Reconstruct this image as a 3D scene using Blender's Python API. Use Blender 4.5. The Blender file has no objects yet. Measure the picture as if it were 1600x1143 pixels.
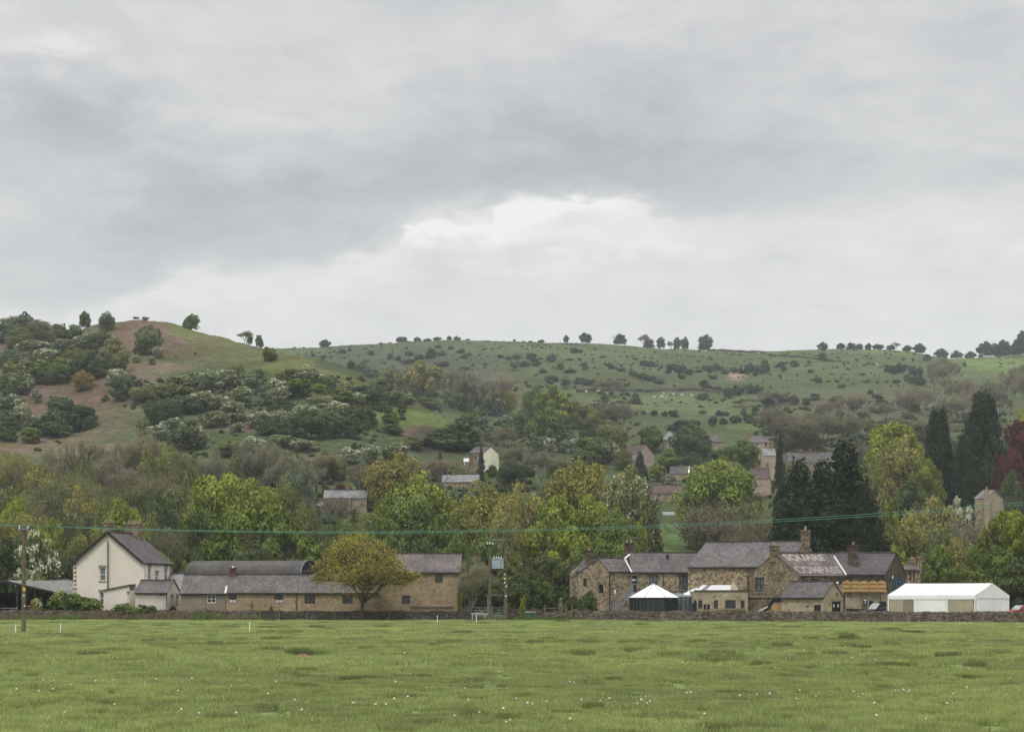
import bpy, math, random, re
import numpy as np
from mathutils import Vector, Matrix

# ------------------------------------------------------------------ camera, light, sky
F = 70.0 / 36.0 * 1600.0       # focal length in photo pixels
CZ, HOR = 2.1, 940.0           # eye height, horizon row of the photo
sc = bpy.context.scene
COL = sc.collection

cam_d = bpy.data.cameras.new('camera')
cam_d.lens = 70; cam_d.sensor_width = 36; cam_d.clip_end = 9000; cam_d.clip_start = 0.5
cam_d.shift_y = (HOR - 571.5) / 1600.0
cam = bpy.data.objects.new('camera', cam_d)
cam.location = (0, 0, CZ); cam.rotation_euler = (math.radians(90), 0, 0)
COL.objects.link(cam); sc.camera = cam

SUN_EL, SUN_AZ = math.radians(58), math.radians(205)   # azimuth clockwise from +Y: behind the camera, a little left
sun_d = bpy.data.lights.new('sun', 'SUN')
sun_d.energy = 1.5; sun_d.angle = math.radians(11); sun_d.color = (1.0, 0.96, 0.90)
sun = bpy.data.objects.new('sun', sun_d)
sd = Vector((math.sin(SUN_AZ) * math.cos(SUN_EL), math.cos(SUN_AZ) * math.cos(SUN_EL), math.sin(SUN_EL)))
sun.rotation_euler = sd.to_track_quat('Z', 'Y').to_euler()
COL.objects.link(sun)

sc.view_settings.view_transform = 'Standard'; sc.view_settings.look = 'None'
sc.view_settings.exposure = 0.0; sc.view_settings.gamma = 1.0
sc.cycles.max_bounces = 6; sc.cycles.diffuse_bounces = 2; sc.cycles.glossy_bounces = 2
sc.cycles.transmission_bounces = 3; sc.cycles.volume_bounces = 1; sc.cycles.transparent_max_bounces = 6
sc.cycles.use_denoising = True; sc.cycles.denoiser = 'OPENIMAGEDENOISE'; sc.cycles.denoising_input_passes = 'RGB_ALBEDO_NORMAL'; sc.cycles.denoising_prefilter = 'ACCURATE'
sc.cycles.caustics_reflective = False; sc.cycles.caustics_refractive = False

class NT:
    """tiny helper round a node tree"""
    def __init__(s, tree): s.t = tree; s.n = tree.nodes; s.l = tree.links
    def node(s, typ, **kw):
        n = s.n.new(typ)
        for k, v in kw.items(): setattr(n, k, v)
        return n
    def put(s, sock, v):
        if v is None: return
        if isinstance(v, bpy.types.NodeSocket): s.l.new(v, sock)
        else: sock.default_value = v
    def math(s, op, a, b=None, c=None, clamp=False):
        n = s.node('ShaderNodeMath', operation=op); n.use_clamp = clamp
        s.put(n.inputs[0], a); s.put(n.inputs[1], b); s.put(n.inputs[2], c)
        return n.outputs[0]
    def comb(s, x, y, z=0.0):
        n = s.node('ShaderNodeCombineXYZ'); s.put(n.inputs[0], x); s.put(n.inputs[1], y); s.put(n.inputs[2], z)
        return n.outputs[0]
    def noise(s, vec, scale, detail=4.0, rough=0.55, dist=0.0):
        n = s.node('ShaderNodeTexNoise'); s.put(n.inputs['Vector'], vec)
        n.inputs['Scale'].default_value = scale; n.inputs['Detail'].default_value = detail
        n.inputs['Roughness'].default_value = rough; n.inputs['Distortion'].default_value = dist
        return n.outputs[0]
    def mix(s, f, a, b, blend='MIX'):
        n = s.node('ShaderNodeMix', data_type='RGBA', blend_type=blend)
        s.put(n.inputs[0], f); s.put(n.inputs[6], a); s.put(n.inputs[7], b)
        return n.outputs[2]
    def ramp(s, f, a, b, lo=0.0, hi=1.0, smooth=True):
        n = s.node('ShaderNodeMapRange'); n.interpolation_type = 'SMOOTHSTEP' if smooth else 'LINEAR'
        s.put(n.inputs[0], f); s.put(n.inputs[1], a); s.put(n.inputs[2], b)
        n.inputs[3].default_value = lo; n.inputs[4].default_value = hi
        return n.outputs[0]

def C4(c): return (c[0], c[1], c[2], 1.0)

world = bpy.data.worlds.new('World'); sc.world = world; world.use_nodes = True
W = NT(world.node_tree); bg = W.n['Background']
sky = W.node('ShaderNodeTexSky', sky_type='NISHITA'); sky.sun_disc = False
sky.sun_elevation = SUN_EL; sky.sun_rotation = SUN_AZ
tc = W.node('ShaderNodeTexCoord')
sep = W.node('ShaderNodeSeparateXYZ'); W.l.new(tc.outputs['Generated'], sep.inputs[0])
az = W.math('MULTIPLY', W.math('ARCTAN2', sep.outputs[0], sep.outputs[1]), F)
el = W.math('MULTIPLY', W.math('ARCSINE', sep.outputs[2]), F)
def AZ(px): return math.atan((px - 800) / F) * F
def EL(py): return math.atan((HOR - py) / F) * F
# warped cloud coordinates (degrees-like units, clouds stretched along the horizon)
base = W.comb(W.math('MULTIPLY', az, 0.001), W.math('MULTIPLY', el, 0.0024), 0.0)
n1 = W.noise(base, 2.3, 6, 0.55, 0.5)
n2 = W.noise(base, 6.5, 6, 0.6, 0.3)
n3 = W.noise(W.comb(W.math('MULTIPLY', az, 0.001), W.math('MULTIPLY', el, 0.0024), 3.7), 9.0, 7, 0.58, 0.4)
waz = W.math('ADD', az, W.math('MULTIPLY', W.math('SUBTRACT', n2, 0.5), 190.0))
wel = W.math('ADD', W.math('ADD', el, W.math('MULTIPLY', W.math('SUBTRACT', n2, 0.5), 110.0)),
             W.math('MULTIPLY', W.math('SUBTRACT', n3, 0.5), 70.0))
def blob(px, py, rx, ry, amp, tilt=0.0):
    a, e = AZ(px), EL(py); ct, st = math.cos(tilt), math.sin(tilt)
    dx = W.math('SUBTRACT', waz, a); dy = W.math('SUBTRACT', wel, e)
    u = W.math('ADD', W.math('MULTIPLY', dx, ct / rx), W.math('MULTIPLY', dy, st / rx))
    v = W.math('ADD', W.math('MULTIPLY', dx, -st / ry), W.math('MULTIPLY', dy, ct / ry))
    r = W.math('ADD', W.math('MULTIPLY', u, u), W.math('MULTIPLY', v, v))
    return W.math('MULTIPLY', W.math('EXPONENT', W.math('MULTIPLY', r, -1.0)), amp)
# lower edge of the big dark cloud bank: rises to the right with a notch near the middle
er = W.node('ShaderNodeFloatCurve')
pts = [(-200, 470), (60, 500), (170, 485), (330, 425), (450, 425), (620, 385), (665, 330), (760, 350), (800, 318), (930, 305), (1060, 345), (1250, 350), (1600, 318), (1900, 320)]
er.mapping.use_clip = False
cv = er.mapping.curves[0]
ex = W.ramp(waz, AZ(-200), AZ(1900), 0, 1, False)
for i, (x, y) in enumerate(pts):
    p = ((AZ(x) - AZ(-200)) / (AZ(1900) - AZ(-200)), EL(y) / 1000.0)
    if i == 0: cv.points[0].location = p
    elif i == len(pts) - 1: cv.points[-1].location = p
    else: cv.points.new(*p)
er.mapping.update()
W.l.new(ex, er.inputs['Value'])
edge = W.math('MULTIPLY', er.outputs[0], 1000.0)
dE = W.math('SUBTRACT', W.math('ADD', el, W.math('MULTIPLY', W.math('SUBTRACT', n3, 0.5), 120.0)), edge)
bank = W.math('MULTIPLY', W.ramp(dE, -22.0, 40.0, 0, 1), W.ramp(dE, 20.0, 330.0, 1, 0))
inside = W.math('MULTIPLY', W.ramp(waz, AZ(-60), AZ(250), 0.8, 1), W.ramp(waz, AZ(900), AZ(1350), 1, 0.42))
val = W.math('SUBTRACT', W.math('MULTIPLY', W.math('MULTIPLY', W.math('MULTIPLY', W.ramp(dE, -110.0, -8.0, 0, 1), W.ramp(dE, -8.0, 10.0, 1, 0)), W.math('MULTIPLY', W.ramp(waz, AZ(560), AZ(680), .25, 1), W.ramp(waz, AZ(950), AZ(1200), 1, 0.15))), 0.115), W.math('MULTIPLY', W.math('MULTIPLY', bank, inside), 0.165))
for b in [(90, 200, 170, 75, -0.17), (330, 330, 330, 60, -0.04, 0.05), (80, 95, 70, 20, 0.16), (250, 190, 60, 60, 0.04, -0.9),
          (420, 165, 200, 40, 0.03), (870, 322, 150, 16, 0.16), (700, 352, 100, 34, 0.17), (900, 370, 260, 30, 0.05), (1170, 120, 260, 55, -0.045),
          (1560, 70, 120, 70, -0.055), (640, 10, 160, 30, -0.05), (1420, 120, 70, 60, 0.045), (1600, 225, 150, 30, 0.04),
          (1500, 440, 160, 22, -0.03), (1050, 255, 300, 40, -0.03), (300, 10, 200, 50, 0.01)]:
    val = W.math('ADD', val, blob(*b))
val = W.math('ADD', val, W.math('MULTIPLY', W.math('SUBTRACT', n1, 0.5), 0.20)); val = W.math('ADD', val, W.math('MULTIPLY', W.math('SUBTRACT', n2, 0.5), 0.14))
val = W.math('ADD', val, W.math('MULTIPLY', W.math('SUBTRACT', n3, 0.5), 0.17))
val = W.math('ADD', val, W.ramp(el, EL(480), EL(230), 0.775, 0.69))
val = W.math('MINIMUM', W.math('MAXIMUM', val, 0.42), 0.93)
zen = W.ramp(W.math('ABSOLUTE', el), math.radians(17) * F, math.radians(60) * F, 1.0, 3.0)
cool = W.mix(W.ramp(val, 0.5, 0.8, 0, 1), C4((0.978, 0.992, 1.018)), C4((1.0, 1.0, 0.99)))
cl = W.mix(1.0, cool, W.comb(*(W.math('MULTIPLY', W.math('MULTIPLY', val, zen), 10.0),) * 3), 'MULTIPLY')
W.l.new(W.mix(0.95, sky.outputs[0], cl), bg.inputs[0])
bg.inputs[1].default_value = 0.1
world.cycles.sampling_method = 'MANUAL'; world.cycles.sample_map_resolution = 512

# ------------------------------------------------------------------ helpers: pixels to points, noise, terrain
def G(px, Y): return Vector(((px - 800) * Y / F, Y))
def P(px, py, Y): return Vector(((px - 800) * Y / F, Y, CZ + (HOR - py) * Y / F))
def ZP(py, Y): return CZ + (HOR - py) * Y / F
def sstep(a, b, x):
    t = np.clip((x - a) / (b - a), 0, 1); return t * t * (3 - 2 * t)

_r = np.random.RandomState(7)
_perm = _r.rand(256, 256)
def vnoise(x, y):
    xi = np.floor(x).astype(int); yi = np.floor(y).astype(int)
    fx = x - xi; fy = y - yi; fx = fx * fx * (3 - 2 * fx); fy = fy * fy * (3 - 2 * fy)
    g = lambda a, b: _perm[a & 255, b & 255]
    return (g(xi, yi) * (1 - fx) + g(xi + 1, yi) * fx) * (1 - fy) + (g(xi, yi + 1) * (1 - fx) + g(xi + 1, yi + 1) * fx) * fy - 0.5
def fbm(x, y, o=4):
    s = 0; a = 1.0
    for i in range(o):
        s = s + a * vnoise(x + 17.3 * i, y + 5.1 * i); a *= 0.5; x = x * 2.03; y = y * 2.03
    return s

cB = np.array([(-900, 575), (0, 560), (440, 546), (500, 543), (560, 539), (620, 536), (690, 531), (750, 532), (850, 535), (950, 539), (1050, 545),
               (1150, 549), (1210, 549), (1300, 546), (1360, 546), (1420, 549), (1455, 556), (1490, 563), (1530, 560), (1600, 554), (1900, 545), (2600, 560)], float)
gB = np.array([(300, .004), (330, .012), (380, .03), (450, .068), (520, .115), (600, .185), (680, .25), (750, .302), (900, .405), (1100, .575), (1300, .765), (1500, .935), (1600, 1.0),
               (1750, 1.03), (2000, 1.0), (2600, .9), (3500, .9)])
cA = np.array([(-900, 640), (-400, 570), (-100, 525), (0, 512), (60, 517), (120, 515), (150, 506), (180, 500), (215, 498), (262, 502), (310, 512), (350, 523), (400, 536),
               (450, 549), (500, 564), (550, 582), (600, 603), (660, 636), (720, 668), (780, 698), (850, 730), (950, 790), (1050, 860), (1200, 935), (2600, 940)], float)
yA = np.array([(-900, 800), (0, 770), (200, 760), (300, 745), (400, 705), (500, 665), (600, 625), (700, 585), (800, 540), (900, 500), (1000, 460), (2600, 440)], float)

def H(x, Y):
    """height of the land"""
    x = np.asarray(x, float); Y = np.asarray(Y, float)
    Yp = np.maximum(Y, 120.0)
    px = 800 + F * x / Yp
    zcB = (HOR - np.interp(px, cB[:, 0], cB[:, 1])) * 1600 / F + CZ
    zB = zcB * np.interp(Yp, gB[:, 0], gB[:, 1])
    Yc = np.interp(px, yA[:, 0], yA[:, 1])
    zcA = (HOR - np.interp(px, cA[:, 0], cA[:, 1])) * Yc / F + CZ
    t = np.clip((Yp - 300) / (Yc - 300), 0, 1)
    zA = zcA * t ** 1.35
    over = np.maximum(Yp - Yc, 0)
    zA = zA - zcA * ((over / 380.0) ** 1.5)
    zA = np.where(px > 1250, -50, zA)
    k = 6.0
    hh = np.clip(0.5 + 0.5 * (zA - zB) / k, 0, 1)
    z = zB * (1 - hh) + zA * hh + k * hh * (1 - hh) * 0.5
    amp = sstep(380, 800, Yp)
    nz = fbm(x / 70.0, Y / 70.0, 4) * 5.0 + fbm(x / 16.0, Y / 16.0, 3) * 1.3
    near_crest = 1 - 0.6 * np.exp(-((Yp - 1600) / 90.0) ** 2)
    z = z + nz * amp * near_crest
    flat = 0.45 * sstep(232, 245, Y) * (1 - sstep(300, 340, Y))
    z = np.where(Y < 300, 0, z * sstep(300, 345, Yp)) + flat
    return np.where(Y < 233, -0.35, z)

_YS = np.concatenate([np.arange(246, 500, 2.0), np.arange(500, 1900, 3.0)])
def hit(px, py):
    """distance at which the ground shows at this pixel"""
    z = H((px - 800) * _YS / F, _YS)
    pp = HOR - (z - CZ) * F / _YS
    i = np.argmax(pp <= py)
    if pp[i] > py: i = int(np.argmin(pp))
    return float(_YS[i])

# ------------------------------------------------------------------ helpers: objects
def tag(o, label=None, cat=None, group=None, kind=None):
    if label: o['label'] = label
    if cat: o['category'] = cat
    if group: o['group'] = group
    if kind: o['kind'] = kind
    return o
def empty(name, loc, label=None, cat=None, group=None, rz=0.0):
    o = bpy.data.objects.new(name, None); COL.objects.link(o); o.location = loc; o.rotation_euler = (0, 0, rz)
    o.empty_display_size = 0.3
    return tag(o, label, cat, group)
def link(name, me, parent=None, world_space=True):
    o = bpy.data.objects.new(name, me); COL.objects.link(o)
    if parent is not None:
        o.parent = parent
        if world_space: o.matrix_parent_inverse = parent.matrix_basis.inverted()
    return o
def mesh_np(name, V, Fq, mat, attrs=None, smooth=False):
    V = np.asarray(V, np.float32); Fq = np.asarray(Fq, np.int32)
    me = bpy.data.meshes.new(name); k = Fq.shape[1]
    me.vertices.add(len(V)); me.vertices.foreach_set('co', V.ravel())
    me.loops.add(Fq.size); me.loops.foreach_set('vertex_index', Fq.ravel())
    me.polygons.add(len(Fq)); me.polygons.foreach_set('loop_start', np.arange(0, Fq.size, k, dtype=np.int32))
    me.polygons.foreach_set('loop_total', np.full(len(Fq), k, np.int32))
    if smooth: me.polygons.foreach_set('use_smooth', np.ones(len(Fq), bool))
    for an, (typ, dom, data) in (attrs or {}).items():
        a = me.attributes.new(an, typ, dom)
        a.data.foreach_set('color' if 'COLOR' in typ else 'value', np.asarray(data, np.float32).ravel())
    me.update(calc_edges=True); me.materials.append(mat)
    return me

class MB:
    """collects polygons (world metres) and turns them into ONE mesh with metre-scaled UVs"""
    def __init__(s): s.v = []; s.f = []; s.t = []
    def face(s, pts, tone=0.5):
        i = len(s.v); s.v += [Vector(p) for p in pts]; s.f.append(list(range(i, i + len(pts)))); s.t.append(tone)
    def hexa(s, b, t, tone=0.5):
        """box from four bottom and four top corners, counter-clockwise from above"""
        s.face([b[3], b[2], b[1], b[0]], tone); s.face(t, tone)
        for i in range(4):
            j = (i + 1) % 4; s.face([b[i], b[j], t[j], t[i]], tone)
    def box(s, c, size, rz=0.0, tone=0.5, ax=None):
        """box: c is the middle of its base; ax = (t, n, up) axes or a turn rz"""
        if ax is None:
            cr, sr = math.cos(rz), math.sin(rz); t, n, u = Vector((cr, sr, 0)), Vector((-sr, cr, 0)), Vector((0, 0, 1))
        else: t, n, u = ax
        c = Vector(c); hx, hy = size[0] / 2, size[1] / 2
        b = [c - t * hx - n * hy, c + t * hx - n * hy, c + t * hx + n * hy, c - t * hx + n * hy]
        s.hexa(b, [p + u * size[2] for p in b], tone)
    def bar(s, a, b, w, h=None, tone=0.5):
        a, b = Vector(a), Vector(b); d = b - a; L = d.length
        if L < 1e-6: return
        u = d / L; h = h or w
        sde = u.cross(Vector((0, 0, 1)));
        if sde.length < 0.05: sde = Vector((1, 0, 0))
        sde.normalize(); up = sde.cross(u)
        q = lambda p: [p - sde * w / 2 - up * h / 2, p + sde * w / 2 - up * h / 2, p + sde * w / 2 + up * h / 2, p - sde * w / 2 + up * h / 2]
        A, B = q(a), q(b)
        s.face([A[3], A[2], A[1], A[0]][::-1], tone); s.face(B[::-1], tone)
        for i in range(4):
            j = (i + 1) % 4; s.face([A[i], A[j], B[j], B[i]], tone)
    def tube(s, a, b, r0, r1=None, n=8, cap=True, tone=0.5):
        a, b = Vector(a), Vector(b); r1 = r0 if r1 is None else r1
        u = (b - a).normalized(); sx = u.cross(Vector((0, 0, 1)))
        if sx.length < 0.05: sx = Vector((1, 0, 0))
        sx.normalize(); sy = u.cross(sx)
        ra = [a + (sx * math.cos(k * 2 * math.pi / n) + sy * math.sin(k * 2 * math.pi / n)) * r0 for k in range(n)]
        rb = [b + (sx * math.cos(k * 2 * math.pi / n) + sy * math.sin(k * 2 * math.pi / n)) * r1 for k in range(n)]
        for i in range(n):
            j = (i + 1) % n; s.face([ra[i], ra[j], rb[j], rb[i]], tone)
        if cap: s.face(ra[::-1], tone); s.face(rb, tone)
    def slab(s, a, b, c, d, th):
        """roof slab: top quad a b c d, thickness th downward"""
        n = (Vector(b) - Vector(a)).cross(Vector(d) - Vector(a)).normalized()
        if n.z < 0: n = -n
        top = [Vector(p) for p in (a, b, c, d)]; s.hexa([p - n * th for p in top], top)
    def build(s, name, mat, parent=None, smooth=False):
        me = bpy.data.meshes.new(name)
        me.from_pydata([tuple(v) for v in s.v], [], s.f)
        uv = me.uv_layers.new(name='UVMap'); Z = Vector((0, 0, 1)); data = []
        for p in me.polygons:
            n = p.normal
            if abs(n.z) > 0.97: t, b = Vector((1, 0, 0)), Vector((0, 1, 0))
            else:
                t = Z.cross(n).normalized(); b = n.cross(t)
            for vi in p.vertices:
                co = s.v[vi]; data += [co.dot(t), co.dot(b)]
        uv.data.foreach_set('uv', data)
        a = me.attributes.new('tone', 'FLOAT', 'FACE'); a.data.foreach_set('value', s.t)
        me.materials.append(mat)
        if smooth: me.polygons.foreach_set('use_smooth', [True] * len(me.polygons))
        return link(name, me, parent)

# ------------------------------------------------------------------ materials
def newmat(name):
    m = bpy.data.materials.new(name); m.use_nodes = True
    t = NT(m.node_tree); b = t.n['Principled BSDF']; b.inputs['Specular IOR Level'].default_value = 0.25
    return m, t, b
def bump(t, b, h, dist, strength=0.6):
    n = t.node('ShaderNodeBump'); n.inputs['Strength'].default_value = strength; n.inputs['Distance'].default_value = dist
    t.put(n.inputs['Height'], h); t.l.new(n.outputs[0], b.inputs['Normal'])
def plain(name, c, rough=0.7, var=0.25, scale=1.5, metal=0.0, spec=0.25):
    m, t, b = newmat(name)
    g = t.node('ShaderNodeNewGeometry')
    n = t.noise(g.outputs['Position'], scale, 5, 0.6)
    f = t.ramp(n, 0.25, 0.75, 1 - var, 1 + var)
    t.l.new(t.mix(1.0, C4(c), t.comb(f, f, f), 'MULTIPLY'), b.inputs['Base Color'])
    b.inputs['Roughness'].default_value = rough; b.inputs['Metallic'].default_value = metal
    b.inputs['Specular IOR Level'].default_value = spec
    return m
def masonry(name, c1, c2, mort, bw=0.45, bh=0.2, msize=0.02, stain=0.35, dark=(0.06, 0.05, 0.04), darkf=0.25, bumpd=0.03, dirt_scale=0.35):
    m, t, b = newmat(name)
    uv = t.node('ShaderNodeUVMap'); g = t.node('ShaderNodeNewGeometry')
    jit = t.noise(g.outputs['Position'], 1.3, 3)
    v = t.node('ShaderNodeVectorMath', operation='ADD'); t.l.new(uv.outputs[0], v.inputs[0])
    t.l.new(t.comb(t.math('MULTIPLY', jit, 0.12), t.math('MULTIPLY', jit, 0.09)), v.inputs[1])
    br = t.node('ShaderNodeTexBrick'); t.l.new(v.outputs[0], br.inputs['Vector'])
    br.inputs['Color1'].default_value = C4(c1); br.inputs['Color2'].default_value = C4(c2); br.inputs['Mortar'].default_value = C4(mort)
    br.inputs['Scale'].default_value = 1.0; br.inputs['Mortar Size'].default_value = msize; br.inputs['Mortar Smooth'].default_value = 0.3
    br.inputs['Brick Width'].default_value = bw; br.inputs['Row Height'].default_value = bh; br.inputs['Bias'].default_value = 0.0
    # stone by stone variation from a coarser cell pattern
    vo = t.node('ShaderNodeTexVoronoi'); vo.feature = 'F1'; t.l.new(v.outputs[0], vo.inputs['Vector'])
    vo.inputs['Scale'].default_value = 1.0 / bw * 1.9
    sp = t.node('ShaderNodeSeparateColor'); t.l.new(vo.outputs['Color'], sp.inputs[0])
    col = t.mix(t.ramp(sp.outputs[0], 1 - darkf * 1.6, 1 - darkf * 0.7, 0, 0.75), br.outputs['Color'], C4(dark))
    big = t.noise(g.outputs['Position'], dirt_scale, 5, 0.6)
    f = t.ramp(big, 0.3, 0.7, 1 - stain, 1 + stain * 0.6)
    fine = t.noise(g.outputs['Position'], 6.0, 3, 0.7)
    f2 = t.math('MULTIPLY', f, t.ramp(fine, 0.3, 0.7, 0.82, 1.15))
    t.l.new(t.mix(1.0, col, t.comb(f2, f2, f2), 'MULTIPLY'), b.inputs['Base Color'])
    b.inputs['Roughness'].default_value = 0.92
    bump(t, b, t.math('ADD', t.math('MULTIPLY', br.outputs['Fac'], -1.0), fine), bumpd)
    return m
M = {}
M['pub_stone'] = masonry('pub_stone', (.42, .33, .215), (.31, .245, .16), (.20, .165, .115), .52, .25, .028, .3, (.09, .07, .052), .3)
M['barn_stone'] = masonry('barn_stone', (.44, .335, .21), (.34, .26, .165), (.27, .21, .14), .42, .17, .018, .15, (.22, .165, .11), .16)
M['dark_stone'] = masonry('dark_stone', (.16, .12, .085), (.11, .085, .062), (.06, .05, .038), .5, .25, .03, .4, (.04, .033, .028), .35)
M['light_stone'] = masonry('light_stone', (.40, .33, .235), (.34, .28, .195), (.29, .24, .17), .5, .22, .012, .2, (.2, .155, .1), .15)
M['brown_stone'] = masonry('brown_stone', (.30, .235, .15), (.22, .175, .115), (.19, .155, .105), .45, .2, .02, .45, (.09, .07, .045), .3, dirt_scale=0.6)
M['pale_cottage'] = masonry('pale_cottage', (.36, .31, .2), (.28, .24, .16), (.24, .2, .14), .5, .24, .02, .25)
M['pink_render'] = plain('pink_render', (.33, .265, .21), .9, .12, .8)
M['red_brick'] = masonry('red_brick', (.19, .075, .05), (.14, .055, .04), (.2, .17, .14), .24, .09, .012, .3)
M['cream_render'] = plain('cream_render', (.66, .605, .53), .92, .06, .5)
M['grey_render'] = plain('grey_render', (.22, .185, .14), .92, .14, .9)
M['white_paint'] = plain('white_paint', (.78, .78, .75), .5, .05)
M['cream_wall'] = plain('cream_wall', (.80, .77, .60), .9, .10, .9)
M['quoin'] = plain('quoin', (.24, .17, .10), .9, .35, 3)
M['dressed'] = plain('dressed', (.25, .2, .14), .9, .3, 3)
M['dark_frame'] = plain('dark_frame', (.022, .026, .034), .5, .2)
M['brown_frame'] = plain('brown_frame', (.06, .036, .025), .6, .2)
M['lead'] = plain('lead', (.5, .5, .5), .6, .15, 3)
M['gutter'] = plain('gutter', (.018, .018, .02), .45, .1)
M['black_and_shade'] = plain('black_and_shade', (.015, .015, .017), .9, .2)  # matt black for fittings, and the painted shade inside the cattle shed
M['metal_grey'] = plain('metal_grey', (.19, .21, .24), .45, .15, 3, metal=.3)
M['dark_navy'] = plain('dark_navy', (.02, .026, .034), .5, .2)
M['blue_paint'] = plain('blue_paint', (.035, .10, .15), .55, .15)
M['paper_white'] = plain('paper_white', (.6, .66, .72), .7, .1)
M['terracotta'] = plain('terracotta', (.27, .19, .13), .85, .2)
M['chim_cap'] = plain('chim_cap', (.30, .24, .17), .9, .3, 4)
M['canvas_white'] = plain('canvas_white', (.76, .77, .78), .55, .07, .9)
M['pvc_cream'] = plain('pvc_cream', (.34, .30, .22), .3, .12, .8)
M['fence_wood'] = plain('fence_wood', (.42, .27, .115), .8, .3, 3)
M['weathered_wood'] = plain('weathered_wood', (.16, .125, .085), .9, .3, 3)
M['pole_wood'] = plain('pole_wood', (.13, .105, .07), .9, .35, 2.5)
M['porcelain'] = plain('porcelain', (.62, .62, .58), .3, .1)
M['transformer_grey'] = plain('transformer_grey', (.24, .31, .36), .5, .1)
M['trans_light'] = plain('trans_light', (.36, .42, .46), .5, .1)
M['yellow_sign'] = plain('yellow_sign', (.55, .42, .04), .6, .1)
M['verdigris'] = plain('verdigris', (.11, .27, .21), .6, .2)
M['stake_white'] = plain('stake_white', (.78, .8, .76), .5, .05)
M['stake_grey'] = plain('stake_grey', (.22, .25, .2), .6, .05)
M['gate_steel'] = plain('gate_steel', (.21, .22, .23), .5, .2, 3, metal=.4)
M['bin_green'] = plain('bin_green', (.03, .09, .06), .5, .1)
M['car_dark'] = plain('car_dark', (.02, .022, .026), .25, .1, 1, metal=.3, spec=.5)
M['car_red'] = plain('car_red', (.26, .02, .018), .25, .1, spec=.5)
M['car_blue'] = plain('car_blue', (.42, .52, .60), .3, .1, spec=.5)
M['tyre'] = plain('tyre', (.015, .015, .015), .9, .1)
M['rim'] = plain('rim', (.35, .35, .36), .35, .1, metal=.7)
M['tail_red'] = plain('tail_red', (.35, .01, .01), .3, .05)
M['car_glass'] = plain('car_glass', (.05, .06, .07), .08, .1, spec=.8)
M['screen_glass'] = plain('screen_glass', (.24, .26, .27), .1, .25, spec=.8)
M['wool'] = plain('wool', (.68, .64, .54), .95, .1, 3)
M['red_cloth'] = plain('red_cloth', (.5, .03, .03), .8, .1)
M['tarmac'] = plain('tarmac', (.2, .2, .19), .9, .2, .6)
M['pane'] = plain('pane', (.018, .022, .026), .12, .3, 2, spec=.6)
M['pane_lit'] = plain('pane_lit', (.10, .115, .12), .15, .35, 2, spec=.6)  # paler copy of pane, its lit look put into the base colour
M['net'] = plain('net', (.5, .5, .48), .8, .15)

def roofmat(name, c1, c2, light=(.3, .29, .28), lich=.35, row=.22, scale=1.0):
    m, t, b = newmat(name)
    uv = t.node('ShaderNodeUVMap'); g = t.node('ShaderNodeNewGeometry')
    br = t.node('ShaderNodeTexBrick'); t.l.new(uv.outputs[0], br.inputs['Vector'])
    br.inputs['Color1'].default_value = C4(c1); br.inputs['Color2'].default_value = C4(c2)
    br.inputs['Mortar'].default_value = C4(tuple(x * .6 for x in c2))
    br.inputs['Scale'].default_value = 1.0; br.inputs['Mortar Size'].default_value = .014
    br.inputs['Brick Width'].default_value = row * 1.4; br.inputs['Row Height'].default_value = row
    fine = t.noise(g.outputs['Position'], 5.0 * scale, 5, 0.75)
    big = t.noise(g.outputs['Position'], .45, 5, 0.65)
    streak = t.node('ShaderNodeMapping'); t.l.new(uv.outputs[0], streak.inputs[0]); streak.inputs['Scale'].default_value = (1.6, .28, 1)
    st = t.noise(streak.outputs[0], 1.6, 5, .7)
    f = t.math('MULTIPLY', t.ramp(big, .3, .7, .72, 1.26), t.ramp(fine, .35, .65, .66, 1.32))
    f = t.math('MULTIPLY', f, t.ramp(st, .3, .7, .82, 1.15))
    col = t.mix(1.0, br.outputs['Color'], t.comb(f, f, f), 'MULTIPLY')
    l = t.math('MULTIPLY', t.ramp(t.noise(g.outputs['Position'], 1.9, 6, .75), .55, .72, 0, 1), lich)
    col = t.mix(l, col, C4(light))
    t.l.new(col, b.inputs['Base Color']); b.inputs['Roughness'].default_value = .72
    bump(t, b, t.math('ADD', br.outputs['Fac'], fine), .02)
    return m
M['slate'] = roofmat('slate', (.118, .102, .10), (.075, .066, .067))
M['slate_dark'] = roofmat('slate_dark', (.092, .079, .079), (.068, .06, .061), lich=.15)
M['slate_pale'] = roofmat('slate_pale', (.215, .21, .21), (.17, .168, .17), (.3, .3, .3))
M['slate_brown'] = roofmat('slate_brown', (.14, .117, .11), (.10, .084, .081), lich=.3)
M['slate_speck'] = roofmat('slate_speck', (.135, .12, .118), (.075, .068, .069), lich=.65)
M['tile_brown'] = roofmat('tile_brown', (.10, .066, .058), (.075, .052, .046), lich=.1)
M['rusty_sheet'] = roofmat('rusty_sheet', (.07, .064, .06), (.055, .05, .048), (.19, .175, .155), .5, .8)
M['tin_sheet'] = roofmat('tin_sheet', (.17, .165, .15), (.145, .14, .128), (.2, .19, .17), .3, .9)

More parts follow.
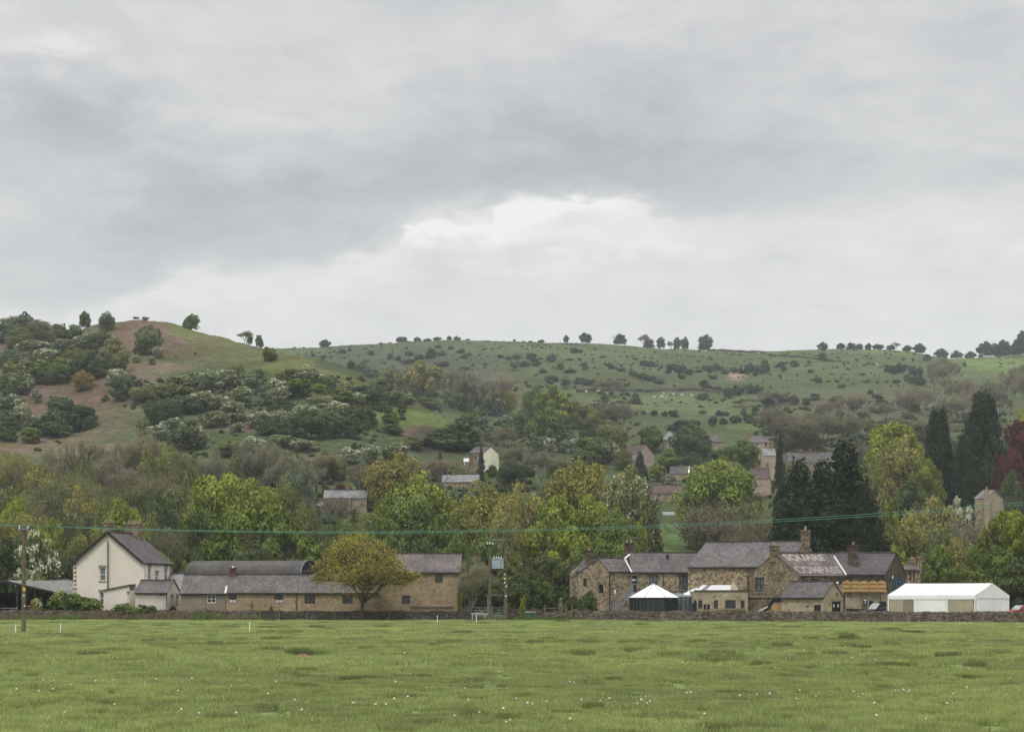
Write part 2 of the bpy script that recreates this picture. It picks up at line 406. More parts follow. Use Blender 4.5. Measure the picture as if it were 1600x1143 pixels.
def tonemat(name, c, rough=.9, lo=.45, hi=1.5, c2=None):
    """stones, grass: colour times the face's own tone"""
    m, t, b = newmat(name)
    a = t.node('ShaderNodeAttribute', attribute_name='tone'); g = t.node('ShaderNodeNewGeometry')
    f = t.math('MULTIPLY', t.ramp(a.outputs['Fac'], 0, 1, lo, hi, False), t.ramp(t.noise(g.outputs['Position'], 4, 4, .7), .3, .7, .7, 1.3))
    col = C4(c)
    if c2: col = t.mix(t.ramp(t.noise(g.outputs['Position'], .7, 4, .6), .42, .62, 0, 1), C4(c), C4(c2))
    t.l.new(t.mix(1.0, col, t.comb(f, f, f), 'MULTIPLY'), b.inputs['Base Color']); b.inputs['Roughness'].default_value = rough
    return m
M['wall_stone'] = tonemat('wall_stone', (.115, .09, .07), c2=(.15, .128, .105))
M['wall_dark'] = tonemat('wall_dark', (.06, .052, .043), c2=(.085, .075, .06))
M['bark'] = plain('bark', (.075, .062, .048), .95, .35, 5)
M['bark_pale'] = plain('bark_pale', (.24, .205, .16), .95, .3, 5)

def leafmat(name, twig=False):
    """foliage: the tree's own colour (object colour) times each leaf's tone, white where the leaf is blossom"""
    m = bpy.data.materials.new(name); m.use_nodes = True; t = NT(m.node_tree); t.n.remove(t.n['Principled BSDF'])
    oi = t.node('ShaderNodeObjectInfo'); a = t.node('ShaderNodeAttribute', attribute_name='tone')
    bl = t.node('ShaderNodeAttribute', attribute_name='blossom')
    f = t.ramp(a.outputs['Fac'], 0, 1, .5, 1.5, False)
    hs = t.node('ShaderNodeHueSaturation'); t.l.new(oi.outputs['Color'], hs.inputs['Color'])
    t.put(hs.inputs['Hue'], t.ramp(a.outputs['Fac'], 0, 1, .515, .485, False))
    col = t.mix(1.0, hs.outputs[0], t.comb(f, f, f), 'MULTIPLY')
    col = t.mix(bl.outputs['Fac'], col, C4((.52, .53, .41)))
    d = t.node('ShaderNodeBsdfDiffuse'); t.l.new(col, d.inputs[0])
    tr = t.node('ShaderNodeBsdfTranslucent'); t.l.new(t.mix(1.0, col, C4((1.1, 1.15, .7)), 'MULTIPLY'), tr.inputs[0])
    mx = t.node('ShaderNodeMixShader'); mx.inputs[0].default_value = .06 if twig else .16
    t.l.new(d.outputs[0], mx.inputs[1]); t.l.new(tr.outputs[0], mx.inputs[2])
    t.l.new(mx.outputs[0], t.n['Material Output'].inputs[0])
    return m
M['leaf'] = leafmat('leaf'); M['twig'] = leafmat('twig', True)
# ------------------------------------------------------------------ the land
def lerp3(a, b, t): return a * (1 - t[:, None]) + np.array(b) * t[:, None]
def paint_land(x, Y, z):
    px = 800 + F * x / np.maximum(Y, 100); py = HOR - (z - CZ) * F / np.maximum(Y, 100)
    n = fbm(x / 60, Y / 60, 4); n2 = fbm(x / 14 + 9, Y / 14, 4); n3 = fbm(x / 30 + 40, Y / 12 + 3, 4)
    c = np.tile(np.array([.072, .09, .04]), (len(x), 1))
    c = lerp3(c, (.09, .112, .046), np.clip(.5 + n * 1.2, 0, 1))
    c = lerp3(c, (.10, .098, .055), np.clip(n3 * 2.0 - .1, 0, .75) * (Y > 800))      # rough, yellower grazing
    c = lerp3(c, (.052, .072, .036), np.clip(n2 * 2.2 - .25, 0, .7) * (Y > 240))     # nettles and bramble patches
    def patch(cx, cy, rx, ry, col, amt=1.0, hard=3.0, ymin=240, ymax=4000, tilt=0.0):
        nonlocal c
        ct, st = math.cos(tilt), math.sin(tilt); dx = px - cx; dy = py - cy
        u = (dx * ct + dy * st) / rx; v = (-dx * st + dy * ct) / ry
        d = 1 - np.sqrt(u ** 2 + v ** 2) + (n2 * .8 + n * .5)
        c = lerp3(c, col, np.clip(d * hard, 0, 1) * amt * (Y > ymin) * (Y < ymax))
    AR = dict(ymax=860)
    brk, brk2, pgr = (.145, .10, .07), (.17, .135, .085), (.125, .138, .046)
    patch(100, 600, 170, 110, brk, .6, **AR); patch(235, 530, 90, 42, brk, 1, **AR); patch(60, 625, 90, 32, brk, .9, **AR)
    patch(240, 575, 70, 22, brk2, .8, **AR); patch(60, 695, 110, 16, brk2, .85, **AR); patch(180, 612, 60, 45, brk, .9, **AR); patch(35, 520, 40, 30, brk, .7, **AR)
    patch(140, 545, 30, 22, brk, .8, **AR); patch(350, 660, 60, 12, brk, .6, **AR); patch(395, 655, 26, 12, brk, .8, **AR); patch(110, 590, 30, 12, brk, .9, **AR)
    patch(460, 575, 190, 26, pgr, .95, 4, tilt=.30, **AR); patch(330, 525, 75, 18, pgr, .9, 4, tilt=.12, **AR); patch(375, 560, 90, 28, (.11, .112, .05), .8, **AR)
    patch(300, 555, 40, 30, (.135, .115, .06), .6, **AR)
    patch(650, 655, 70, 17, (.115, .155, .05), 1, 4, tilt=.08, **AR); patch(655, 674, 30, 8, brk, 1, **AR); patch(650, 632, 16, 6, brk2, .8, **AR)
    patch(705, 690, 60, 22, (.06, .055, .04), .9, **AR); patch(200, 640, 45, 20, (.12, .125, .06), .6, **AR)
    patch(590, 745, 40, 14, (.07, .085, .04), .6, **AR)
    patch(1100, 835, 120, 26, (.10, .152, .048), 1, 4, ymax=520); patch(1190, 800, 40, 26, (.115, .165, .052), 1, 4, ymax=520)
    patch(1120, 858, 90, 10, (.12, .165, .055), .6, ymax=520)
    # far hill: pastures, scar, browner foot
    patch(1050, 632, 160, 16, (.11, .138, .058), .9, ymin=700); patch(1160, 665, 60, 10, (.115, .145, .055), .9, ymin=600)
    patch(1150, 588, 18, 6, (.26, .20, .15), 1, ymin=900); patch(1300, 575, 160, 18, (.098, .126, .056), .6, ymin=900); patch(1370, 549, 90, 6, (.12, .165, .06), .9, ymin=1200)
    patch(1560, 572, 80, 14, (.125, .175, .06), 1, ymin=900); patch(640, 565, 200, 24, (.068, .078, .052), .75, ymin=1000); patch(1000, 548, 300, 8, (.098, .125, .053), .7, ymin=1200)
    patch(720, 600, 120, 24, (.085, .085, .055), .7, ymin=900)
    patch(1350, 650, 200, 45, (.10, .10, .06), .8, ymin=500); patch(900, 680, 120, 40, (.09, .09, .05), .6, ymin=500)
    # village floor behind the walls: yard gravel and rough grass
    yard = np.clip((Y - 234) / 2, 0, 1) * np.clip((300 - Y) / 6, 0, 1)
    c = lerp3(c, (.12, .125, .07), yard * .7); c = lerp3(c, (.17, .15, .12), yard * ((px > 890) & (px < 1700)) * .8)
    return np.concatenate([c, np.ones((len(x), 1))], 1)

def landmat():
    m, t, b = newmat('land')
    a = t.node('ShaderNodeAttribute', attribute_name='cover'); g = t.node('ShaderNodeNewGeometry')
    st = t.node('ShaderNodeMapping'); t.l.new(g.outputs['Position'], st.inputs[0]); st.inputs['Scale'].default_value = (1, 1, 2.2)
    f = t.math('MULTIPLY', t.ramp(t.noise(st.outputs[0], .35, 7, .75), .3, .7, .66, 1.36), t.ramp(t.noise(st.outputs[0], .05, 5, .6), .3, .7, .86, 1.14))
    f = t.math('MULTIPLY', f, t.ramp(t.noise(st.outputs[0], 1.7, 4, .7), .3, .7, .75, 1.25))
    t.l.new(t.mix(1.0, a.outputs['Color'], t.comb(f, f, t.math('MULTIPLY', f, f)), 'MULTIPLY'), b.inputs['Base Color'])
    b.inputs['Roughness'].default_value = 1.0; b.inputs['Specular IOR Level'].default_value = .02
    bump(t, b, t.noise(st.outputs[0], .5, 7, .75), 1.6, .9)
    return m
M['land'] = landmat()
S = np.linspace(-1.05, 1.05, 560)
YY = np.concatenate([[-60, 0, 100, 200, 231, 233.2], np.arange(236, 330, 3.0), np.arange(330, 900, 2.6), np.arange(900, 1700, 7.0), np.array([1720, 1780, 1850, 2000, 2300, 2800, 3500, 5000, 7000])])
sg, yg = np.meshgrid(S, YY)
xg = sg * .42 * (np.maximum(yg, 0) + 260)
zg = H(xg, yg)
V = np.stack([xg, yg, zg], -1).reshape(-1, 3)
nr, nc = xg.shape
ii = (np.arange(nr - 1)[:, None] * nc + np.arange(nc - 1)[None, :]).ravel()
Fq = np.stack([ii, ii + 1, ii + nc + 1, ii + nc], 1)
land = link('terrain', mesh_np('terrain', V, Fq, M['land'], {'cover': ('FLOAT_COLOR', 'POINT', paint_land(V[:, 0], V[:, 1], V[:, 2]))}, True))
tag(land, kind='structure')

# the meadow: one finer sheet from behind the camera to the boundary walls
def wallY(px):      # distance of the boundary line along the far edge of the meadow
    return np.interp(px, [-600, 0, 410, 720, 800, 895, 1100, 1300, 1600, 2200], [236, 233, 231, 230, 230, 229, 222, 213, 203, 190])
def field_z(x, Y):
    return (fbm(x / 9, Y / 9, 4) * .16 + fbm(x / 2.3 + 5, Y / 2.3, 3) * .09) * np.clip((Y - 10) / 30, .2, 1) * (1 - .65 * sstep(110, 190, Y)) - .03 * sstep(110, 190, Y)
xs = np.linspace(-1, 1, 420); ys = np.concatenate([np.arange(-40, 20, 3.0), 20 * (235 / 20) ** np.linspace(0, 1, 420)])
sg, yg = np.meshgrid(xs, ys)
xg = sg * (18 + np.maximum(yg, 0) * .42)
zg = field_z(xg, yg)
V = np.stack([xg, yg, zg], -1).reshape(-1, 3); nr, nc = xg.shape
ii = (np.arange(nr - 1)[:, None] * nc + np.arange(nc - 1)[None, :]).ravel()
def fieldmat():
    m, t, b = newmat('meadow')
    g = t.node('ShaderNodeNewGeometry')
    st = t.node('ShaderNodeMapping'); t.l.new(g.outputs['Position'], st.inputs[0]); st.inputs['Scale'].default_value = (1, .55, 1)
    n = t.noise(st.outputs[0], .22, 6, .65); fi = t.noise(g.outputs['Position'], 3.0, 6, .75)
    col = t.mix(t.ramp(n, .35, .65, 0, 1), C4((.145, .185, .072)), C4((.185, .23, .088)))
    f = t.ramp(fi, .3, .7, .6, 1.3); col = t.mix(1.0, col, t.comb(f, f, f), 'MULTIPLY')
    t.l.new(col, b.inputs['Base Color']); b.inputs['Roughness'].default_value = 1; b.inputs['Specular IOR Level'].default_value = .02
    bump(t, b, fi, .12, .8)
    return m
M['meadow'] = fieldmat()
fld = link('field', mesh_np('field', V, np.stack([ii, ii + 1, ii + nc + 1, ii + nc], 1), M['meadow'], None, True)); tag(fld, kind='structure')

# grass: tufts set out over the meadow, one object (nobody could count it)
def tuft(name, seed, n, rad, hgt, wid):
    r = np.random.RandomState(seed)
    a = r.rand(n) * 6.283; d = np.sqrt(r.rand(n)) * rad; h = hgt * (.45 + .75 * r.rand(n)); w = wid * (.6 + .8 * r.rand(n))
    bx, by = np.cos(a) * d, np.sin(a) * d; q = r.rand(n) * 6.283; la = r.rand(n) * 6.283; ln = h * (.2 + .7 * r.rand(n))
    tx, ty = np.cos(q) * w / 2, np.sin(q) * w / 2; lx, ly = np.cos(la) * ln, np.sin(la) * ln
    V = np.zeros((n, 5, 3))
    V[:, 0] = np.stack([bx - tx, by - ty, -.02 + 0 * h], 1); V[:, 1] = np.stack([bx + tx, by + ty, -.02 + 0 * h], 1)
    V[:, 2] = np.stack([bx + tx * .8 + lx * .35, by + ty * .8 + ly * .35, h * .6], 1); V[:, 3] = np.stack([bx - tx * .8 + lx * .35, by - ty * .8 + ly * .35, h * .6], 1)
    V[:, 4] = np.stack([bx + lx, by + ly, h], 1)
    o = np.arange(n)[:, None] * 5
    Fa = np.concatenate([o + np.array([[0, 1, 2]]), o + np.array([[0, 2, 3]]), o + np.array([[3, 2, 4]])])
    tn = r.rand(n); return mesh_np(name, V.reshape(-1, 3), Fa, M['grass'], {'btone': ('FLOAT', 'FACE', np.tile(tn, 3))})
def grassmat():
    m = bpy.data.materials.new('grass'); m.use_nodes = True; t = NT(m.node_tree); t.n.remove(t.n['Principled BSDF'])
    g = t.node('ShaderNodeNewGeometry')
    it = t.node('ShaderNodeAttribute', attribute_name='gtone'); it.attribute_type = 'INSTANCER'
    bt = t.node('ShaderNodeAttribute', attribute_name='btone')
    st = t.node('ShaderNodeMapping'); t.l.new(g.outputs['Position'], st.inputs[0]); st.inputs['Scale'].default_value = (1, .5, 0)
    n = t.noise(st.outputs[0], .17, 6, .62); n2 = t.noise(st.outputs[0], 1.1, 4, .65)
    col = t.mix(t.ramp(n, .36, .64, 0, 1), C4((.25, .30, .125)), C4((.32, .38, .14)))
    col = t.mix(t.ramp(n2, .5, .75, 0, .45), col, C4((.34, .37, .17)))
    col = t.mix(t.ramp(bt.outputs['Fac'], .90, .93, 0, .75), col, C4((.48, .44, .26)))
    f = t.math('MULTIPLY', t.ramp(bt.outputs['Fac'], 0, 1, .72, 1.28, False), t.ramp(it.outputs['Fac'], 0, 1, .3, 1.25, False))
    col = t.mix(1.0, col, t.comb(f, f, t.math('MULTIPLY', f, .95)), 'MULTIPLY')
    d = t.node('ShaderNodeBsdfDiffuse'); t.l.new(col, d.inputs[0]); tr = t.node('ShaderNodeBsdfTranslucent'); t.l.new(col, tr.inputs[0])
    mx = t.node('ShaderNodeMixShader'); mx.inputs[0].default_value = .35; t.l.new(d.outputs[0], mx.inputs[1]); t.l.new(tr.outputs[0], mx.inputs[2])
    t.l.new(mx.outputs[0], t.n['Material Output'].inputs[0]); return m
M['grass'] = grassmat()
tufts = bpy.data.collections.new('grass_tufts')
for k in range(3): tufts.objects.link(bpy.data.objects.new('grass_tuft', tuft('grass_tuft', k, 330, .5, .11, .013)))
tufts.objects.link(bpy.data.objects.new('grass_tuft', tuft('grass_tuft', 9, 420, .42, .17, .014)))
r = np.random.RandomState(3)
pts, scl, tone = [], [], []
def band(y0, y1, step, sxy, sz, half=.34):
    y = y0
    while y < y1:
        nx = int((2 * half * (y + 14)) / step); x = (r.rand(nx) * 2 - 1) * half * (y + 14); yy = y + r.rand(nx) * step
        px = 800 + F * x / yy; ok = yy < wallY(px) - .3
        x, yy = x[ok], yy[ok]
        nn = fbm(x / 1.0 + 70, yy / 1.1 + 20, 3); big = fbm(x / 14, yy / 9 + 8, 3)
        h = 1 + big * .5 + np.clip(nn - .3, 0, 1) * 3.0 * (yy > 60)
        pts.append(np.stack([x, yy, field_z(x, yy)], 1)); s = sxy * (.85 + .4 * r.rand(len(x)))
        scl.append(np.stack([s, s, sz * np.clip(h, .45, 2.4) * (.8 + .4 * r.rand(len(x)))], 1))
        tone.append(np.clip(.74 - np.clip(nn - .26, 0, 1) * 1.5 + big * .25 + (r.rand(len(x)) - .5) * .25, 0, 1.1)); y += step
band(22, 62, .42, .62, .82); band(62, 115, .75, 1.1, 1.0); band(115, 236, 1.1, 1.7, .75)
pts = np.concatenate(pts); scl = np.concatenate(scl); tone = np.concatenate(tone)
me = bpy.data.meshes.new('grass'); me.vertices.add(len(pts)); me.vertices.foreach_set('co', pts.astype(np.float32).ravel())
a = me.attributes.new('gscale', 'FLOAT_VECTOR', 'POINT'); a.data.foreach_set('vector', scl.astype(np.float32).ravel())
a = me.attributes.new('gtone', 'FLOAT', 'POINT'); a.data.foreach_set('value', tone.astype(np.float32))
rot = np.zeros((len(pts), 3), np.float32); rot[:, 2] = r.rand(len(pts)) * 6.283
a = me.attributes.new('grot', 'FLOAT_VECTOR', 'POINT'); a.data.foreach_set('vector', rot.ravel())
me.materials.append(M['grass'])
grass = link('grass', me); tag(grass, 'short tufted pasture grass covering the open meadow', 'grass', kind='stuff')
ng = bpy.data.node_groups.new('grass_setout', 'GeometryNodeTree')
ng.interface.new_socket('Geometry', in_out='INPUT', socket_type='NodeSocketGeometry'); ng.interface.new_socket('Geometry', in_out='OUTPUT', socket_type='NodeSocketGeometry')
gi = ng.nodes.new('NodeGroupInput'); go = ng.nodes.new('NodeGroupOutput'); mp = ng.nodes.new('GeometryNodeMeshToPoints')
ip = ng.nodes.new('GeometryNodeInstanceOnPoints'); ci = ng.nodes.new('GeometryNodeCollectionInfo')
ci.inputs['Collection'].default_value = tufts; ci.inputs['Separate Children'].default_value = True; ci.inputs['Reset Children'].default_value = True
ip.inputs['Pick Instance'].default_value = True
def named(nm):
    n = ng.nodes.new('GeometryNodeInputNamedAttribute'); n.data_type = 'FLOAT_VECTOR'; n.inputs['Name'].default_value = nm
    return next(o for o in n.outputs if o.enabled)
L = ng.links
L.new(gi.outputs[0], mp.inputs['Mesh']); L.new(mp.outputs[0], ip.inputs['Points']); L.new(ci.outputs[0], ip.inputs['Instance'])
L.new(named('gscale'), ip.inputs['Scale'])
er_ = ng.nodes.new('FunctionNodeEulerToRotation'); L.new(named('grot'), er_.inputs[0]); L.new(er_.outputs[0], ip.inputs['Rotation'])
L.new(ip.outputs[0], go.inputs[0])
grass.modifiers.new('setout', 'NODES').node_group = ng
print('grass tufts', len(pts))
# ------------------------------------------------------------------ buildings
def up3(v2, z): return Vector((v2.x, v2.y, z))
def opening(A, B, op):
    px0, px1, py0, py1 = op[:4]
    d = B - A; out = []
    for px in (px0, px1):
        k = (px - 800) / F; den = d.x - k * d.y
        out.append((k * A.y - A.x) / den if abs(den) > 1e-9 else 0)
    L = d.length; s0, s1 = sorted((out[0] * L, out[1] * L)); Ym = A.y + d.y * (s0 + s1) / 2 / L
    z1, z0 = ZP(py0, Ym), ZP(py1, Ym)
    return [max(s0, .05), min(s1, L - .05), z0, z1]
def wall_panel(mb, A, B, zb, ze, ops, deep=.16):
    """vertical wall from A to B (seen from outside, A on the left), with real recesses at the openings"""
    d = B - A; L = d.length; t = Vector((d.x / L, d.y / L, 0)); n = Vector((t.y, -t.x, 0)); A3 = Vector((A.x, A.y, 0))
    pt = lambda s, z, q=0.0: A3 + t * s + Vector((0, 0, z)) - n * q
    ss = sorted({0, L, *[o[0] for o in ops], *[o[1] for o in ops]}); zs = sorted({zb, ze, *[max(o[2], zb) for o in ops], *[min(o[3], ze) for o in ops]})
    for i in range(len(ss) - 1):
        for j in range(len(zs) - 1):
            sm, zm = (ss[i] + ss[i + 1]) / 2, (zs[j] + zs[j + 1]) / 2
            if any(o[0] < sm < o[1] and o[2] < zm < o[3] for o in ops): continue
            mb.face([pt(ss[i], zs[j]), pt(ss[i + 1], zs[j]), pt(ss[i + 1], zs[j + 1]), pt(ss[i], zs[j + 1])])
    for o in ops:
        s0, s1, z0, z1 = o[0], o[1], max(o[2], zb), min(o[3], ze)
        mb.face([pt(s0, z0), pt(s0, z0, deep), pt(s0, z1, deep), pt(s0, z1)]); mb.face([pt(s1, z0), pt(s1, z1), pt(s1, z1, deep), pt(s1, z0, deep)])
        mb.face([pt(s0, z1), pt(s0, z1, deep), pt(s1, z1, deep), pt(s1, z1)]); mb.face([pt(s0, z0), pt(s1, z0), pt(s1, z0, deep), pt(s0, z0, deep)])
    return t, n, pt
STY = {  # frame, pane, bars (vertical, horizontal), kind of part, stone dressings
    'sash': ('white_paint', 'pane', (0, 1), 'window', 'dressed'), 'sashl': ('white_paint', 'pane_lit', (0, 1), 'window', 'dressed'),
    'casement': ('white_paint', 'pane', (1, 1), 'window', None), 'white': ('white_paint', 'pane', (1, 0), 'window', None),
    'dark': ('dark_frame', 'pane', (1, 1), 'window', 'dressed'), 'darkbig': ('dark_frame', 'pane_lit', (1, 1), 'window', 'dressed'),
    'plain': ('dark_frame', 'pane', (0, 0), 'window', None), 'brown': ('brown_frame', 'pane', (1, 0), 'window', None),
    'half': ('brown_frame', 'pane', (1, 1), 'window', None),
    'door': ('dark_navy', 'dark_navy', (0, 0), 'door', 'dressed'), 'dbldoor': ('dark_navy', 'black_and_shade', (1, 0), 'door', 'dressed'), 'hatch': ('dark_frame', 'dark_navy', (0, 0), 'hatch', None)}
def fit(o, pt, n, par, style, deep=.16):
    fr, pn, (nv, nh), nm, dress = STY[style]; s0, s1, z0, z1 = o[:4]; w = .075 if nm == 'window' else .09
    mb = MB()
    def cell(a, b, c, d, q0, q1): mb.hexa([pt(a, c, q1), pt(b, c, q1), pt(b, c, q0), pt(a, c, q0)], [pt(a, d, q1), pt(b, d, q1), pt(b, d, q0), pt(a, d, q0)])
    q0, q1 = deep - .003, deep - .07
    cell(s0, s0 + w, z0, z1, q0, q1); cell(s1 - w, s1, z0, z1, q0, q1); cell(s0 + w, s1 - w, z0, z0 + w, q0, q1); cell(s0 + w, s1 - w, z1 - w, z1, q0, q1)
    for k in range(nv): x = s0 + (s1 - s0) * (k + 1) / (nv + 1); cell(x - w * .4, x + w * .4, z0 + w, z1 - w, q0 - .01, q1 + .01)
    zi = [z0 + w] + [x for k in range(nh) for x in (z0 + (z1 - z0) * (k + 1) / (nh + 1),)] + [z1 - w]
    if nh:
        for z in zi[1:-1]:
            if nv == 0: cell(s0 + w, s1 - w, z - w * .4, z + w * .4, q0 - .01, q1 + .01)
            else:
                x = s0 + (s1 - s0) / 2
                cell(s0 + w, x - w * .4, z - w * .4, z + w * .4, q0 - .01, q1 + .01); cell(x + w * .4, s1 - w, z - w * .4, z + w * .4, q0 - .01, q1 + .01)
    wo = mb.build(nm, M[fr], par)
    pb = MB(); pb.face([pt(s0, z0, deep - .02), pt(s1, z0, deep - .02), pt(s1, z1, deep - .02), pt(s0, z1, deep - .02)])
    pb.build('pane' if nm == 'window' else 'panel', M[pn], wo)
    if style == 'half':
        pb = MB(); zc = z0 + (z1 - z0) * .4; pb.hexa([pt(s0 + w, z0 + w, q1 + .02), pt(s1 - w, z0 + w, q1 + .02), pt(s1 - w, z0 + w, q1 + .05), pt(s0 + w, z0 + w, q1 + .05)],
                [pt(s0 + w, zc, q1 + .02), pt(s1 - w, zc, q1 + .02), pt(s1 - w, zc, q1 + .05), pt(s0 + w, zc, q1 + .05)]); pb.build('shutter', M['net'], wo)
    if dress:
        for a, b, z_, h, nn in ((s0 - .12, s1 + .12, z1, .26, 'lintel'), (s0 - .12, s1 + .12, z0 - .16, .16, 'sill')):
            if nm == 'door' and nn == 'sill': continue
            lb = MB(); lb.hexa([pt(a, z_, -.05), pt(b, z_, -.05), pt(b, z_, .05), pt(a, z_, .05)], [pt(a, z_ + h, -.05), pt(b, z_ + h, -.05), pt(b, z_ + h, .05), pt(a, z_ + h, .05)])
            lb.build(nn, M[dress], wo)
    return wo
def gutter(par, a, b, z, n):
    mb = MB(); mb.bar(up3(a, z) + n * .2, up3(b, z) + n * .2, .13, .12); mb.build('gutter', M['gutter'], par)
def chimney(par, px, Y, w, d, py_top, zb, mat='dark_stone', pots=1, rz=0.0, potc='terracotta', pot_h=.45):
    c = G(px, Y); zt = ZP(py_top, Y) - pot_h * .8; mb = MB()
    mb.box((c.x, c.y, zb), (w, d, zt - zb), rz); mb.box((c.x, c.y, zt - .42), (w + .14, d + .14, .12), rz); mb.box((c.x, c.y, zt), (w + .2, d + .2, .16), rz)
    ch = mb.build('chimney', M[mat], par)
    for k in range(pots):
        pb = MB(); x = c.x + (k - (pots - 1) / 2) * w / max(pots, 1) * math.cos(rz); y = c.y + (k - (pots - 1) / 2) * w / max(pots, 1) * math.sin(rz)
        pb.tube((x, y, zt + .16), (x, y, zt + .16 + pot_h), .14, .11, 8); pb.build('chimney_pot', M[potc], ch)
    return ch
def pipe(par, px, Y, py0, py1, mat='gutter', r=.055, lean=0):
    mb = MB(); mb.tube(P(px, py0, Y), P(px + lean, py1, Y), r, n=6); return mb.build('downpipe', M[mat], par)
def block(par, FL, FR, BR, BL, zb, zef, zeb, RL, RR, zr, zr2=None, wall='pub_stone', roof='slate', ops=None, ov=.22, verge=.12, gut=True, ridge=True, th=.14, back=True, gwall=None):
    """gabled block. FL FR BR BL: plan corners. RL RR: ridge ends (plan). returns wall, roof objects"""
    ops = ops or {}; zr2 = zr if zr2 is None else zr2; mb = MB()
    sides = {'front': (FL, FR), 'right': (FR, BR), 'back': (BR, BL), 'left': (BL, FL)}
    wmb = {}
    fits = []
    for k, (A, B) in sides.items():
        e0 = min(zef, zeb) if k in ('left', 'right') else (zef if k == 'front' else zeb)
        os_ = [opening(A, B, o) for o in ops.get(k, [])]
        t, n, pt = wall_panel(mb, A, B, zb, e0, os_)
        fits += [(o, pt, n, q[4] if len(q) > 4 else 'dark') for o, q in zip(os_, ops.get(k, []))]
    lo = min(zef, zeb)
    mb.face([up3(BL, lo), up3(FL, lo), up3(FL, zef), up3(RL, zr), up3(BL, zeb)] if zef != zeb else [up3(BL, lo), up3(FL, lo), up3(RL, zr)])
    mb.face([up3(FR, lo), up3(BR, lo), up3(BR, zeb), up3(RR, zr2), up3(FR, zef)] if zef != zeb else [up3(FR, lo), up3(BR, lo), up3(RR, zr2)])
    w = mb.build('wall', M[wall], par)
    for o, pt, n, st in fits: fit(o, pt, n, par, st)
    rb = MB(); rd = (RR - RL).normalized() if (RR - RL).length > .01 else (FR - FL).normalized()
    rl, rr = up3(RL - rd * verge, zr + .02), up3(RR + rd * verge, zr2 + .02)
    for (a, b, ze) in ((FL, FR, zef), (BL, BR, zeb)):
        fd = (b - a).normalized(); a3, b3 = up3(a - fd * verge, ze + .02), up3(b + fd * verge, ze + .02)
        a3 = a3 + (a3 - rl).normalized() * ov; b3 = b3 + (b3 - rr).normalized() * ov
        q = [rl + Vector((0, 0, th)), rr + Vector((0, 0, th)), b3 + Vector((0, 0, th)), a3 + Vector((0, 0, th))]
        rb.slab(*q, th)
    ro = rb.build('roof', M[roof], par)
    if ridge:
        cb = MB(); cb.bar(rl + Vector((0, 0, th + .03)), rr + Vector((0, 0, th + .03)), .3, .12); cb.build('ridge_cap', M['slate_dark'] if roof != 'slate_dark' else M['slate'], ro)
    if gut:
        n = Vector(((FR - FL).y, -(FR - FL).x, 0)).normalized(); gutter(par, FL, FR, zef - .05, n)
    return w, ro
def bargeboard(par, E, R, ze, zr, E2, mat='gutter'):
    mb = MB(); mb.bar(up3(E, ze - .02), up3(R, zr + .1), .1, .3); mb.bar(up3(R, zr + .1), up3(E2, ze - .02), .1, .3); mb.build('bargeboard', M[mat], par)
def vec(a, L): return Vector((math.cos(a) * L, math.sin(a) * L))

# ---- cream farmhouse
th = math.radians(14.5)
FL = G(225, 240); BL = FL + Vector((-math.cos(th), math.sin(th))) * 9.35; FR = FL + Vector((math.sin(th), math.cos(th))) * 8.0; BR = BL + (FR - FL)
RL = (FL + BL) / 2; RR = (FR + BR) / 2
farm = empty('farmhouse', up3(RL, .45), 'two-storey cream rendered farmhouse with slate roof and two brick chimney stacks', 'house')
ze = ZP(879, 240); zr = ZP(832.5, 241.5)
block(farm, FL, FR, BR, BL, .3, ze, ze, RL, RR, zr, wall='cream_render', roof='slate_dark', verge=.3, ov=.35,
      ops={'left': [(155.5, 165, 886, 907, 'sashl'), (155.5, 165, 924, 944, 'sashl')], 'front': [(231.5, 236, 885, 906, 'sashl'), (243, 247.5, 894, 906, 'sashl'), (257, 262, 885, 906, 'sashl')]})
vrg = (FL - FR).normalized() * .33
bargeboard(farm, FL + vrg, RL + vrg, ze, zr, BL + vrg)
chimney(farm, 169.5, 242.6, 1.15, .9, 813, zr - 1.0, 'brown_stone', 3, -th); chimney(farm, 209.5, 248, 1.75, .95, 815, zr - 1.2, 'brown_stone', 4, -th)
pipe(farm, 168.5, 240.9, 844, 947, r=.075); pipe(farm, 266.8, 247.2, 880, 930, r=.05)
for k in range(9):
    mb = MB(); z = 2.6 + k * .5; p = BL + Vector((.2 + (k % 2) * .09, -.02)) ; mb.box((p.x, p.y - .03, z), (.5 - .18 * (k % 2), .12, .24), -th); mb.build('quoin', M['quoin'], farm)
# lean-to porch on the gable
A = FL + (BL - FL) * .485; n = Vector((-(math.sin(th)), -math.cos(th)))
B_ = FL + (BL - FL) * .12
mb = MB(); a0, a1 = A, A + n * 1.6; b1, b0 = B_ + n * 1.6, B_
za, zb_ = ZP(922, 239.5), ZP(917, 239.5)
ops_ = [opening(a1, b1, (199.5, 209, 926, 941))]
t_, n_, pt_ = wall_panel(mb, a1, b1, .3, za, ops_)
mb.face([up3(a1, za), up3(b1, za), up3(b1, ZP(914, 238)), ]); wall_panel(mb, b1, b0, .3, za, []); wall_panel(mb, a0, a1, .3, za, [])
mb.build('porch', M['cream_render'], farm); fit(ops_[0], pt_, n_, farm, 'sash')
mb = MB(); mb.slab(up3(a1 + n * .2, za + .1), up3(b1 + n * .2, ZP(914, 238) + .12), up3(b0, ZP(914, 238) + .2), up3(a0, za + .2), .14); mb.build('porch_roof', M['slate_dark'], farm)
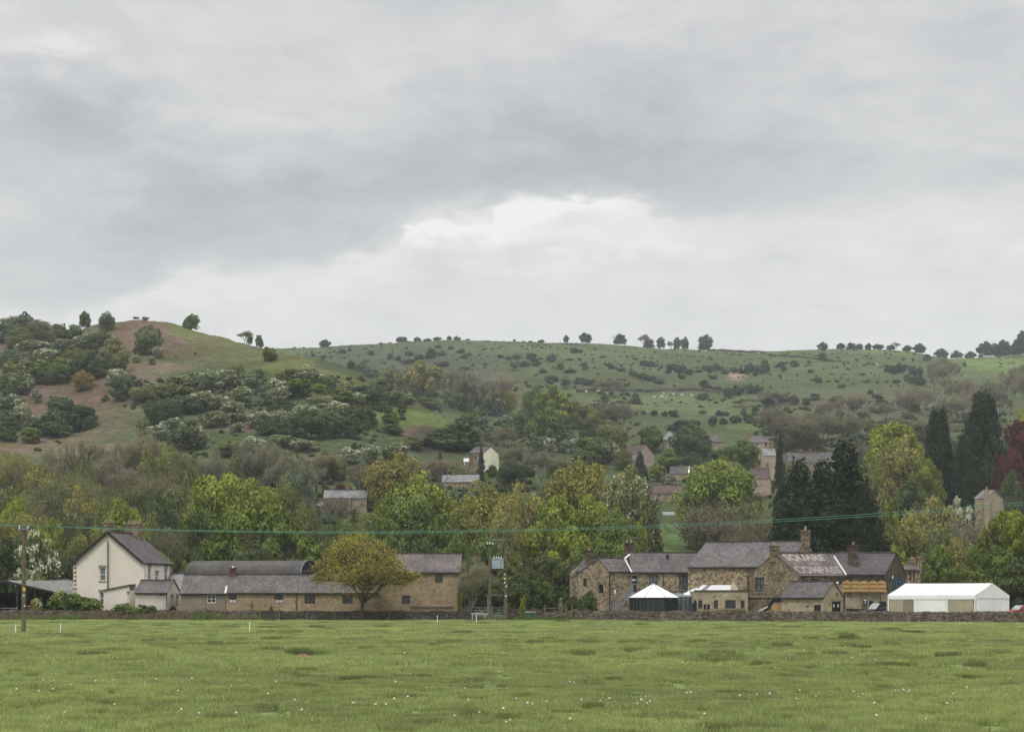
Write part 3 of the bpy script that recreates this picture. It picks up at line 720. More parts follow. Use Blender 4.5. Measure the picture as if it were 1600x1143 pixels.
# slated rear wing
w0 = G(211.5, 234.5); w1 = G(261, 236.5); w2 = G(282, 243.5); w3 = G(231, 241)
zew, zrw = ZP(926.5, 235.5), ZP(908, 238.5)
block(farm, w0, w1, w2, w3, .3, zew, zew, (w0 + w3) / 2, (w1 + w2) / 2, zrw, wall='cream_render', roof='slate', verge=.12, ov=.25, ops={'right': [(267.5, 270, 931, 945, 'sash'), (275.5, 279.5, 930, 942, 'sash')]})
pipe(farm, 260.5, 236.2, 926, 948); chv = MB(); p = P(251.5, 930, 235.6); chv.box((p.x, p.y, p.z), (.25, .2, .2)); chv.build('vent', M['black_and_shade'], farm)

# ---- open cattle shed, left
shed = empty('cattle_shed', up3(G(50, 246), .3), 'low open-fronted cattle shed with grey sheet roof and dark interior', 'shed')
s0, s1, s2, s3 = G(-60, 243), G(112, 243), G(140, 262), G(-40, 262)
mb = MB(); zf, zk = ZP(931, 243), ZP(906, 262)
mb.slab(up3(s0, ZP(905, 243)), up3(G(5, 243), ZP(906, 243)), up3(G(30, 262), zk), up3(s3, zk), .15)
mb.slab(up3(G(5, 243), ZP(907, 243)), up3(s1, zf), up3(s2, zk), up3(G(30, 262), zk), .15); mb.build('roof', M['tin_sheet'], shed)
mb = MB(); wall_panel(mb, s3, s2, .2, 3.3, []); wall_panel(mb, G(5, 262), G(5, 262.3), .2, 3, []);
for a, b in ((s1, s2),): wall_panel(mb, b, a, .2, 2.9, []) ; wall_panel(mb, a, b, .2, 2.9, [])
mb.face([up3(s3, .2), up3(s3, 3.3), up3(s2, 3.3), up3(s2, .2)]); mb.build('wall', M['black_and_shade'], shed)  # near-black: the dimness of the open interior is put into the wall colour
for px in (-8, 27, 55, 83): mb = MB(); c = G(px, 243.3); mb.box((c.x, c.y, .2), (.22, .22, ZP(908 + max(0, px - 5) * .22, 243) - .35)); mb.build('post', M['dark_frame'], shed)
mb = MB(); mb.bar(P(5, 907, 242.8), P(112, 931.5, 242.8), .1, .25); mb.bar(P(-60, 905, 242.8), P(5, 906.5, 242.8), .1, .3); mb.build('fascia', M['gutter'], shed)
mb = MB(); mb.bar(P(30, 906.5, 261), P(108, 906, 261), .2, .3); mb.build('ridge_cap', M['metal_grey'], shed)

# ---- long single-storey stone range
low = empty('stone_range', up3(G(430, 236), .3), 'long single-storey stone farm range with slate roof and red chimney', 'barn')
def para(par, x0, x1, Y, dep, eave, ridge, **kw):
    a, b = G(x0, Y), G(x1, Y); c, d = Vector((b.x, Y + dep)), Vector((a.x, Y + dep))
    return block(par, a, b, c, d, .25, ZP(eave, Y), ZP(eave, Y), (a + d) / 2, (b + c) / 2, ZP(ridge, Y + dep / 2), **kw)
para(low, 282, 352, 236, 6.2, 927, 899, wall='grey_render', roof='slate_brown', verge=.1, ops={'front': [(323.5, 337, 928.4, 941.5, 'casement')]})
para(low, 352.3, 610, 236.15, 6, 926, 898.5, wall='barn_stone', roof='slate_speck', verge=.05,
     ops={'front': [(357, 370, 928.5, 941.5, 'half'), (429, 442.5, 928.5, 942, 'half'), (476, 492.5, 928.5, 942.5, 'brown'), (535, 551, 930, 942.5, 'brown')]})
mb = MB(); mb.face([P(352.3, 928, 236.1), P(352.3, 953, 236.1), P(371.5, 953, 236.1), P(371.5, 928, 236.1)][::-1])
chimney(low, 364, 238.9, .75, .6, 886.5, 4.6, 'red_brick', 1, potc='white_paint', pot_h=.18)
pipe(low, 463, 235.95, 927, 953, 'brown_frame')
mb = MB(); mb.bar(P(352, 926.5, 235.85), P(357, 899, 239), .22, .08); mb.build('verge_flashing', M['lead'], low)
mb = MB(); mb.box(P(393, 944, 236.05) - Vector((0, 0, .3)), (.12, .12, .5)); mb.build('vent', M['brown_frame'], low)

pale = empty('outbuilding', up3(G(275, 247), .3), 'outbuilding with pale grey slates between farmhouse and stone range', 'outbuilding')
para(pale, 245, 300, 244, 7, 925, 897.5, wall='grey_render', roof='slate_pale', gut=False)

# ---- barrel-roofed barn
arc = empty('dutch_barn', up3(G(385, 258), .3), 'barn with rusty grey curved barrel roof behind the stone range', 'barn')
yw = math.radians(11); ax = Vector((math.cos(yw), -math.sin(yw))); ay = Vector((math.sin(yw), math.cos(yw)))
o0 = G(288, 257); Lb = 15.6; Wb = 8.4; zs = 5.2; hb = ZP(875.5, 260) - zs; N = 18
mb = MB(); prof = []
for k in range(N + 1):
    a = math.pi * k / N; prof.append((Wb / 2 - math.cos(a) * Wb / 2, zs + hb * math.sin(a) ** .8))
for k in range(N):
    for j in range(26):
        s0_, s1_ = Lb * j / 26, Lb * (j + 1) / 26
        f = lambda s, q, off=0: up3(o0 + ax * s + ay * q[0], q[1] + off)
        mb.face([f(s0_, prof[k]), f(s1_, prof[k]), f(s1_, prof[k + 1]), f(s0_, prof[k + 1])])
mb.build('roof', M['rusty_sheet'], arc, smooth=True)
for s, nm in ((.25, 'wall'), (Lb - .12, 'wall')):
    mb = MB(); mb.face([up3(o0 + ax * s + ay * q[0], q[1] - .05) for q in prof] + [up3(o0 + ax * s + ay * Wb, .3), up3(o0 + ax * s, .3)]); mb.build('gable_wall', M['black_and_shade'], arc)
mb = MB(); mb.face([up3(o0, .3), up3(o0 + ax * Lb, .3), up3(o0 + ax * Lb, zs), up3(o0, zs)]); mb.face([up3(o0 + ay * Wb, .3), up3(o0 + ax * Lb + ay * Wb, .3), up3(o0 + ax * Lb + ay * Wb, zs), up3(o0 + ay * Wb, zs)]); mb.build('wall', M['rusty_sheet'], arc)
mb = MB()
for k in range(N): mb.bar(up3(o0 + ax * (Lb + .01) + ay * prof[k][0], prof[k][1] + .03), up3(o0 + ax * (Lb + .01) + ay * prof[k + 1][0], prof[k + 1][1] + .03), .08, .12)
mb.build('edge_trim', M['metal_grey'], arc)

# ---- two-storey stone barn
tall = empty('stone_barn', up3(G(660, 236), .3), 'two-storey stone barn with slate roof behind the orange-leaved tree', 'barn')
para(tall, 592, 719, 235.2, 7, 894, 866, wall='barn_stone', roof='slate_brown', verge=.12, ov=.2,
     ops={'front': [(680, 692, 896, 909.5, 'brown'), (628, 640.5, 929.5, 943, 'brown')]})
pipe(tall, 719.6, 235, 894, 952); mb = MB(); mb.bar(P(641, 946.5, 235.1), P(708, 946.5, 235.1), .18, .16); mb.build('string_course', M['dressed'], tall)
pipe(tall, 594, 235.1, 930, 953, 'quoin')

# ---- the pub: a cluster of joined stone wings
pub = empty('stone_pub', up3(G(1180, 236), .3), 'rambling stone pub of joined gabled wings with painted lettering on its roof', 'pub')
# west cottage wing, catslide to the left
a, b, c, d = G(952, 238), G(988, 238.6), G(992, 246), G(893, 243.5)
block(pub, a, b, c, d, .3, ZP(893.5, 238), ZP(903, 243.5), G(935, 239.4), G(984, 242), ZP(873, 239.4), roof='slate', gut=True, verge=.05, ov=.15,
      ops={'left': [(911, 917, 902, 915.5, 'plain'), (935.5, 942.5, 912.5, 926, 'plain')]})
# rear part of that wing
a2, b2 = G(900, 246), G(962, 246.5)
block(pub, a2, b2, b2 + Vector((0, 6)), a2 + Vector((-.6, 6)), .3, ZP(893, 246), ZP(893, 246), G(914, 249), G(960, 249.5), ZP(874.5, 249), roof='slate', gut=False, ridge=False)
chimney(pub, 920.5, 248.2, 1.0, .8, 858, 5.5, 'dark_stone', 1, pot_h=.3, potc='chim_cap')
# middle range with first-floor door
a, b = G(987, 238), G(1090, 239)
M_ = block(pub, a, b, b + Vector((0, 7.6)), a + Vector((.2, 7.6)), .3, ZP(894, 238), ZP(894, 238), G(983, 241.6), G(1093, 242.8), ZP(864.5, 241.6), roof='slate', verge=.05, ov=.2,
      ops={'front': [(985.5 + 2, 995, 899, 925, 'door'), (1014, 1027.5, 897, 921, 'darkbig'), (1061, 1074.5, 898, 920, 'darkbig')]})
chimney(pub, 982.8, 243.2, 1.05, .9, 846, 6.2, 'dark_stone', 2, pot_h=.3, potc='chim_cap')
mb = MB(); mb.bar(P(976.5, 873, 239.4), P(987, 893.5, 237.8), .2, .1); mb.bar(P(976.5, 872, 239.6), P(986, 864, 241.8), .3, .1); mb.build('verge_flashing', M['lead'], pub)
pipe(pub, 952.4, 237.9, 894, 950); pipe(pub, 1036.5, 237.9, 894, 915)
mb = MB(); mb.box(P(990, 905.5, 238.1) - Vector((0, .02, .08)), (.45, .03, .16)); mb.build('door_sign', M['paper_white'], pub)
mb = MB(); mb.tube(P(990.3, 864, 243), P(990.3, 838, 243), .03, n=6); mb.bar(P(987, 839.5, 243), P(1003, 839.5, 243), .04)
for k in range(5): mb.bar(P(989 + k * 3, 838, 243), P(989 + k * 3, 841, 243), .03)
mb.build('aerial', M['metal_grey'], pub)
mb = MB(); mb.box(P(1043, 868.5, 241.0) - Vector((0, 0, .2)), (.3, .3, .35)); mb.build('roof_vent', M['black_and_shade'], pub)
# big tall hall, turned a little to the right
a, b = G(1075, 236.6), G(1231, 233.5)
bk = (G(1104, 241.5) - a)
block(pub, a, b, b + bk * 2, a + bk * 2, .3, ZP(886.3, 236.6), ZP(886.3, 236.6), a + bk, b + bk, ZP(848.3, 241.5), roof='slate_speck', verge=.05, ov=.2)
RRb = b + bk
chimney(pub, 1258.5, 238.6, 1.0, .85, 824.5, 7.5, 'brown_stone', 1, pot_h=.5, potc='chim_cap')
mb = MB(); mb.bar(up3(RRb, ZP(848, 238.6) + .22), up3(b + bk * 2, ZP(886, 236.6) + .1), .22, .1); mb.build('verge_coping', M['lead'], pub)
# stone gable wing with lettering roof
BLg, FLg, FRg = G(1169, 234.5), G(1250, 228), G(1322, 229.3); BRg = FRg + (BLg - FLg)
RLg, RRg = (BLg + FLg) / 2 + Vector((.05, 0)), G(1303, 233.6)
zeg, zrg = ZP(900, 228), ZP(865, 231)
block(pub, FLg, FRg, BRg, BLg, .3, zeg, zeg, RLg, RRg, zrg, wall='brown_stone', roof='slate_brown', verge=.03, ov=.15,
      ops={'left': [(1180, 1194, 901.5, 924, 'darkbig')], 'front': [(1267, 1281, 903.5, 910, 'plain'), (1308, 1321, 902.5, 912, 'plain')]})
chimney(pub, 1210, 231.4, 1.05, .8, 849.5, 6.8, 'brown_stone', 1, pot_h=.35, potc='chim_cap')
pipe(pub, 1168.3, 233.7, 899, 955, r=.07)
tt = (FLg - BLg).normalized(); nn = Vector((tt.y, -tt.x))
mb = MB(); q = BLg + tt * .1 + nn * .05; q2 = BLg + tt * 4.2 + nn * .05; mb.bar(up3(q, ZP(932, 233)), up3(q2, ZP(931.5, 231)), .14, .16); mb.build('string_course', M['dressed'], pub)
mb = MB(); mb.box(P(1165, 913, 235.7) - Vector((0, .25, .3)), (.3, .25, .6)); mb.build('wall_lamp', M['black_and_shade'], pub)
# right range
FR6 = G(1383, 231); BL6 = FRg + Vector((.0, 7.2)); RR6 = G(1400, 235); BR6 = FR6 + (RR6 - FR6) * 2
block(pub, FRg + Vector((.05, .25)), FR6, BR6, BL6, .3, ZP(897.5, 229.5), ZP(897.5, 229.5), G(1303, 233.9), RR6, ZP(864.5, 234), wall='dark_stone', roof='slate_dark', verge=.05, ov=.18)
mb = MB(); mb.bar(P(1303, 868.5, 233), P(1322, 897.5, 229), .2, .12); mb.build('verge_flashing', M['lead'], pub)
chimney(pub, 1333, 231.9, 1.15, .85, 849, 5.2, 'dark_stone', 1, pot_h=.35, potc='terracotta')
t6 = (BR6 - FR6).normalized(); n6 = Vector((t6.y, -t6.x))
def onright(px, py):
    k = (px - 800) / F; s = (k * FR6.y - FR6.x) / (t6.x - k * t6.y); p = FR6 + t6 * s; return up3(p, ZP(py, p.y))
mb = MB(); A1, A2 = onright(1395.5, 921), onright(1410.5, 903); zlo, zhi = A1.z, A2.z; p0, p1 = Vector((A1.x, A1.y)), Vector((A2.x, A2.y))
n6v = Vector((n6.x, n6.y, 0))
mb.hexa([up3(p0, zlo) + n6v * .12, up3(p1, zlo) + n6v * .12, up3(p1, zlo) + n6v * .02, up3(p0, zlo) + n6v * .02], [up3(p0, zhi) + n6v * .12, up3(p1, zhi) + n6v * .12, up3(p1, zhi) + n6v * .02, up3(p0, zhi) + n6v * .02]); sg_ = mb.build('notice_board', M['blue_paint'], pub)
mb = MB(); e = .18
for (u0, u1, v0, v1) in ((.1, .9, .12, .2), (.1, .9, .82, .9), (.1, .17, .2, .82), (.83, .9, .2, .82), (.3, .7, .42, .5), (.3, .7, .6, .66)):
    g_ = lambda u, v, o_: up3(p0 + (p1 - p0) * u, zlo + (zhi - zlo) * v) + n6v * o_
    mb.hexa([g_(u0, v0, .14), g_(u1, v0, .14), g_(u1, v0, .122), g_(u0, v0, .122)], [g_(u0, v1, .14), g_(u1, v1, .14), g_(u1, v1, .122), g_(u0, v1, .122)])
mb.build('board_border', M['black_and_shade'], sg_)
mb = MB(); mb.box(onright(1394.4, 901.5) - Vector((0, 0, .15)), (.16, .16, .38)); mb.build('wall_lamp', M['white_paint'], pub)
# low flat-roofed lean-to with glazed roof strip
a, b = G(1084.5, 228.5), G(1168.5, 228.3)
mb = MB(); zt = ZP(922.5, 228.4); winops = [(1091, 1097.5, 937, 950, 'plain'), (1115.5, 1121.8, 937, 950, 'plain'), (1133, 1149.5, 936.8, 949.8, 'plain'), (1157, 1163.3, 937, 949.5, 'plain')]
os_ = [opening(a, b, o) for o in winops]; t_, n_, pt_ = wall_panel(mb, a, b, .3, zt, os_)
wall_panel(mb, a + Vector((0, 8.2)), a, .3, zt, []); wall_panel(mb, b, b + Vector((0, 6)), .3, zt, []); mb.face([up3(a, zt), up3(b, zt), up3(b + Vector((0, 6)), zt), up3(a + Vector((0, 8.2)), zt)])
mb.build('wall', M['light_stone'], pub)
for o in os_: fit(o, pt_, n_, pub, 'plain')
mb = MB(); mb.bar(up3(a, zt + .03) - Vector((0, .05, 0)), up3(b, zt + .03) - Vector((0, .05, 0)), .14, .12); mb.build('gutter', M['brown_frame'], pub)
mb = MB(); mb.bar(P(1085, 950.5, 228.2), P(1165, 950.5, 228.2), .16, .12); mb.build('string_course', M['dressed'], pub)
for i in range(7):
    x0, x1 = 1088 + i * 7.6, 1088 + (i + 1) * 7.6 - .6; mb = MB()
    mb.slab(P(x0, 921.5, 228.6), P(x1, 921.5, 228.6), P(x1 + 9.5 - i * .4, 913.3, 233), P(x0 + 9.5 - i * .4, 913.3, 233), .05)
    mb.build('skylight', M['screen_glass' if i in (1,) else 'lead'], pub)
mb = MB(); mb.slab(P(1140.5, 921.5, 228.5), P(1154, 921.5, 228.5), P(1146, 906, 234.5), P(1145, 906, 234.5), .08); mb.build('lean_to_verge', M['dressed'], pub)
# small outbuilding wing with black double door
a, b, c = G(1221, 224.5), G(1286.5, 220.5), G(1318, 224); d = a + (c - b)
zo, zro = ZP(933.5, 221), ZP(909.3, 223)
block(pub, a, b, c, d, .3, zo, zo, (a + d) / 2, (b + c) / 2, zro, wall='light_stone', roof='slate', verge=.08, ov=.2,
      ops={'front': [(1271.5, 1282.5, 944.5, 956, 'hatch')], 'right': [(1300, 1314, 938.8, 956, 'dbldoor')]})
tr_ = (c - b).normalized(); nr_ = Vector((tr_.y, -tr_.x, 0))
def onR(px, py, q=.0):
    k = (px - 800) / F; s = (k * b.y - b.x) / (tr_.x - k * tr_.y); p = b + tr_ * s; return up3(p, ZP(py, p.y)) + nr_ * q
for px in (1303.4, 1310.2):
    mb = MB(); p = onR(px, 948, -.05); mb.box(p, (.25, .02, .32), math.atan2(tr_.y, tr_.x)); mb.build('notice', M['paper_white'], pub)
mb = MB(); p = onR(1307, 928, .04); mb.box(p, (.35, .12, .14), math.atan2(tr_.y, tr_.x)); mb.build('vent', M['black_and_shade'], pub)
mb = MB(); p = P(1262.5, 947.5, 221.9); mb.box(p, (.42, .1, .14)); mb.build('vent', M['black_and_shade'], pub)
mb = MB(); p = onR(1307.5, 911, .1); mb.box(p, (.22, .2, .2)); mb.build('security_light', M['white_paint'], pub)
pipe(pub, 1319.2, 224, 925, 955, r=.08)
# terrace wing carrying the wavy fence panels
a, b = G(1319.5, 226.3), G(1386, 226.6); mb = MB(); zt = ZP(925, 226.4)
winops = [(1355, 1364.5, 938.5, 944.5, 'plain'), (1372, 1384, 939, 955, 'hatch')]
os_ = [opening(a, b, o) for o in winops]; t_, n_, pt_ = wall_panel(mb, a, b, .3, zt, os_); wall_panel(mb, b, b + Vector((0, 4)), .3, zt, [])
wall_panel(mb, a + Vector((0, 3.5)), a, .3, zt, []); mb.face([up3(a, zt), up3(b, zt), up3(b + Vector((0, 4)), zt), up3(a + Vector((0, 3.5)), zt)]); mb.build('wall', M['light_stone'], pub)
for o, q in zip(os_, winops): fit(o, pt_, n_, pub, q[4])
mb = MB(); mb.bar(up3(a, zt + .04) - Vector((0, .06, 0)), up3(b, zt + .04) - Vector((0, .06, 0)), .2, .16); mb.build('coping', M['dressed'], pub)
mb = MB(); mb.box(P(1351.5, 944.5, 226.2) - Vector((0, .1, 0)), (.9, .2, .9)); mb.build('meter_box', M['grey_render'], pub)
mb = MB(); p = P(1351.8, 943.5, 225.9); mb.box(p, (.42, .03, .75)); sgn = mb.build('wall_sign', M['dark_navy'], pub)
mb = MB(); mb.box(p + Vector((0, -.025, .08)), (.07, .02, .58)); mb.box(p + Vector((0, -.03, .42)), (.3, .02, .1)); mb.build('emblem', M['paper_white'], sgn)
for k, px in enumerate((1330, 1346, 1376)): pipe(pub, px, 226.2, 926, 934 + 3 * k, 'brown_frame', .04)
mb = MB(); A0, A1 = P(1322, 952, 226), P(1351, 953, 226); mb.bar(A0, A1, .1, .3); mb.build('trough', M['black_and_shade'], pub)
# external covered stair, dark
mb = MB(); mb.bar(P(1193, 954, 229.4), P(1198, 951, 229.4), 1.0, .35); mb.bar(P(1198, 951, 229.4), P(1208, 937, 229.4), 1.0, .35); mb.bar(P(1208, 937, 229.4), P(1221, 936.5, 229.4), 1.0, .55); mb.build('cellar_canopy', M['black_and_shade'], pub)
# lettering painted on the slates, seated on the roof plane
ad = FRg - FLg; a3, b3 = up3(FLg, zeg + .16), up3(FRg, zeg + .16); rl, rr = up3(RLg, zrg + .16), up3(RRg, zrg + .16)
nrm = (b3 - a3).cross(rl - a3).normalized(); nrm = nrm if nrm.z > 0 else -nrm
def letters(text, u0, u1, v0, v1, mat, name):
    cu = bpy.data.curves.new('lettering', 'FONT'); cu.body = text; cu.offset = .035; cu.resolution_u = 3
    to = bpy.data.objects.new('tmp', cu); COL.objects.link(to); dg = bpy.context.evaluated_depsgraph_get(); me = bpy.data.meshes.new_from_object(to.evaluated_get(dg))
    bpy.data.objects.remove(to); co = [v.co.copy() for v in me.vertices]; x0, x1 = min(c.x for c in co), max(c.x for c in co); y0, y1 = min(c.y for c in co), max(c.y for c in co)
    for v in me.vertices:
        u = u0 + (u1 - u0) * (v.co.x - x0) / (x1 - x0); w = v0 + (v1 - v0) * (v.co.y - y0) / (y1 - y0)
        lo, hi = a3.lerp(b3, u), rl.lerp(rr, u); v.co = lo.lerp(hi, w) + nrm * .075
    me.materials.clear(); me.materials.append(mat); return link(name, me, pub)
def faded(name, c, keep):
    m, t, b = newmat(name); g = t.node('ShaderNodeNewGeometry')
    n = t.noise(g.outputs['Position'], 3.2, 6, .8)
    t.l.new(t.mix(t.ramp(n, keep - .1, keep + .15, 0, 1), C4(c), C4((.155, .13, .12))), b.inputs['Base Color']); b.inputs['Roughness'].default_value = .9; return m
letters('SQUARE', .07, .77, .58, .91, faded('roof_paint', (.335, .29, .25), .56), 'roof_lettering')
letters('AND', .40, .60, .43, .54, faded('roof_paint_faint', (.24, .205, .185), .56), 'roof_lettering')
letters('COMPASS', .02, .93, .05, .37, faded('roof_paint_worn', (.29, .25, .22), .53), 'roof_lettering')
mb = MB()
# ---- fence panels on the terrace: lifted off, so a thing of its own
for k in range(5):
    e = empty('terrace_fence', P(1319 + 13 * k, 924, 226), None, 'fence', 'wavy wooden panels along the pub terrace')
    e['label'] = 'orange wavy-topped wooden fence panel on the pub terrace wall'
    x0, x1 = 1316.5 + 13.6 * k, 1316.5 + 13.6 * (k + 1) - .4; mb = MB(); NB = 11; fl = MB()
    for j in range(NB):
        u0, u1 = j / NB, (j + 1) / NB; top = 909 - 2.6 * math.sin(math.pi * (u0 + u1) / 2)
        A_, B2 = P(x0 + (x1 - x0) * u0, 924, 226), P(x0 + (x1 - x0) * u1 - .06, 924, 226); zt = ZP(top, 226)
        fl.hexa([A_, B2, B2 + Vector((0, .03, 0)), A_ + Vector((0, .03, 0))], [Vector((A_.x, A_.y, zt)), Vector((B2.x, B2.y, zt)), Vector((B2.x, B2.y + .03, zt)), Vector((A_.x, A_.y + .03, zt))])
    fl.build('board', M['fence_wood'], e)
    for py in (923.3, 917, 910.6): mb.bar(P(x0 + .3, py, 225.95), P(x1 - .3, py, 225.95), .05, .1)
    for px in (x0 + .3, x1 - .3): mb.bar(P(px, 924, 225.93), P(px, 908.5, 225.93), .1, .06)
    for j in range(5): mb.bar(P(x0 + 1 + j * 2.4, 910.5, 225.96), P(x0 + 1.6 + j * 2.4, 908.2, 225.96), .03)
    mb.build('frame', M['fence_wood'], e)
# ---- conservatory: polygonal with white pyramid roof, plus its neighbour bay
cons = empty('conservatory', up3(G(1021, 231), .3), 'dark framed conservatory with white pyramid roof panels against the stone pub', 'conservatory')
def pyramid(px, Y, r, ze_, za_, nseg, a0, wmat=True):
    c = G(px, Y); ring = [c + vec(a0 + k * 2 * math.pi / nseg, r) for k in range(nseg)]
    for k in range(nseg):
        p, q = ring[k], ring[(k + 1) % nseg]; o = .25 / r; rb = MB()
        P0, Q0 = up3(p + (p - c) * o, ze_), up3(q + (q - c) * o, ze_); T = up3(c, za_)
        t0, t1 = T.lerp(P0, .04), T.lerp(Q0, .04); rb.slab(P0, Q0, t1, t0, .06); rb.build('roof_panel', M['canvas_white'], cons)
        gb = MB(); gb.bar(T + Vector((0, 0, .02)), P0 + Vector((0, 0, .02)), .05, .06); gb.build('glazing_bar', M['metal_grey'], cons)
        d = (q - p); Lq = d.length; tq = d / Lq; nq = Vector((tq.y, -tq.x))
        if (p + q - c * 2).dot(nq) < 0: nq = -nq
        nq3 = Vector((nq.x, nq.y, 0)); fb = MB(); gl = MB()
        def F_(u, z, off=0): return up3(p + d * u, z) + nq3 * off
        for u in (0, .25, .5, .75, .965): fb.hexa([F_(u, .3, 0), F_(u + .035, .3, 0), F_(u + .035, .3, .08), F_(u, .3, .08)], [F_(u, ze_, 0), F_(u + .035, ze_, 0), F_(u + .035, ze_, .08), F_(u, ze_, .08)])
        for z, h in ((.3, .55), (ze_ - .28, .28), (ze_ - .75, .07)): fb.hexa([F_(0, z, -.02), F_(1, z, -.02), F_(1, z, .07), F_(0, z, .07)], [F_(0, z + h, -.02), F_(1, z + h, -.02), F_(1, z + h, .07), F_(0, z + h, .07)])
        wo = fb.build('window', M['dark_navy'], cons); gl.face([F_(0, .3, .01), F_(1, .3, .01), F_(1, ze_, .01), F_(0, ze_, .01)]); gl.build('pane', M['pane'], wo)
pyramid(1021, 231, 2.85, ZP(932.5, 228.5), ZP(911, 231), 8, math.pi / 8)
pyramid(1088, 235, 2.3, ZP(932.2, 232), ZP(917, 235), 8, math.pi / 8)
mb = MB(); a, b = G(1057, 231), G(1086, 231); ze_ = ZP(932.5, 231)
t_, n_, pt_ = wall_panel(mb, a, b, .3, 1.1, []); mb.build('wall', M['dark_navy'], cons)
for k in range(5): mb = MB(); p = G(1058 + k * 6.6, 231); mb.box((p.x, p.y, 1.1), (.1, .1, ze_ - 1.1)); mb.build('post', M['dark_navy'], cons)
mb = MB(); mb.slab(up3(a, ze_ + .1), up3(b, ze_ + .1), up3(b + Vector((0, 5)), ze_ + .5), up3(a + Vector((0, 5)), ze_ + .5), .1); mb.build('roof', M['metal_grey'], cons)
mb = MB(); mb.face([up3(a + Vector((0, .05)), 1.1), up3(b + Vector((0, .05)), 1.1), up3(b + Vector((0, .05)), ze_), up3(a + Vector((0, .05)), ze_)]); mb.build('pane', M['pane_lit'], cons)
# ---- fire escape stair
st = empty('fire_escape', up3(G(965, 234), .3), 'grey metal fire escape stair rising to the dark upstairs pub door', 'stair')
A0, A1 = P(960, 957, 233.2), P(989, 925, 233.2); wid = Vector((0, 1.1, 0))
for off, nm in ((Vector((0, 0, 0)), 'stringer'), (wid, 'stringer')): mb = MB(); mb.bar(A0 + off, A1 + off, .06, .26); mb.build(nm, M['metal_grey'], st)
for k in range(14): p = A0.lerp(A1, (k + .5) / 14); mb = MB(); mb.box(p + wid / 2 + Vector((0, 0, .02)), (.26, 1.0, .04)); mb.build('tread', M['metal_grey'], st)
for off in (Vector((0, -.02, 0)), wid): 
    mb = MB(); h = Vector((0, 0, 1.0)); mb.bar(A0 + off + h, A1 + off + h, .06); mb.bar(A0 + off + h * .5, A1 + off + h * .5, .045)
    for k in range(6): p = A0.lerp(A1, k / 5) + off; mb.bar(p, p + h, .045)
    e0 = A1 + off + h; mb.bar(e0, e0 + Vector((.9, 0, 0)), .05); mb.build('handrail', M['metal_grey'], st)
mb = MB(); mb.box(A1 + Vector((.55, .55, -.08)), (1.3, 1.2, .1)); mb.build('landing', M['metal_grey'], st)
for dx, dy in ((.1, .1), (1.0, .1), (.1, 1.05), (1.0, 1.05)): p = A1 + Vector((dx, dy, 0)); mb = MB(); mb.box((p.x, p.y, .3), (.1, .1, p.z - .35)); mb.build('post', M['metal_grey'], st)
B0, B1 = P(943, 957, 236.3), P(965, 935, 236.3)
mb = MB(); mb.bar(B0, B1, .05); mb.bar(B0 + Vector((0, 0, .7)), B1 + Vector((0, 0, .7)), .05)
for k in range(7): p = B0.lerp(B1, k / 6); mb.bar(p - Vector((0, 0, .4)), p + Vector((0, 0, .7)), .035)
mb.build('handrail', M['metal_grey'], st)
mb = MB(); mb.box(P(961, 926.5, 237.7), (.18, .06, .42)); tag(mb.build('wall_notice', M['white_paint']), 'small white notice on the pub wall beside the fire escape', 'notice')
# ---- chimneyed lodge behind the right end of the pub
lodge = empty('lodge', up3(G(1426, 262), .3), 'small stone lodge with hipped slate roof and twin chimneys behind the pub', 'house')
a, b = G(1414, 260), G(1438, 260); mb = MB(); ze_ = ZP(889, 260)
os_ = [opening(a, b, o) for o in ((1421, 1423.5, 892, 907), (1427, 1429.5, 892, 907))]; t_, n_, pt_ = wall_panel(mb, a, b, .3, ze_, os_)
c_, d_ = b + Vector((0, 5)), a + Vector((0, 5)); wall_panel(mb, b, c_, .3, ze_, []); wall_panel(mb, c_, d_, .3, ze_, []); wall_panel(mb, d_, a, .3, ze_, []); mb.build('wall', M['pub_stone'], lodge)
for o in os_: fit(o, pt_, n_, lodge, 'plain')
ap, ap2 = up3((a + b + c_ + d_) / 4 - Vector((.5, 0)), ZP(882, 262)), up3((a + b + c_ + d_) / 4 + Vector((.5, 0)), ZP(882, 262))
def hip(par, a, b, c, d, ze_, r0, r1, mat='slate', ov=.3):
    cen = (a + b + c + d) / 4; q = [up3(p + (p - cen).normalized() * ov, ze_) for p in (a, b, c, d)]; mb = MB()
    mb.face([q[0], q[1], r1, r0]); mb.face([q[1], q[2], r1]); mb.face([q[2], q[3], r0, r1]); mb.face([q[3], q[0], r0]); mb.hexa([p - Vector((0, 0, .15)) for p in q], q); mb.build('roof', M[mat], par)
hip(lodge, a, b, c_, d_, ze_, ap, ap2)
chimney(lodge, 1425, 263, .95, .8, 871, 6, 'pub_stone', 1, pot_h=.2); chimney(lodge, 1435.5, 263, .7, .8, 871, 6, 'pub_stone', 1, pot_h=.2)

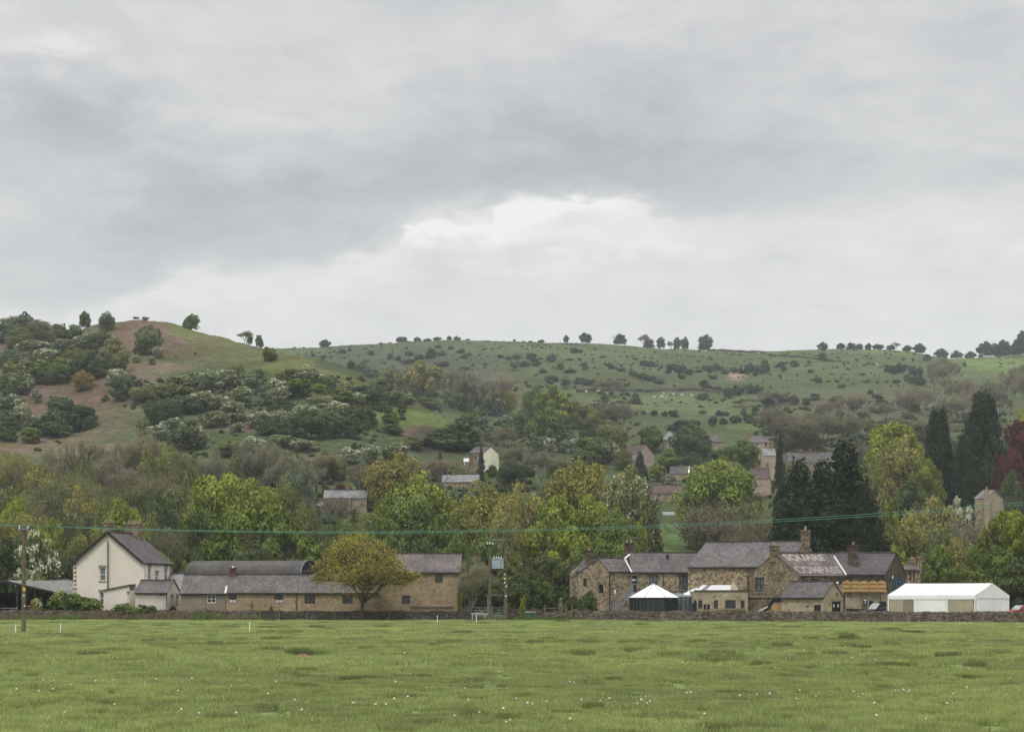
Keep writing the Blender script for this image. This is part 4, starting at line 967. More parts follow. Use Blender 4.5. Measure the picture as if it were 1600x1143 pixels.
# ---- marquee
tent = empty('marquee', up3(G(1470, 221), .3), 'white framed party marquee with clear window panels beside the pub', 'tent')
FLt, FRt, BRt = G(1387, 219), G(1525, 215), G(1577, 221); BLt = FLt + (BRt - FRt)
zet, zrt = ZP(929, 216), ZP(910.8, 218.5); RLt, RRt = (FLt + BLt) / 2, (FRt + BRt) / 2
mb = MB(); c0, c1 = up3(RLt, zrt), up3(RRt, zrt)
def sag(a, b, c, d, n=10):
    for i in range(n):
        for j in range(4):
            f = lambda u, v: a.lerp(b, u).lerp(d.lerp(c, u), v) + Vector((0, 0, -.05 * math.sin(math.pi * v) * (1 - abs(math.sin(3 * math.pi * u)) ** .5 * .0) - .04 * abs(math.sin(3 * math.pi * u)) * math.sin(math.pi * v)))
            mb.face([f(i / n, j / 4), f((i + 1) / n, j / 4), f((i + 1) / n, (j + 1) / 4), f(i / n, (j + 1) / 4)])
sag(up3(FLt, zet), up3(FRt, zet), c1, c0, 24); sag(up3(BLt, zet), up3(BRt, zet), c1, c0, 24); mb.build('canopy', M['canvas_white'], tent, smooth=False)
tF = (FRt - FLt); LF = tF.length; tF = tF / LF; nF = Vector((tF.y, -tF.x, 0))
mb = MB()
for k in range(48):   # scalloped valance
    s0_, s1_ = LF * k / 48, LF * (k + 1) / 48; dz = .42
    p, q = FLt + tF * s0_, FLt + tF * s1_; mb.face([up3(p, zet) + nF * .04, up3(p, zet - dz) + nF * .04, up3((p + q) / 2, zet - dz - .07) + nF * .05, up3(q, zet - dz) + nF * .04, up3(q, zet) + nF * .04])
mb.build('valance', M['canvas_white'], tent)
def tpanel(px0, px1, mat, name, py0=930, wav=.035):
    mb = MB(); o = opening(FLt, FRt, (px0, px1, py0, 957)); N_ = max(4, int((o[1] - o[0]) * 5))
    for k in range(N_):
        s0_, s1_ = o[0] + (o[1] - o[0]) * k / N_, o[0] + (o[1] - o[0]) * (k + 1) / N_; w0_, w1_ = wav * (k % 2), wav * ((k + 1) % 2)
        p, q = FLt + tF * s0_, FLt + tF * s1_; mb.face([up3(p, .4) - nF * w0_, up3(q, .4) - nF * w1_, up3(q, zet) - nF * w1_, up3(p, zet) - nF * w0_])
    return mb.build(name, M[mat], tent)
tpanel(1389.6, 1411, 'pvc_cream', 'window_panel', wav=.015); tpanel(1411.2, 1428, 'net', 'window_panel', wav=.01).data.materials[0] = M['grey_render']
tpanel(1430, 1479, 'canvas_white', 'side_panel'); tpanel(1481, 1505, 'pvc_cream', 'window_panel', wav=.015); tpanel(1505.2, 1521, 'pvc_cream', 'window_panel', wav=.015)
for px in (1387.8, 1429, 1480, 1523.5): mb = MB(); o = opening(FLt, FRt, (px - .9, px + .9, 930, 957)); p = FLt + tF * (o[0] + o[1]) / 2; mb.box(up3(p, .4) + nF * .03, (.14, .1, zet - .42), math.atan2(tF.y, tF.x)); mb.build('leg', M['white_paint'], tent)
tR = (BRt - FRt); LR = tR.length; tR = tR / LR; nR = Vector((tR.y, -tR.x, 0)); mb = MB(); NR = 26
for k in range(NR):
    s0_, s1_ = LR * k / NR, LR * (k + 1) / NR; zt = lambda s: zet + (zrt - zet) * (1 - abs(2 * s / LR - 1)) - .03; w0_, w1_ = .05 * (k % 2), .05 * ((k + 1) % 2)
    p, q = FRt + tR * s0_, FRt + tR * s1_; mb.face([up3(p, .4) - nR * w0_, up3(q, .4) - nR * w1_, up3(q, zet - .35) - nR * w1_, up3(p, zet - .35) - nR * w0_]); mb.face([up3(p, zet - .35) + nR * .03, up3(q, zet - .35) + nR * .03, up3(q, zt(s1_)) + nR * .03, up3(p, zt(s0_)) + nR * .03])
mb.build('gable_panel', M['canvas_white'], tent)
for u in (.002, .2, .4, .6, .8, .998):
    mb = MB(); e0, e1 = up3(FLt, zet).lerp(up3(FRt, zet), u), c0.lerp(c1, u); q_ = [e0.lerp(e1, k / 4) + Vector((0, 0, .035 - .05 * math.sin(math.pi * k / 4) - .04 * abs(math.sin(3 * math.pi * u)) * math.sin(math.pi * k / 4))) for k in range(5)]
    for s_, t2 in zip(q_[:-1], q_[1:]): mb.bar(s_, t2, .07, .03)
    mb.build('seam', M['lead'], tent)
for px in (1388, 1434, 1480, 1524):
    mb = MB(); o = opening(FLt, FRt, (px - .5, px + .5, 930, 957)); p = FLt + tF * (o[0] + o[1]) / 2; mb.bar(up3(p, zet) + nF * .05, up3(p, .3) + nF * 1.3, .02); mb.build('guy_rope', M['lead'], tent)
mb = MB(); p, q = BLt, FLt; mb.face([up3(p, .4), up3(q, .4), up3(q, zet), c0, up3(p, zet)]); mb.face([up3(BRt, .4), up3(BLt, .4), up3(BLt, zet), up3(BRt, zet)]); mb.build('side_panel', M['canvas_white'], tent)

# ---- small houses up the valley side
def cottage(name, label, cat, x0, x1, Y, dep, eave, ridge, base, wall, roof, ops=None, gable=None, chim=(), hipped=False, **kw):
    """gable: None = ridge parallel to the picture; else (px of the far corner, dY) for a visible right gable wall"""
    if Y < 1400 and name not in ('end_gable_house',): Y = float(np.clip(hit((x0 + x1) / 2, base), Y - 90, Y + 120))
    a, b = G(x0, Y), G(x1, Y)
    if gable: c = G(gable[0], Y + gable[1]); d = a + (c - b)
    else: c, d = b + Vector((0, dep)), a + Vector((0, dep))
    zb = min(ZP(base, Y), float(H(a.x, a.y))) - .8; ze_ = ZP(eave, Y); zr_ = ZP(ridge, Y + (c.y - b.y) / 2)
    e = empty(name, up3((a + b) / 2, zb), label, cat)
    if hipped:
        mb = MB(); ops = ops or []; os_ = [opening(a, b, o) for o in ops.get('front', [])] if ops else []
        t_, n_, pt_ = wall_panel(mb, a, b, zb, ze_, os_); wall_panel(mb, b, c, zb, ze_, []); wall_panel(mb, c, d, zb, ze_, []); wall_panel(mb, d, a, zb, ze_, []); mb.build('wall', M[wall], e)
        for o, q in zip(os_, ops['front'] if ops else []): fit(o, pt_, n_, e, q[4])
        cen = (a + b + c + d) / 4; hl = max((b - a).length / 2 - dep * .42, .3); tt_ = (b - a).normalized(); hip(e, a, b, c, d, ze_, up3(cen - tt_ * hl, zr_), up3(cen + tt_ * hl, zr_), roof)
    else: block(e, a, b, c, d, zb, ze_, ze_, (a + d) / 2, (b + c) / 2, zr_, wall=wall, roof=roof, ops=ops, gut=kw.get('gut', False))
    for (px, top, w) in chim:
        chimney(e, px, Y + dep * .5, w, .7, top, zr_ - 1.2, 'brown_stone', 2, pot_h=.4)
    return e
h1 = cottage('cottage', 'stone cottage with slate roof and four windows above the long range', 'cottage', 505.5, 573, 410, 6, 778, 766, 802, 'pale_cottage', 'slate_pale',
        {'front': [(512, 517, 779, 784, 'white'), (546, 551.5, 779, 784, 'white'), (512, 518, 791, 797, 'white'), (535, 540, 791, 797, 'plain')]}, chim=((543, 761, .8),))
cottage('annex', 'pale conservatory annex at the end of the stone cottage', 'annex', 489.5, 504, 411, 4, 790, 783, 801, 'pale_cottage', 'slate_pale', {'front': [(492, 496, 792, 796, 'white')]})
cottage('gabled_house', 'house with tall cream end gable high on the hillside', 'house', 733, 755.5, 560, 6, 707.5, 698, 738, 'brown_stone', 'slate', {'front': [(746, 750, 713, 730, 'white')]}, gable=(779.5, 4), chim=())
hs_ = bpy.data.objects['gabled_house']; wl_ = next(c for c in hs_.children if c.name.startswith('wall')); wl_.data.materials.append(M['cream_wall'])
for p_ in wl_.data.polygons:
    if p_.normal.x > .3: p_.material_index = 1
cottage('sunroom', 'little white sunroom beside the cream-gabled hillside house', 'sunroom', 725, 736, 557, 3, 721, 716, 729, 'white_paint', 'lead', {'front': [(727, 730, 722, 727, 'plain'), (731, 734.5, 722, 727, 'plain')]})
e = cottage('bungalow', 'low slate roof with small dormer below the cream-gabled house', 'house', 690, 748, 520, 7, 753, 742, 762, 'pale_cottage', 'slate_pale', chim=((708, 740, .5),))
mb = MB(); p = P(732, 752.5, 519.6); mb.box(p, (1.6, 1.6, .9)); mb.face([p + Vector((-1, -.9, .9)), p + Vector((1, -.9, .9)), p + Vector((0, -.9, 1.7))]); mb.face([p + Vector((-1, -.9, .9)), p + Vector((0, -.9, 1.7)), p + Vector((0, 2, 1.7)), p + Vector((-1, 2, .9))]); mb.face([p + Vector((1, -.9, .9)), p + Vector((1, 2, .9)), p + Vector((0, 2, 1.7)), p + Vector((0, -.9, 1.7))]); mb.build('dormer', M['tile_brown'], e)
mb = MB(); mb.slab(P(712.5, 749, 521), P(718, 749, 521), P(718.5, 745.5, 523), P(713, 745.5, 523), .08); mb.build('skylight', M['lead'], e)
cottage('pink_house', 'pinkish house with plain end gable among dark firs', 'house', 974, 996, 600, 6, 709, 695, 736, 'pink_render', 'tile_brown', gable=(1022.5, 5))
cottage('hipped_house', 'grey hip-roofed house peeping over the round dark tree', 'house', 1036, 1058, 680, 7, 687, 674, 706, 'pale_cottage', 'slate_pale', {'front': [(1048, 1051, 689, 694, 'white')]}, hipped=True)
cottage('hipped_house', 'slate hip roof half hidden behind the round dark tree', 'house', 1108, 1130, 680, 7, 690, 679, 706, 'pale_cottage', 'slate', hipped=True)
cottage('stone_villa', 'stone house with slate hip roof and chimneys under the bare tree', 'house', 1164, 1206, 640, 8, 691, 680.5, 722, 'light_stone', 'slate', {'front': [(1180, 1185, 692, 697, 'white'), (1195, 1198.5, 692, 697, 'plain')]}, hipped=True, chim=((1171, 676, 1.2),))
cottage('terrace_house', 'low slate roof with white verge below the pink house', 'house', 1048, 1076.5, 560, 6, 740, 729, 752, 'pale_cottage', 'slate_dark'); cottage('terrace_house', 'low brown slate roof beside the spreading lime tree', 'house', 1077, 1100, 562, 6, 739, 729, 752, 'pale_cottage', 'slate_brown')
mb = MB(); mb.bar(P(1076, 742, 559), P(1077, 728, 563), .35, .12); mb.build('verge', M['white_paint'], bpy.data.objects['terrace_house'])
e = cottage('brown_bungalow', 'brown-tiled bungalow with white windows above the green slope', 'bungalow', 1017.5, 1066, 470, 7, 770.5, 758, 784, 'pale_cottage', 'tile_brown', {'front': [(1026, 1034, 771.5, 777, 'white'), (1051, 1057, 771.5, 777, 'white')]})
cottage('brown_tiled_house', 'brown-tiled house with red brick base right of the lime tree', 'house', 1174, 1204, 520, 7, 748, 732, 776, 'pink_render', 'tile_brown', chim=((1181, 724, 1.1), (1199, 723, .9)))
cottage('tall_house', 'tall pinkish house end beside the narrow dark cypress', 'house', 1193, 1212, 560, 7, 712, 700, 752, 'pink_render', 'slate_pale', chim=((1205, 690, 1.2),))
cottage('long_roof_house', 'pale slate roof glimpsed above the black conifer clump', 'house', 1232, 1304, 600, 7, 722, 707, 742, 'grey_render', 'slate', chim=((1252, 702, .9), (1266, 702, .9)))
e = cottage('end_gable_house', 'stone house with tall chimney breast near the copper beech', 'house', 1523, 1540, 380, 5, 779, 766, 838, 'light_stone', 'slate_pale', gable=(1568, 4))
mb = MB(); p = G(1541.5, 379.5); mb.box((p.x, p.y, ZP(835, 380)), (.95, .6, ZP(765, 380) - ZP(835, 380))); mb.tube((p.x, p.y, ZP(765, 380)), (p.x, p.y, ZP(760, 380)), .16); mb.build('chimney', M['light_stone'], e)
cottage('red_barn', 'small red-roofed barn on the far skyline field', 'barn', 1537, 1556, 1500, 8, 558.5, 555, 561, 'red_brick', 'slate_pale'); cottage('long_shed', 'long pale shed in the skyline notch', 'shed', 1487, 1507, 1500, 8, 561.5, 559, 565, 'lead', 'slate_pale')
# ------------------------------------------------------------------ foliage prototypes, all in a unit box (width 1, height 1, base at 0)
def quads(c, nrm, size, asp, r):
    """leaf quads: centres c, normals nrm, half sizes"""
    n = len(c); a = r.normal(size=(n, 3)); t = np.cross(nrm, a); t /= np.linalg.norm(t, axis=1)[:, None] + 1e-9; b = np.cross(nrm, t)
    s = size[:, None]; t = t * s * asp; b = b * s / asp * .75
    return np.stack([c - t, c - b, c + t, c + b], 1)
def lobed(seed, n, leaf, z0=.12, shape='round', nl=42, lr=.15, bl=0.0, bllobe=.5, ragged=.0):
    r = np.random.RandomState(seed)
    u = r.rand(nl * 3); t = r.rand(nl * 3)
    prof = {'round': lambda t: np.clip(1 - np.abs(2 * t - .86) ** 2.7 * .97, .05, 1) ** (1 / 2.7), 'dome': lambda t: np.sqrt(np.clip(1 - t ** 2.2, .04, 1)) * (.86 + .3 * t), 'tall': lambda t: np.clip(np.sin(np.pi * (t * .9 + .08)) ** .6, .12, 1) * .9,
            'wide': lambda t: np.clip(np.sqrt(np.clip(1 - (1.9 * t - .75) ** 2, .02, 1)), .25, 1), 'cone': lambda t: np.clip(1.02 - t, .06, 1) ** .8, 'firdome': lambda t: np.clip(1.0 - t, .015, 1) ** .8, 'firtall': lambda t: np.clip(1.0 - t ** 1.6, .02, 1) ** .8 * .95}[shape]
    keep = r.rand(nl * 3) < prof(t); u, t = u[keep][:nl], t[keep][:nl]; nl = len(t)
    ang = r.rand(nl) * 6.283; lrad = lr * (.65 + .7 * r.rand(nl)) * (1 - .25 * t)
    rad = prof(t) * np.maximum(.5 - lrad, .05) * u ** .38
    L_ = np.stack([np.cos(ang) * rad, np.sin(ang) * rad, z0 + lrad * .8 + t * (1 - z0 - 1.75 * lrad)], 1)
    ltone = .5 + r.normal(size=nl) * .17; lbl = r.rand(nl) < bllobe
    m = int(n * 1.7); k = r.choice(nl, m, p=lrad ** 2 / (lrad ** 2).sum())
    d = r.normal(size=(m, 3)); d[:, 2] += .35; d /= np.linalg.norm(d, axis=1)[:, None]
    q = L_[k] + d * (lrad[k] * (.62 + .5 * r.rand(m) ** .7 + ragged * r.rand(m) ** 3))[:, None] * np.array([1, 1, .85])
    # drop leaves buried in other lobes
    dd = np.min(np.linalg.norm((q[:, None, :] - L_[None]) / lrad[None, :, None], axis=2) + np.where(np.arange(nl)[None] == k[:, None], 9, 0), axis=1)
    ok = dd > .55; q, d, k = q[ok][:n], d[ok][:n], k[ok][:n]
    nr = d + r.normal(size=d.shape) * .55; nr /= np.linalg.norm(nr, axis=1)[:, None]
    V = quads(q, nr, leaf * (.55 + .8 * r.rand(len(q))), 1.15, r)
    up = np.clip(d[:, 2], 0, 1)
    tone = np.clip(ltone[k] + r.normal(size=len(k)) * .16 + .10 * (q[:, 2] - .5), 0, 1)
    bls = ((r.rand(len(k)) < bl * (.25 + up)) & lbl[k]).astype(float)
    return V, tone, bls
def conifer(seed, nb, per, leaf, wide=.5, droop=.10, z0=.05, sharp=1.0, layers=None):
    r = np.random.RandomState(seed); Vs, Ts = [], []
    for i in range(nb):
        z = z0 + (1 - z0) * (i + r.rand()) / nb
        if layers: z = z0 + (1 - z0) * (np.round((z - z0) / (1 - z0) * layers) / layers) * .98 + r.rand() * .02
        L_ = wide * (1 - ((z - z0) / (1 - z0)) ** sharp) * (.55 + .6 * r.rand()) * (1 + .18 * math.sin(i * .37 + seed)) + .015; a = r.rand() * 6.283
        s = r.rand(per) ** .6; w = .22 * L_ * (1 - s * .45) + .02
        x = s * L_; y = r.normal(size=per) * w * .7; zz = z + .05 * s - droop * 1.4 * s ** 2 * (L_ / wide) ** .5 + r.normal(size=per) * .010 - np.abs(y) * .35
        c = np.stack([x * math.cos(a) - y * math.sin(a), x * math.sin(a) + y * math.cos(a), zz], 1)
        nr = np.stack([.5 * math.cos(a) + 0 * s, .5 * math.sin(a) + 0 * s, np.ones(per)], 1) + r.normal(size=(per, 3)) * .5; nr /= np.linalg.norm(nr, axis=1)[:, None]
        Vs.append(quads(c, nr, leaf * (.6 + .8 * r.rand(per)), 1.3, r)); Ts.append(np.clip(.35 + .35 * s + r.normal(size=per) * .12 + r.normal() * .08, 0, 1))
    V = np.concatenate(Vs); T = np.concatenate(Ts); return V, T, T * 0
def skeleton(seed, depth=6, trunk=.22, spread=.62, first=4, up=.18, lean=0.0, ratio=.74, r0=.026):
    rng = random.Random(seed); segs, tips = [], []
    def grow(p, d, L_, rad, k):
        q = p + d * L_; mid = p.lerp(q, .5) + Vector((rng.gauss(0, 1), rng.gauss(0, 1), rng.gauss(0, .4))) * L_ * .07
        segs.append((p, mid, rad, rad * .86)); segs.append((mid, q, rad * .86, rad * .72))
        if k == 0: tips.append((q, d, rad * .6)); return
        n = first if k == depth else (3 if rng.random() < .4 else 2); a0 = rng.random() * 6.283
        for i in range(n):
            a = a0 + i * 6.283 / n + rng.gauss(0, .35); e = Vector((math.cos(a), math.sin(a), 0)); sp = spread * (.65 + .6 * rng.random()) * (1.25 if k == depth else 1)
            perp = e - d * e.dot(d); perp = perp.normalized() if perp.length > 1e-3 else e
            nd = (d * math.cos(sp) + perp * math.sin(sp)); nd.z += up; nd.normalize()
            grow(q, nd, L_ * (ratio + rng.gauss(0, .09)) * (1.15 if k == depth else 1), rad * .68, k - 1)
        if k >= 2 and rng.random() < .75:
            nd = (d + Vector((rng.gauss(0, .25), rng.gauss(0, .25), .1))).normalized(); grow(q, nd, L_ * ratio, rad * .7, k - 1)
    grow(Vector((0, 0, 0)), Vector((lean, 0, 1)).normalized(), trunk, r0, depth)
    A = np.array([s[0] for s in segs]); B = np.array([s[1] for s in segs]); R0 = np.array([s[2] for s in segs]); R1 = np.array([s[3] for s in segs])
    T = np.array([t[0] for t in tips]); D = np.array([t[1] for t in tips])
    zmax = max(T[:, 2].max(), .01) * 1.03; wx = np.percentile(np.abs(T[:, :2]), 97) * 2.08; S_ = np.array([1 / wx, 1 / wx, 1 / zmax])
    return A * S_, B * S_, R0, R1, T * S_, D
def limbs(A, B, R0, R1, n=4):
    u = B - A; Lm = np.linalg.norm(u, axis=1)[:, None] + 1e-9; u = u / Lm; ref = np.where(np.abs(u[:, 2:3]) > .9, np.array([[1., 0, 0]]), np.array([[0, 0, 1.]]))
    sx = np.cross(u, ref); sx /= np.linalg.norm(sx, axis=1)[:, None]; sy = np.cross(u, sx); V = []
    for k in range(n):
        c, s = math.cos(6.283 * k / n), math.sin(6.283 * k / n); V.append((A + (sx * c + sy * s) * R0[:, None])); 
    for k in range(n):
        c, s = math.cos(6.283 * k / n), math.sin(6.283 * k / n); V.append((B + (sx * c + sy * s) * R1[:, None]))
    V = np.stack(V, 1).reshape(-1, 3); m = len(A); o = np.arange(m)[:, None] * 2 * n
    Fq = np.concatenate([o + np.array([[k, (k + 1) % n, n + (k + 1) % n, n + k]]) for k in range(n)]); return V, Fq
def twigs(T, D, per, length, wid, seed, spread=.8):
    r = np.random.RandomState(seed); m = len(T) * per; k = np.repeat(np.arange(len(T)), per)
    d = D[k] + r.normal(size=(m, 3)) * spread; d[:, 2] += .15; d /= np.linalg.norm(d, axis=1)[:, None]; st = T[k] - D[k] * (r.rand(m) * length * 1.2)[:, None]
    e = st + d * (length * (.5 + .7 * r.rand(m)))[:, None]; sd = np.cross(d, r.normal(size=(m, 3))); sd /= np.linalg.norm(sd, axis=1)[:, None] + 1e-9; w = wid
    mid = (st + e) / 2 + r.normal(size=(m, 3)) * length * .06
    V = np.stack([st - sd * w, st + sd * w, mid + sd * w * .7, mid - sd * w * .7, e + sd * w * .2, e - sd * w * .2], 1).reshape(-1, 3); o = np.arange(m)[:, None] * 6
    return V, np.concatenate([o + np.array([[0, 1, 2, 3]]), o + np.array([[3, 2, 4, 5]])]), np.clip(.5 + np.tile(r.normal(size=m) * .2, 2), 0, 1)
def leafmesh(name, V, T, B):
    n = len(V); return mesh_np(name, V.reshape(-1, 3), np.arange(4 * n).reshape(n, 4), M['leaf'], {'tone': ('FLOAT', 'FACE', T), 'blossom': ('FLOAT', 'FACE', B)})
def twigmesh(name, V, Fq, T, mat='twig'):
    return mesh_np(name, V, Fq, M[mat], {'tone': ('FLOAT', 'FACE', T), 'blossom': ('FLOAT', 'FACE', T * 0)})
PRO = {}
def add_proto(kind, crown, trunk=None): PRO.setdefault(kind, []).append((crown, trunk))
for s in range(4):   # big leafy trees
    A, B, R0, R1, T, D = skeleton(100 + s, 4, .2, .5, 4); V, Fq = limbs(A * [.85, .85, .9], B * [.85, .85, .9], R0 * .8, R1 * .8)
    tm = mesh_np('trunk', V, Fq, M['bark'])
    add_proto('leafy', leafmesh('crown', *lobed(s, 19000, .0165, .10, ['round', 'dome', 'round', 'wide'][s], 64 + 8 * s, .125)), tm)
    add_proto('mid', leafmesh('crown', *lobed(20 + s, 7000, .026, .08, ['round', 'dome', 'round', 'wide'][s], 44, .14)), tm)
    add_proto('haw', leafmesh('crown', *lobed(30 + s, 7000, .023, .06, ['dome', 'round', 'dome', 'wide'][s], 40, .15, .75, .75)), tm)
    add_proto('sprig', leafmesh('crown', *lobed(40 + s, 17000, .016, .05, ['round', 'dome', 'round', 'wide'][s], 80, .12, 0, 0, .5)), tm)
for s in range(2): add_proto('chestnut', leafmesh('crown', *lobed(130 + s, 16000, .0135, .06, 'round', 90, .11, .30, .6, .3)), PRO['leafy'][0][1])
for s in range(4):   # hillside shrubs, one mesh
    add_proto('bush', leafmesh('shrub', *lobed(50 + s, 1500, .046, .0, ['dome', 'dome', 'round', 'dome'][s], 20, .19)))
    add_proto('hawbush', leafmesh('shrub', *lobed(60 + s, 2000, .037, .0, ['dome', 'dome', 'wide', 'round'][s], 22, .19, .42, .6)))
    add_proto('speck', leafmesh('shrub', *lobed(70 + s, 420, .085, .0, ['dome', 'wide', 'dome', 'round'][s], 9, .26)))
    add_proto('clump', leafmesh('shrub', *lobed(75 + s, 1600, .043, .0, 'wide', 26, .15)))
for s in range(4):   # bare and budding trees
    A, B, R0, R1, T, D = skeleton(200 + s, 6, .16, .5, 4, .20); V, Fq = limbs(A, B, np.maximum(R0 * .75, .0022), np.maximum(R1 * .75, .0018), 3)
    tr = mesh_np('trunk', V, Fq, M['bark_pale'] if s % 2 else M['bark'])
    V2, F2, T2 = twigs(T, D, 12, .075, .0016, s); add_proto('bare', twigmesh('twigs', V2, F2, T2), tr); add_proto('thin', twigmesh('twigs', *twigs(T, D, 3, .08, .0015, s + 40)), tr)
    r = np.random.RandomState(s); n = 7500; k = r.randint(0, len(T), n); c = T[k] + r.normal(size=(n, 3)) * .028; nn = r.normal(size=(n, 3)); nn /= np.linalg.norm(nn, axis=1)[:, None]
    add_proto('budding', leafmesh('crown', quads(c, nn, .0095 * (.6 + .8 * r.rand(n)), 1.2, r), np.clip(.5 + r.normal(size=n) * .2, 0, 1), np.zeros(n)), tr)
for s in range(3):
    A = np.array([[0, 0, 0.]]); B = np.array([[0, 0, .93]]); V, Fq = limbs(A, B, np.array([.028]), np.array([.004]), 6); tr = mesh_np('trunk', V, Fq, M['bark'])
    def firleaf(shape, nl, lr, n, leaf):
        V, T, B = lobed(900 + s, n, leaf, .01, shape, nl, lr, 0, 0, .75); c = V.mean(1, keepdims=True); V = c + (V - c) * np.array([1.25, 1.25, .75])
        rad = np.linalg.norm(c[:, 0, :2], axis=1)[:, None, None]; V[:, :, 2:] -= (rad ** 2) * .25 * np.clip(c[:, :, 2:], .1, 1); return V, np.clip(T + (rad[:, 0, 0] - .3) * .5, 0, 1), B
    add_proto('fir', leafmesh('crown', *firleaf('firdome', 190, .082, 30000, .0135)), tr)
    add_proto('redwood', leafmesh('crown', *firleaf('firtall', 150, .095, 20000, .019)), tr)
    add_proto('spire', leafmesh('crown', *conifer(95 + s, 110, 40, .03, .5, .05, .0, 2.2)), tr)

# ------------------------------------------------------------------ placing plants
_pr = random.Random(11)
LIME, LIME2, MIDG, DARKG, OLIVE, GREYG, BARE, FIRC = (.225, .265, .045), (.185, .225, .045), (.115, .152, .044), (.085, .11, .048), (.235, .225, .072), (.16, .185, .11), (.255, .235, .155), (.030, .044, .025)
OLG, ORG, COPPER, BLUG, FARG, FARD = (.17, .185, .072), (.25, .205, .055), (.085, .03, .032), (.06, .085, .06), (.075, .098, .055), (.058, .078, .048)  # the two far greens are raised, some haze put into their colour
placed = []
def col_jit(c, j=.12): f = 1 + _pr.uniform(-j, j); return (c[0] * f * (1 + _pr.uniform(-j, j) * .5), c[1] * f, c[2] * f * (1 + _pr.uniform(-j, j)), 1)
def zg_at(x, Y): return float(H(x, Y)) if Y > 233 else float(field_z(np.array(x), np.array(Y)))
def plant(kind, px, top, w, Y=None, base=None, col=MIDG, name=None, label=None, cat=None, group=None, depth=1.0, sink=.03):
    """px centre, top row, width in photo pixels; Y distance or base row on the visible ground"""
    if Y is None: Y = hit(px, base)
    c = G(px, Y); z = zg_at(c.x, Y); z0 = z
    ht = ZP(top, Y) - z; wm = w * Y / F
    if base is not None and top is None: pass
    if ht < wm * .25: ht = wm * .45
    cr, tr = _pr.choice(PRO[kind]); rz = _pr.uniform(0, 6.283); loc = Vector((c.x, c.y, z0 - ht * sink)); scl = (wm, wm * depth, ht * (1 + sink))
    cl = col_jit(col)
    if tr is None:
        o = bpy.data.objects.new(name or 'shrub', cr); COL.objects.link(o); o.location = loc; o.rotation_euler = (0, 0, rz); o.scale = scl; o.color = cl
    else:
        o = bpy.data.objects.new(name or 'tree', None); COL.objects.link(o); o.location = loc; o.rotation_euler = (0, 0, rz); o.scale = scl; o.empty_display_size = .2
        for me, nm in ((cr, 'twigs' if kind in ('bare', 'thin') else 'crown'), (tr, 'trunk')):
            ch = bpy.data.objects.new(nm, me); COL.objects.link(ch); ch.parent = o; ch.color = cl
    tag(o, label, cat or ('shrub' if tr is None else 'tree'), group); placed.append((o, px, top, Y)); return o
LOOK = {'chestnut': 'blossom-tipped chestnut', 'thin': 'open bare', 'leafy': 'full leafy', 'mid': 'leafy', 'haw': 'white-blossomed hawthorn', 'sprig': 'feathery', 'bush': 'rounded', 'hawbush': 'blossoming hawthorn', 'speck': 'small', 'clump': 'spreading',
        'bare': 'bare twiggy', 'budding': 'sparse budding', 'fir': 'dark shaggy conifer', 'redwood': 'tall dark conifer', 'spire': 'narrow conifer'}
CN = {LIME: 'bright lime', LIME2: 'yellow-green', MIDG: 'mid green', DARKG: 'dark green', OLIVE: 'olive', GREYG: 'grey-green', BARE: 'greyish brown', FIRC: 'blackish', OLG: 'dull olive', ORG: 'orange-olive',
      COPPER: 'copper red', BLUG: 'blue-green', FARG: 'green', FARD: 'dark'}
NMS = {'chestnut': 'chestnut_tree', 'haw': 'hawthorn_tree', 'fir': 'fir_tree', 'redwood': 'redwood_tree', 'spire': 'cypress_tree', 'bare': 'bare_tree', 'thin': 'bare_tree', 'budding': 'budding_tree', 'hawbush': 'hawthorn_shrub', 'speck': 'hillside_shrub', 'clump': 'scrub_clump'}
def T_(kind, px, top, w, Y=None, base=None, col=MIDG, where='', **kw):
    noun = '' if kind in ('fir', 'redwood', 'spire') else (' shrub' if PRO[kind][0][1] is None else ' tree'); noun = '' if kind in ('haw',) else noun
    lab = f'{LOOK[kind]}{noun}, {CN[col]}, {where}' if kind not in ('haw', 'hawbush', 'chestnut') else f'{LOOK[kind]}{noun} {where}'
    return plant(kind, px, top, w, Y, base, col, NMS.get(kind, 'leafy_tree' if PRO[kind][0][1] else 'shrub'), lab, None, kw.pop('group', None) or ('trees ' if PRO[kind][0][1] else 'shrubs ') + where, **kw)

# belt of trees behind the buildings
def belt(where, rows):
    for r_ in rows: T_(r_[0], r_[1], r_[2], r_[3] * (1.3 if r_[0] == 'fir' else 1.14), Y=r_[4], col=r_[5], where=where)
belt('behind the cattle shed', [('leafy', 25, 776, 105, 292, LIME2), ('mid', 75, 800, 60, 285, LIME2), ('mid', -25, 790, 90, 290, MIDG), ('mid', 20, 835, 80, 275, DARKG), ('budding', 30, 800, 110, 285, OLIVE), ('mid', 100, 850, 50, 272, DARKG)])
T_('haw', 58, 822, 88, Y=262, col=MIDG, where='behind the wooden pole at the cattle shed')
belt('behind the farmhouse', [('leafy', 195, 775, 105, 300, LIME2), ('mid', 243, 795, 60, 310, OLG), ('sprig', 150, 820, 80, 285, OLIVE), ('thin', 262, 815, 60, 275, BARE), ('mid', 235, 850, 80, 268, MIDG), ('mid', 280, 862, 40, 275, LIME2), ('sprig', 120, 835, 60, 280, OLG), ('mid', 275, 830, 60, 300, MIDG)])
belt('behind the barrel-roofed barn', [('leafy', 342, 727, 125, 312, LIME2), ('leafy', 400, 742, 138, 296, LIME2), ('leafy', 315, 792, 80, 290, MIDG), ('mid', 352, 815, 90, 280, MIDG), ('mid', 430, 800, 95, 284, MIDG), ('mid', 395, 838, 90, 276, DARKG), ('sprig', 475, 790, 80, 300, OLG), ('mid', 480, 838, 80, 280, MIDG), ('mid', 300, 850, 50, 276, DARKG)])
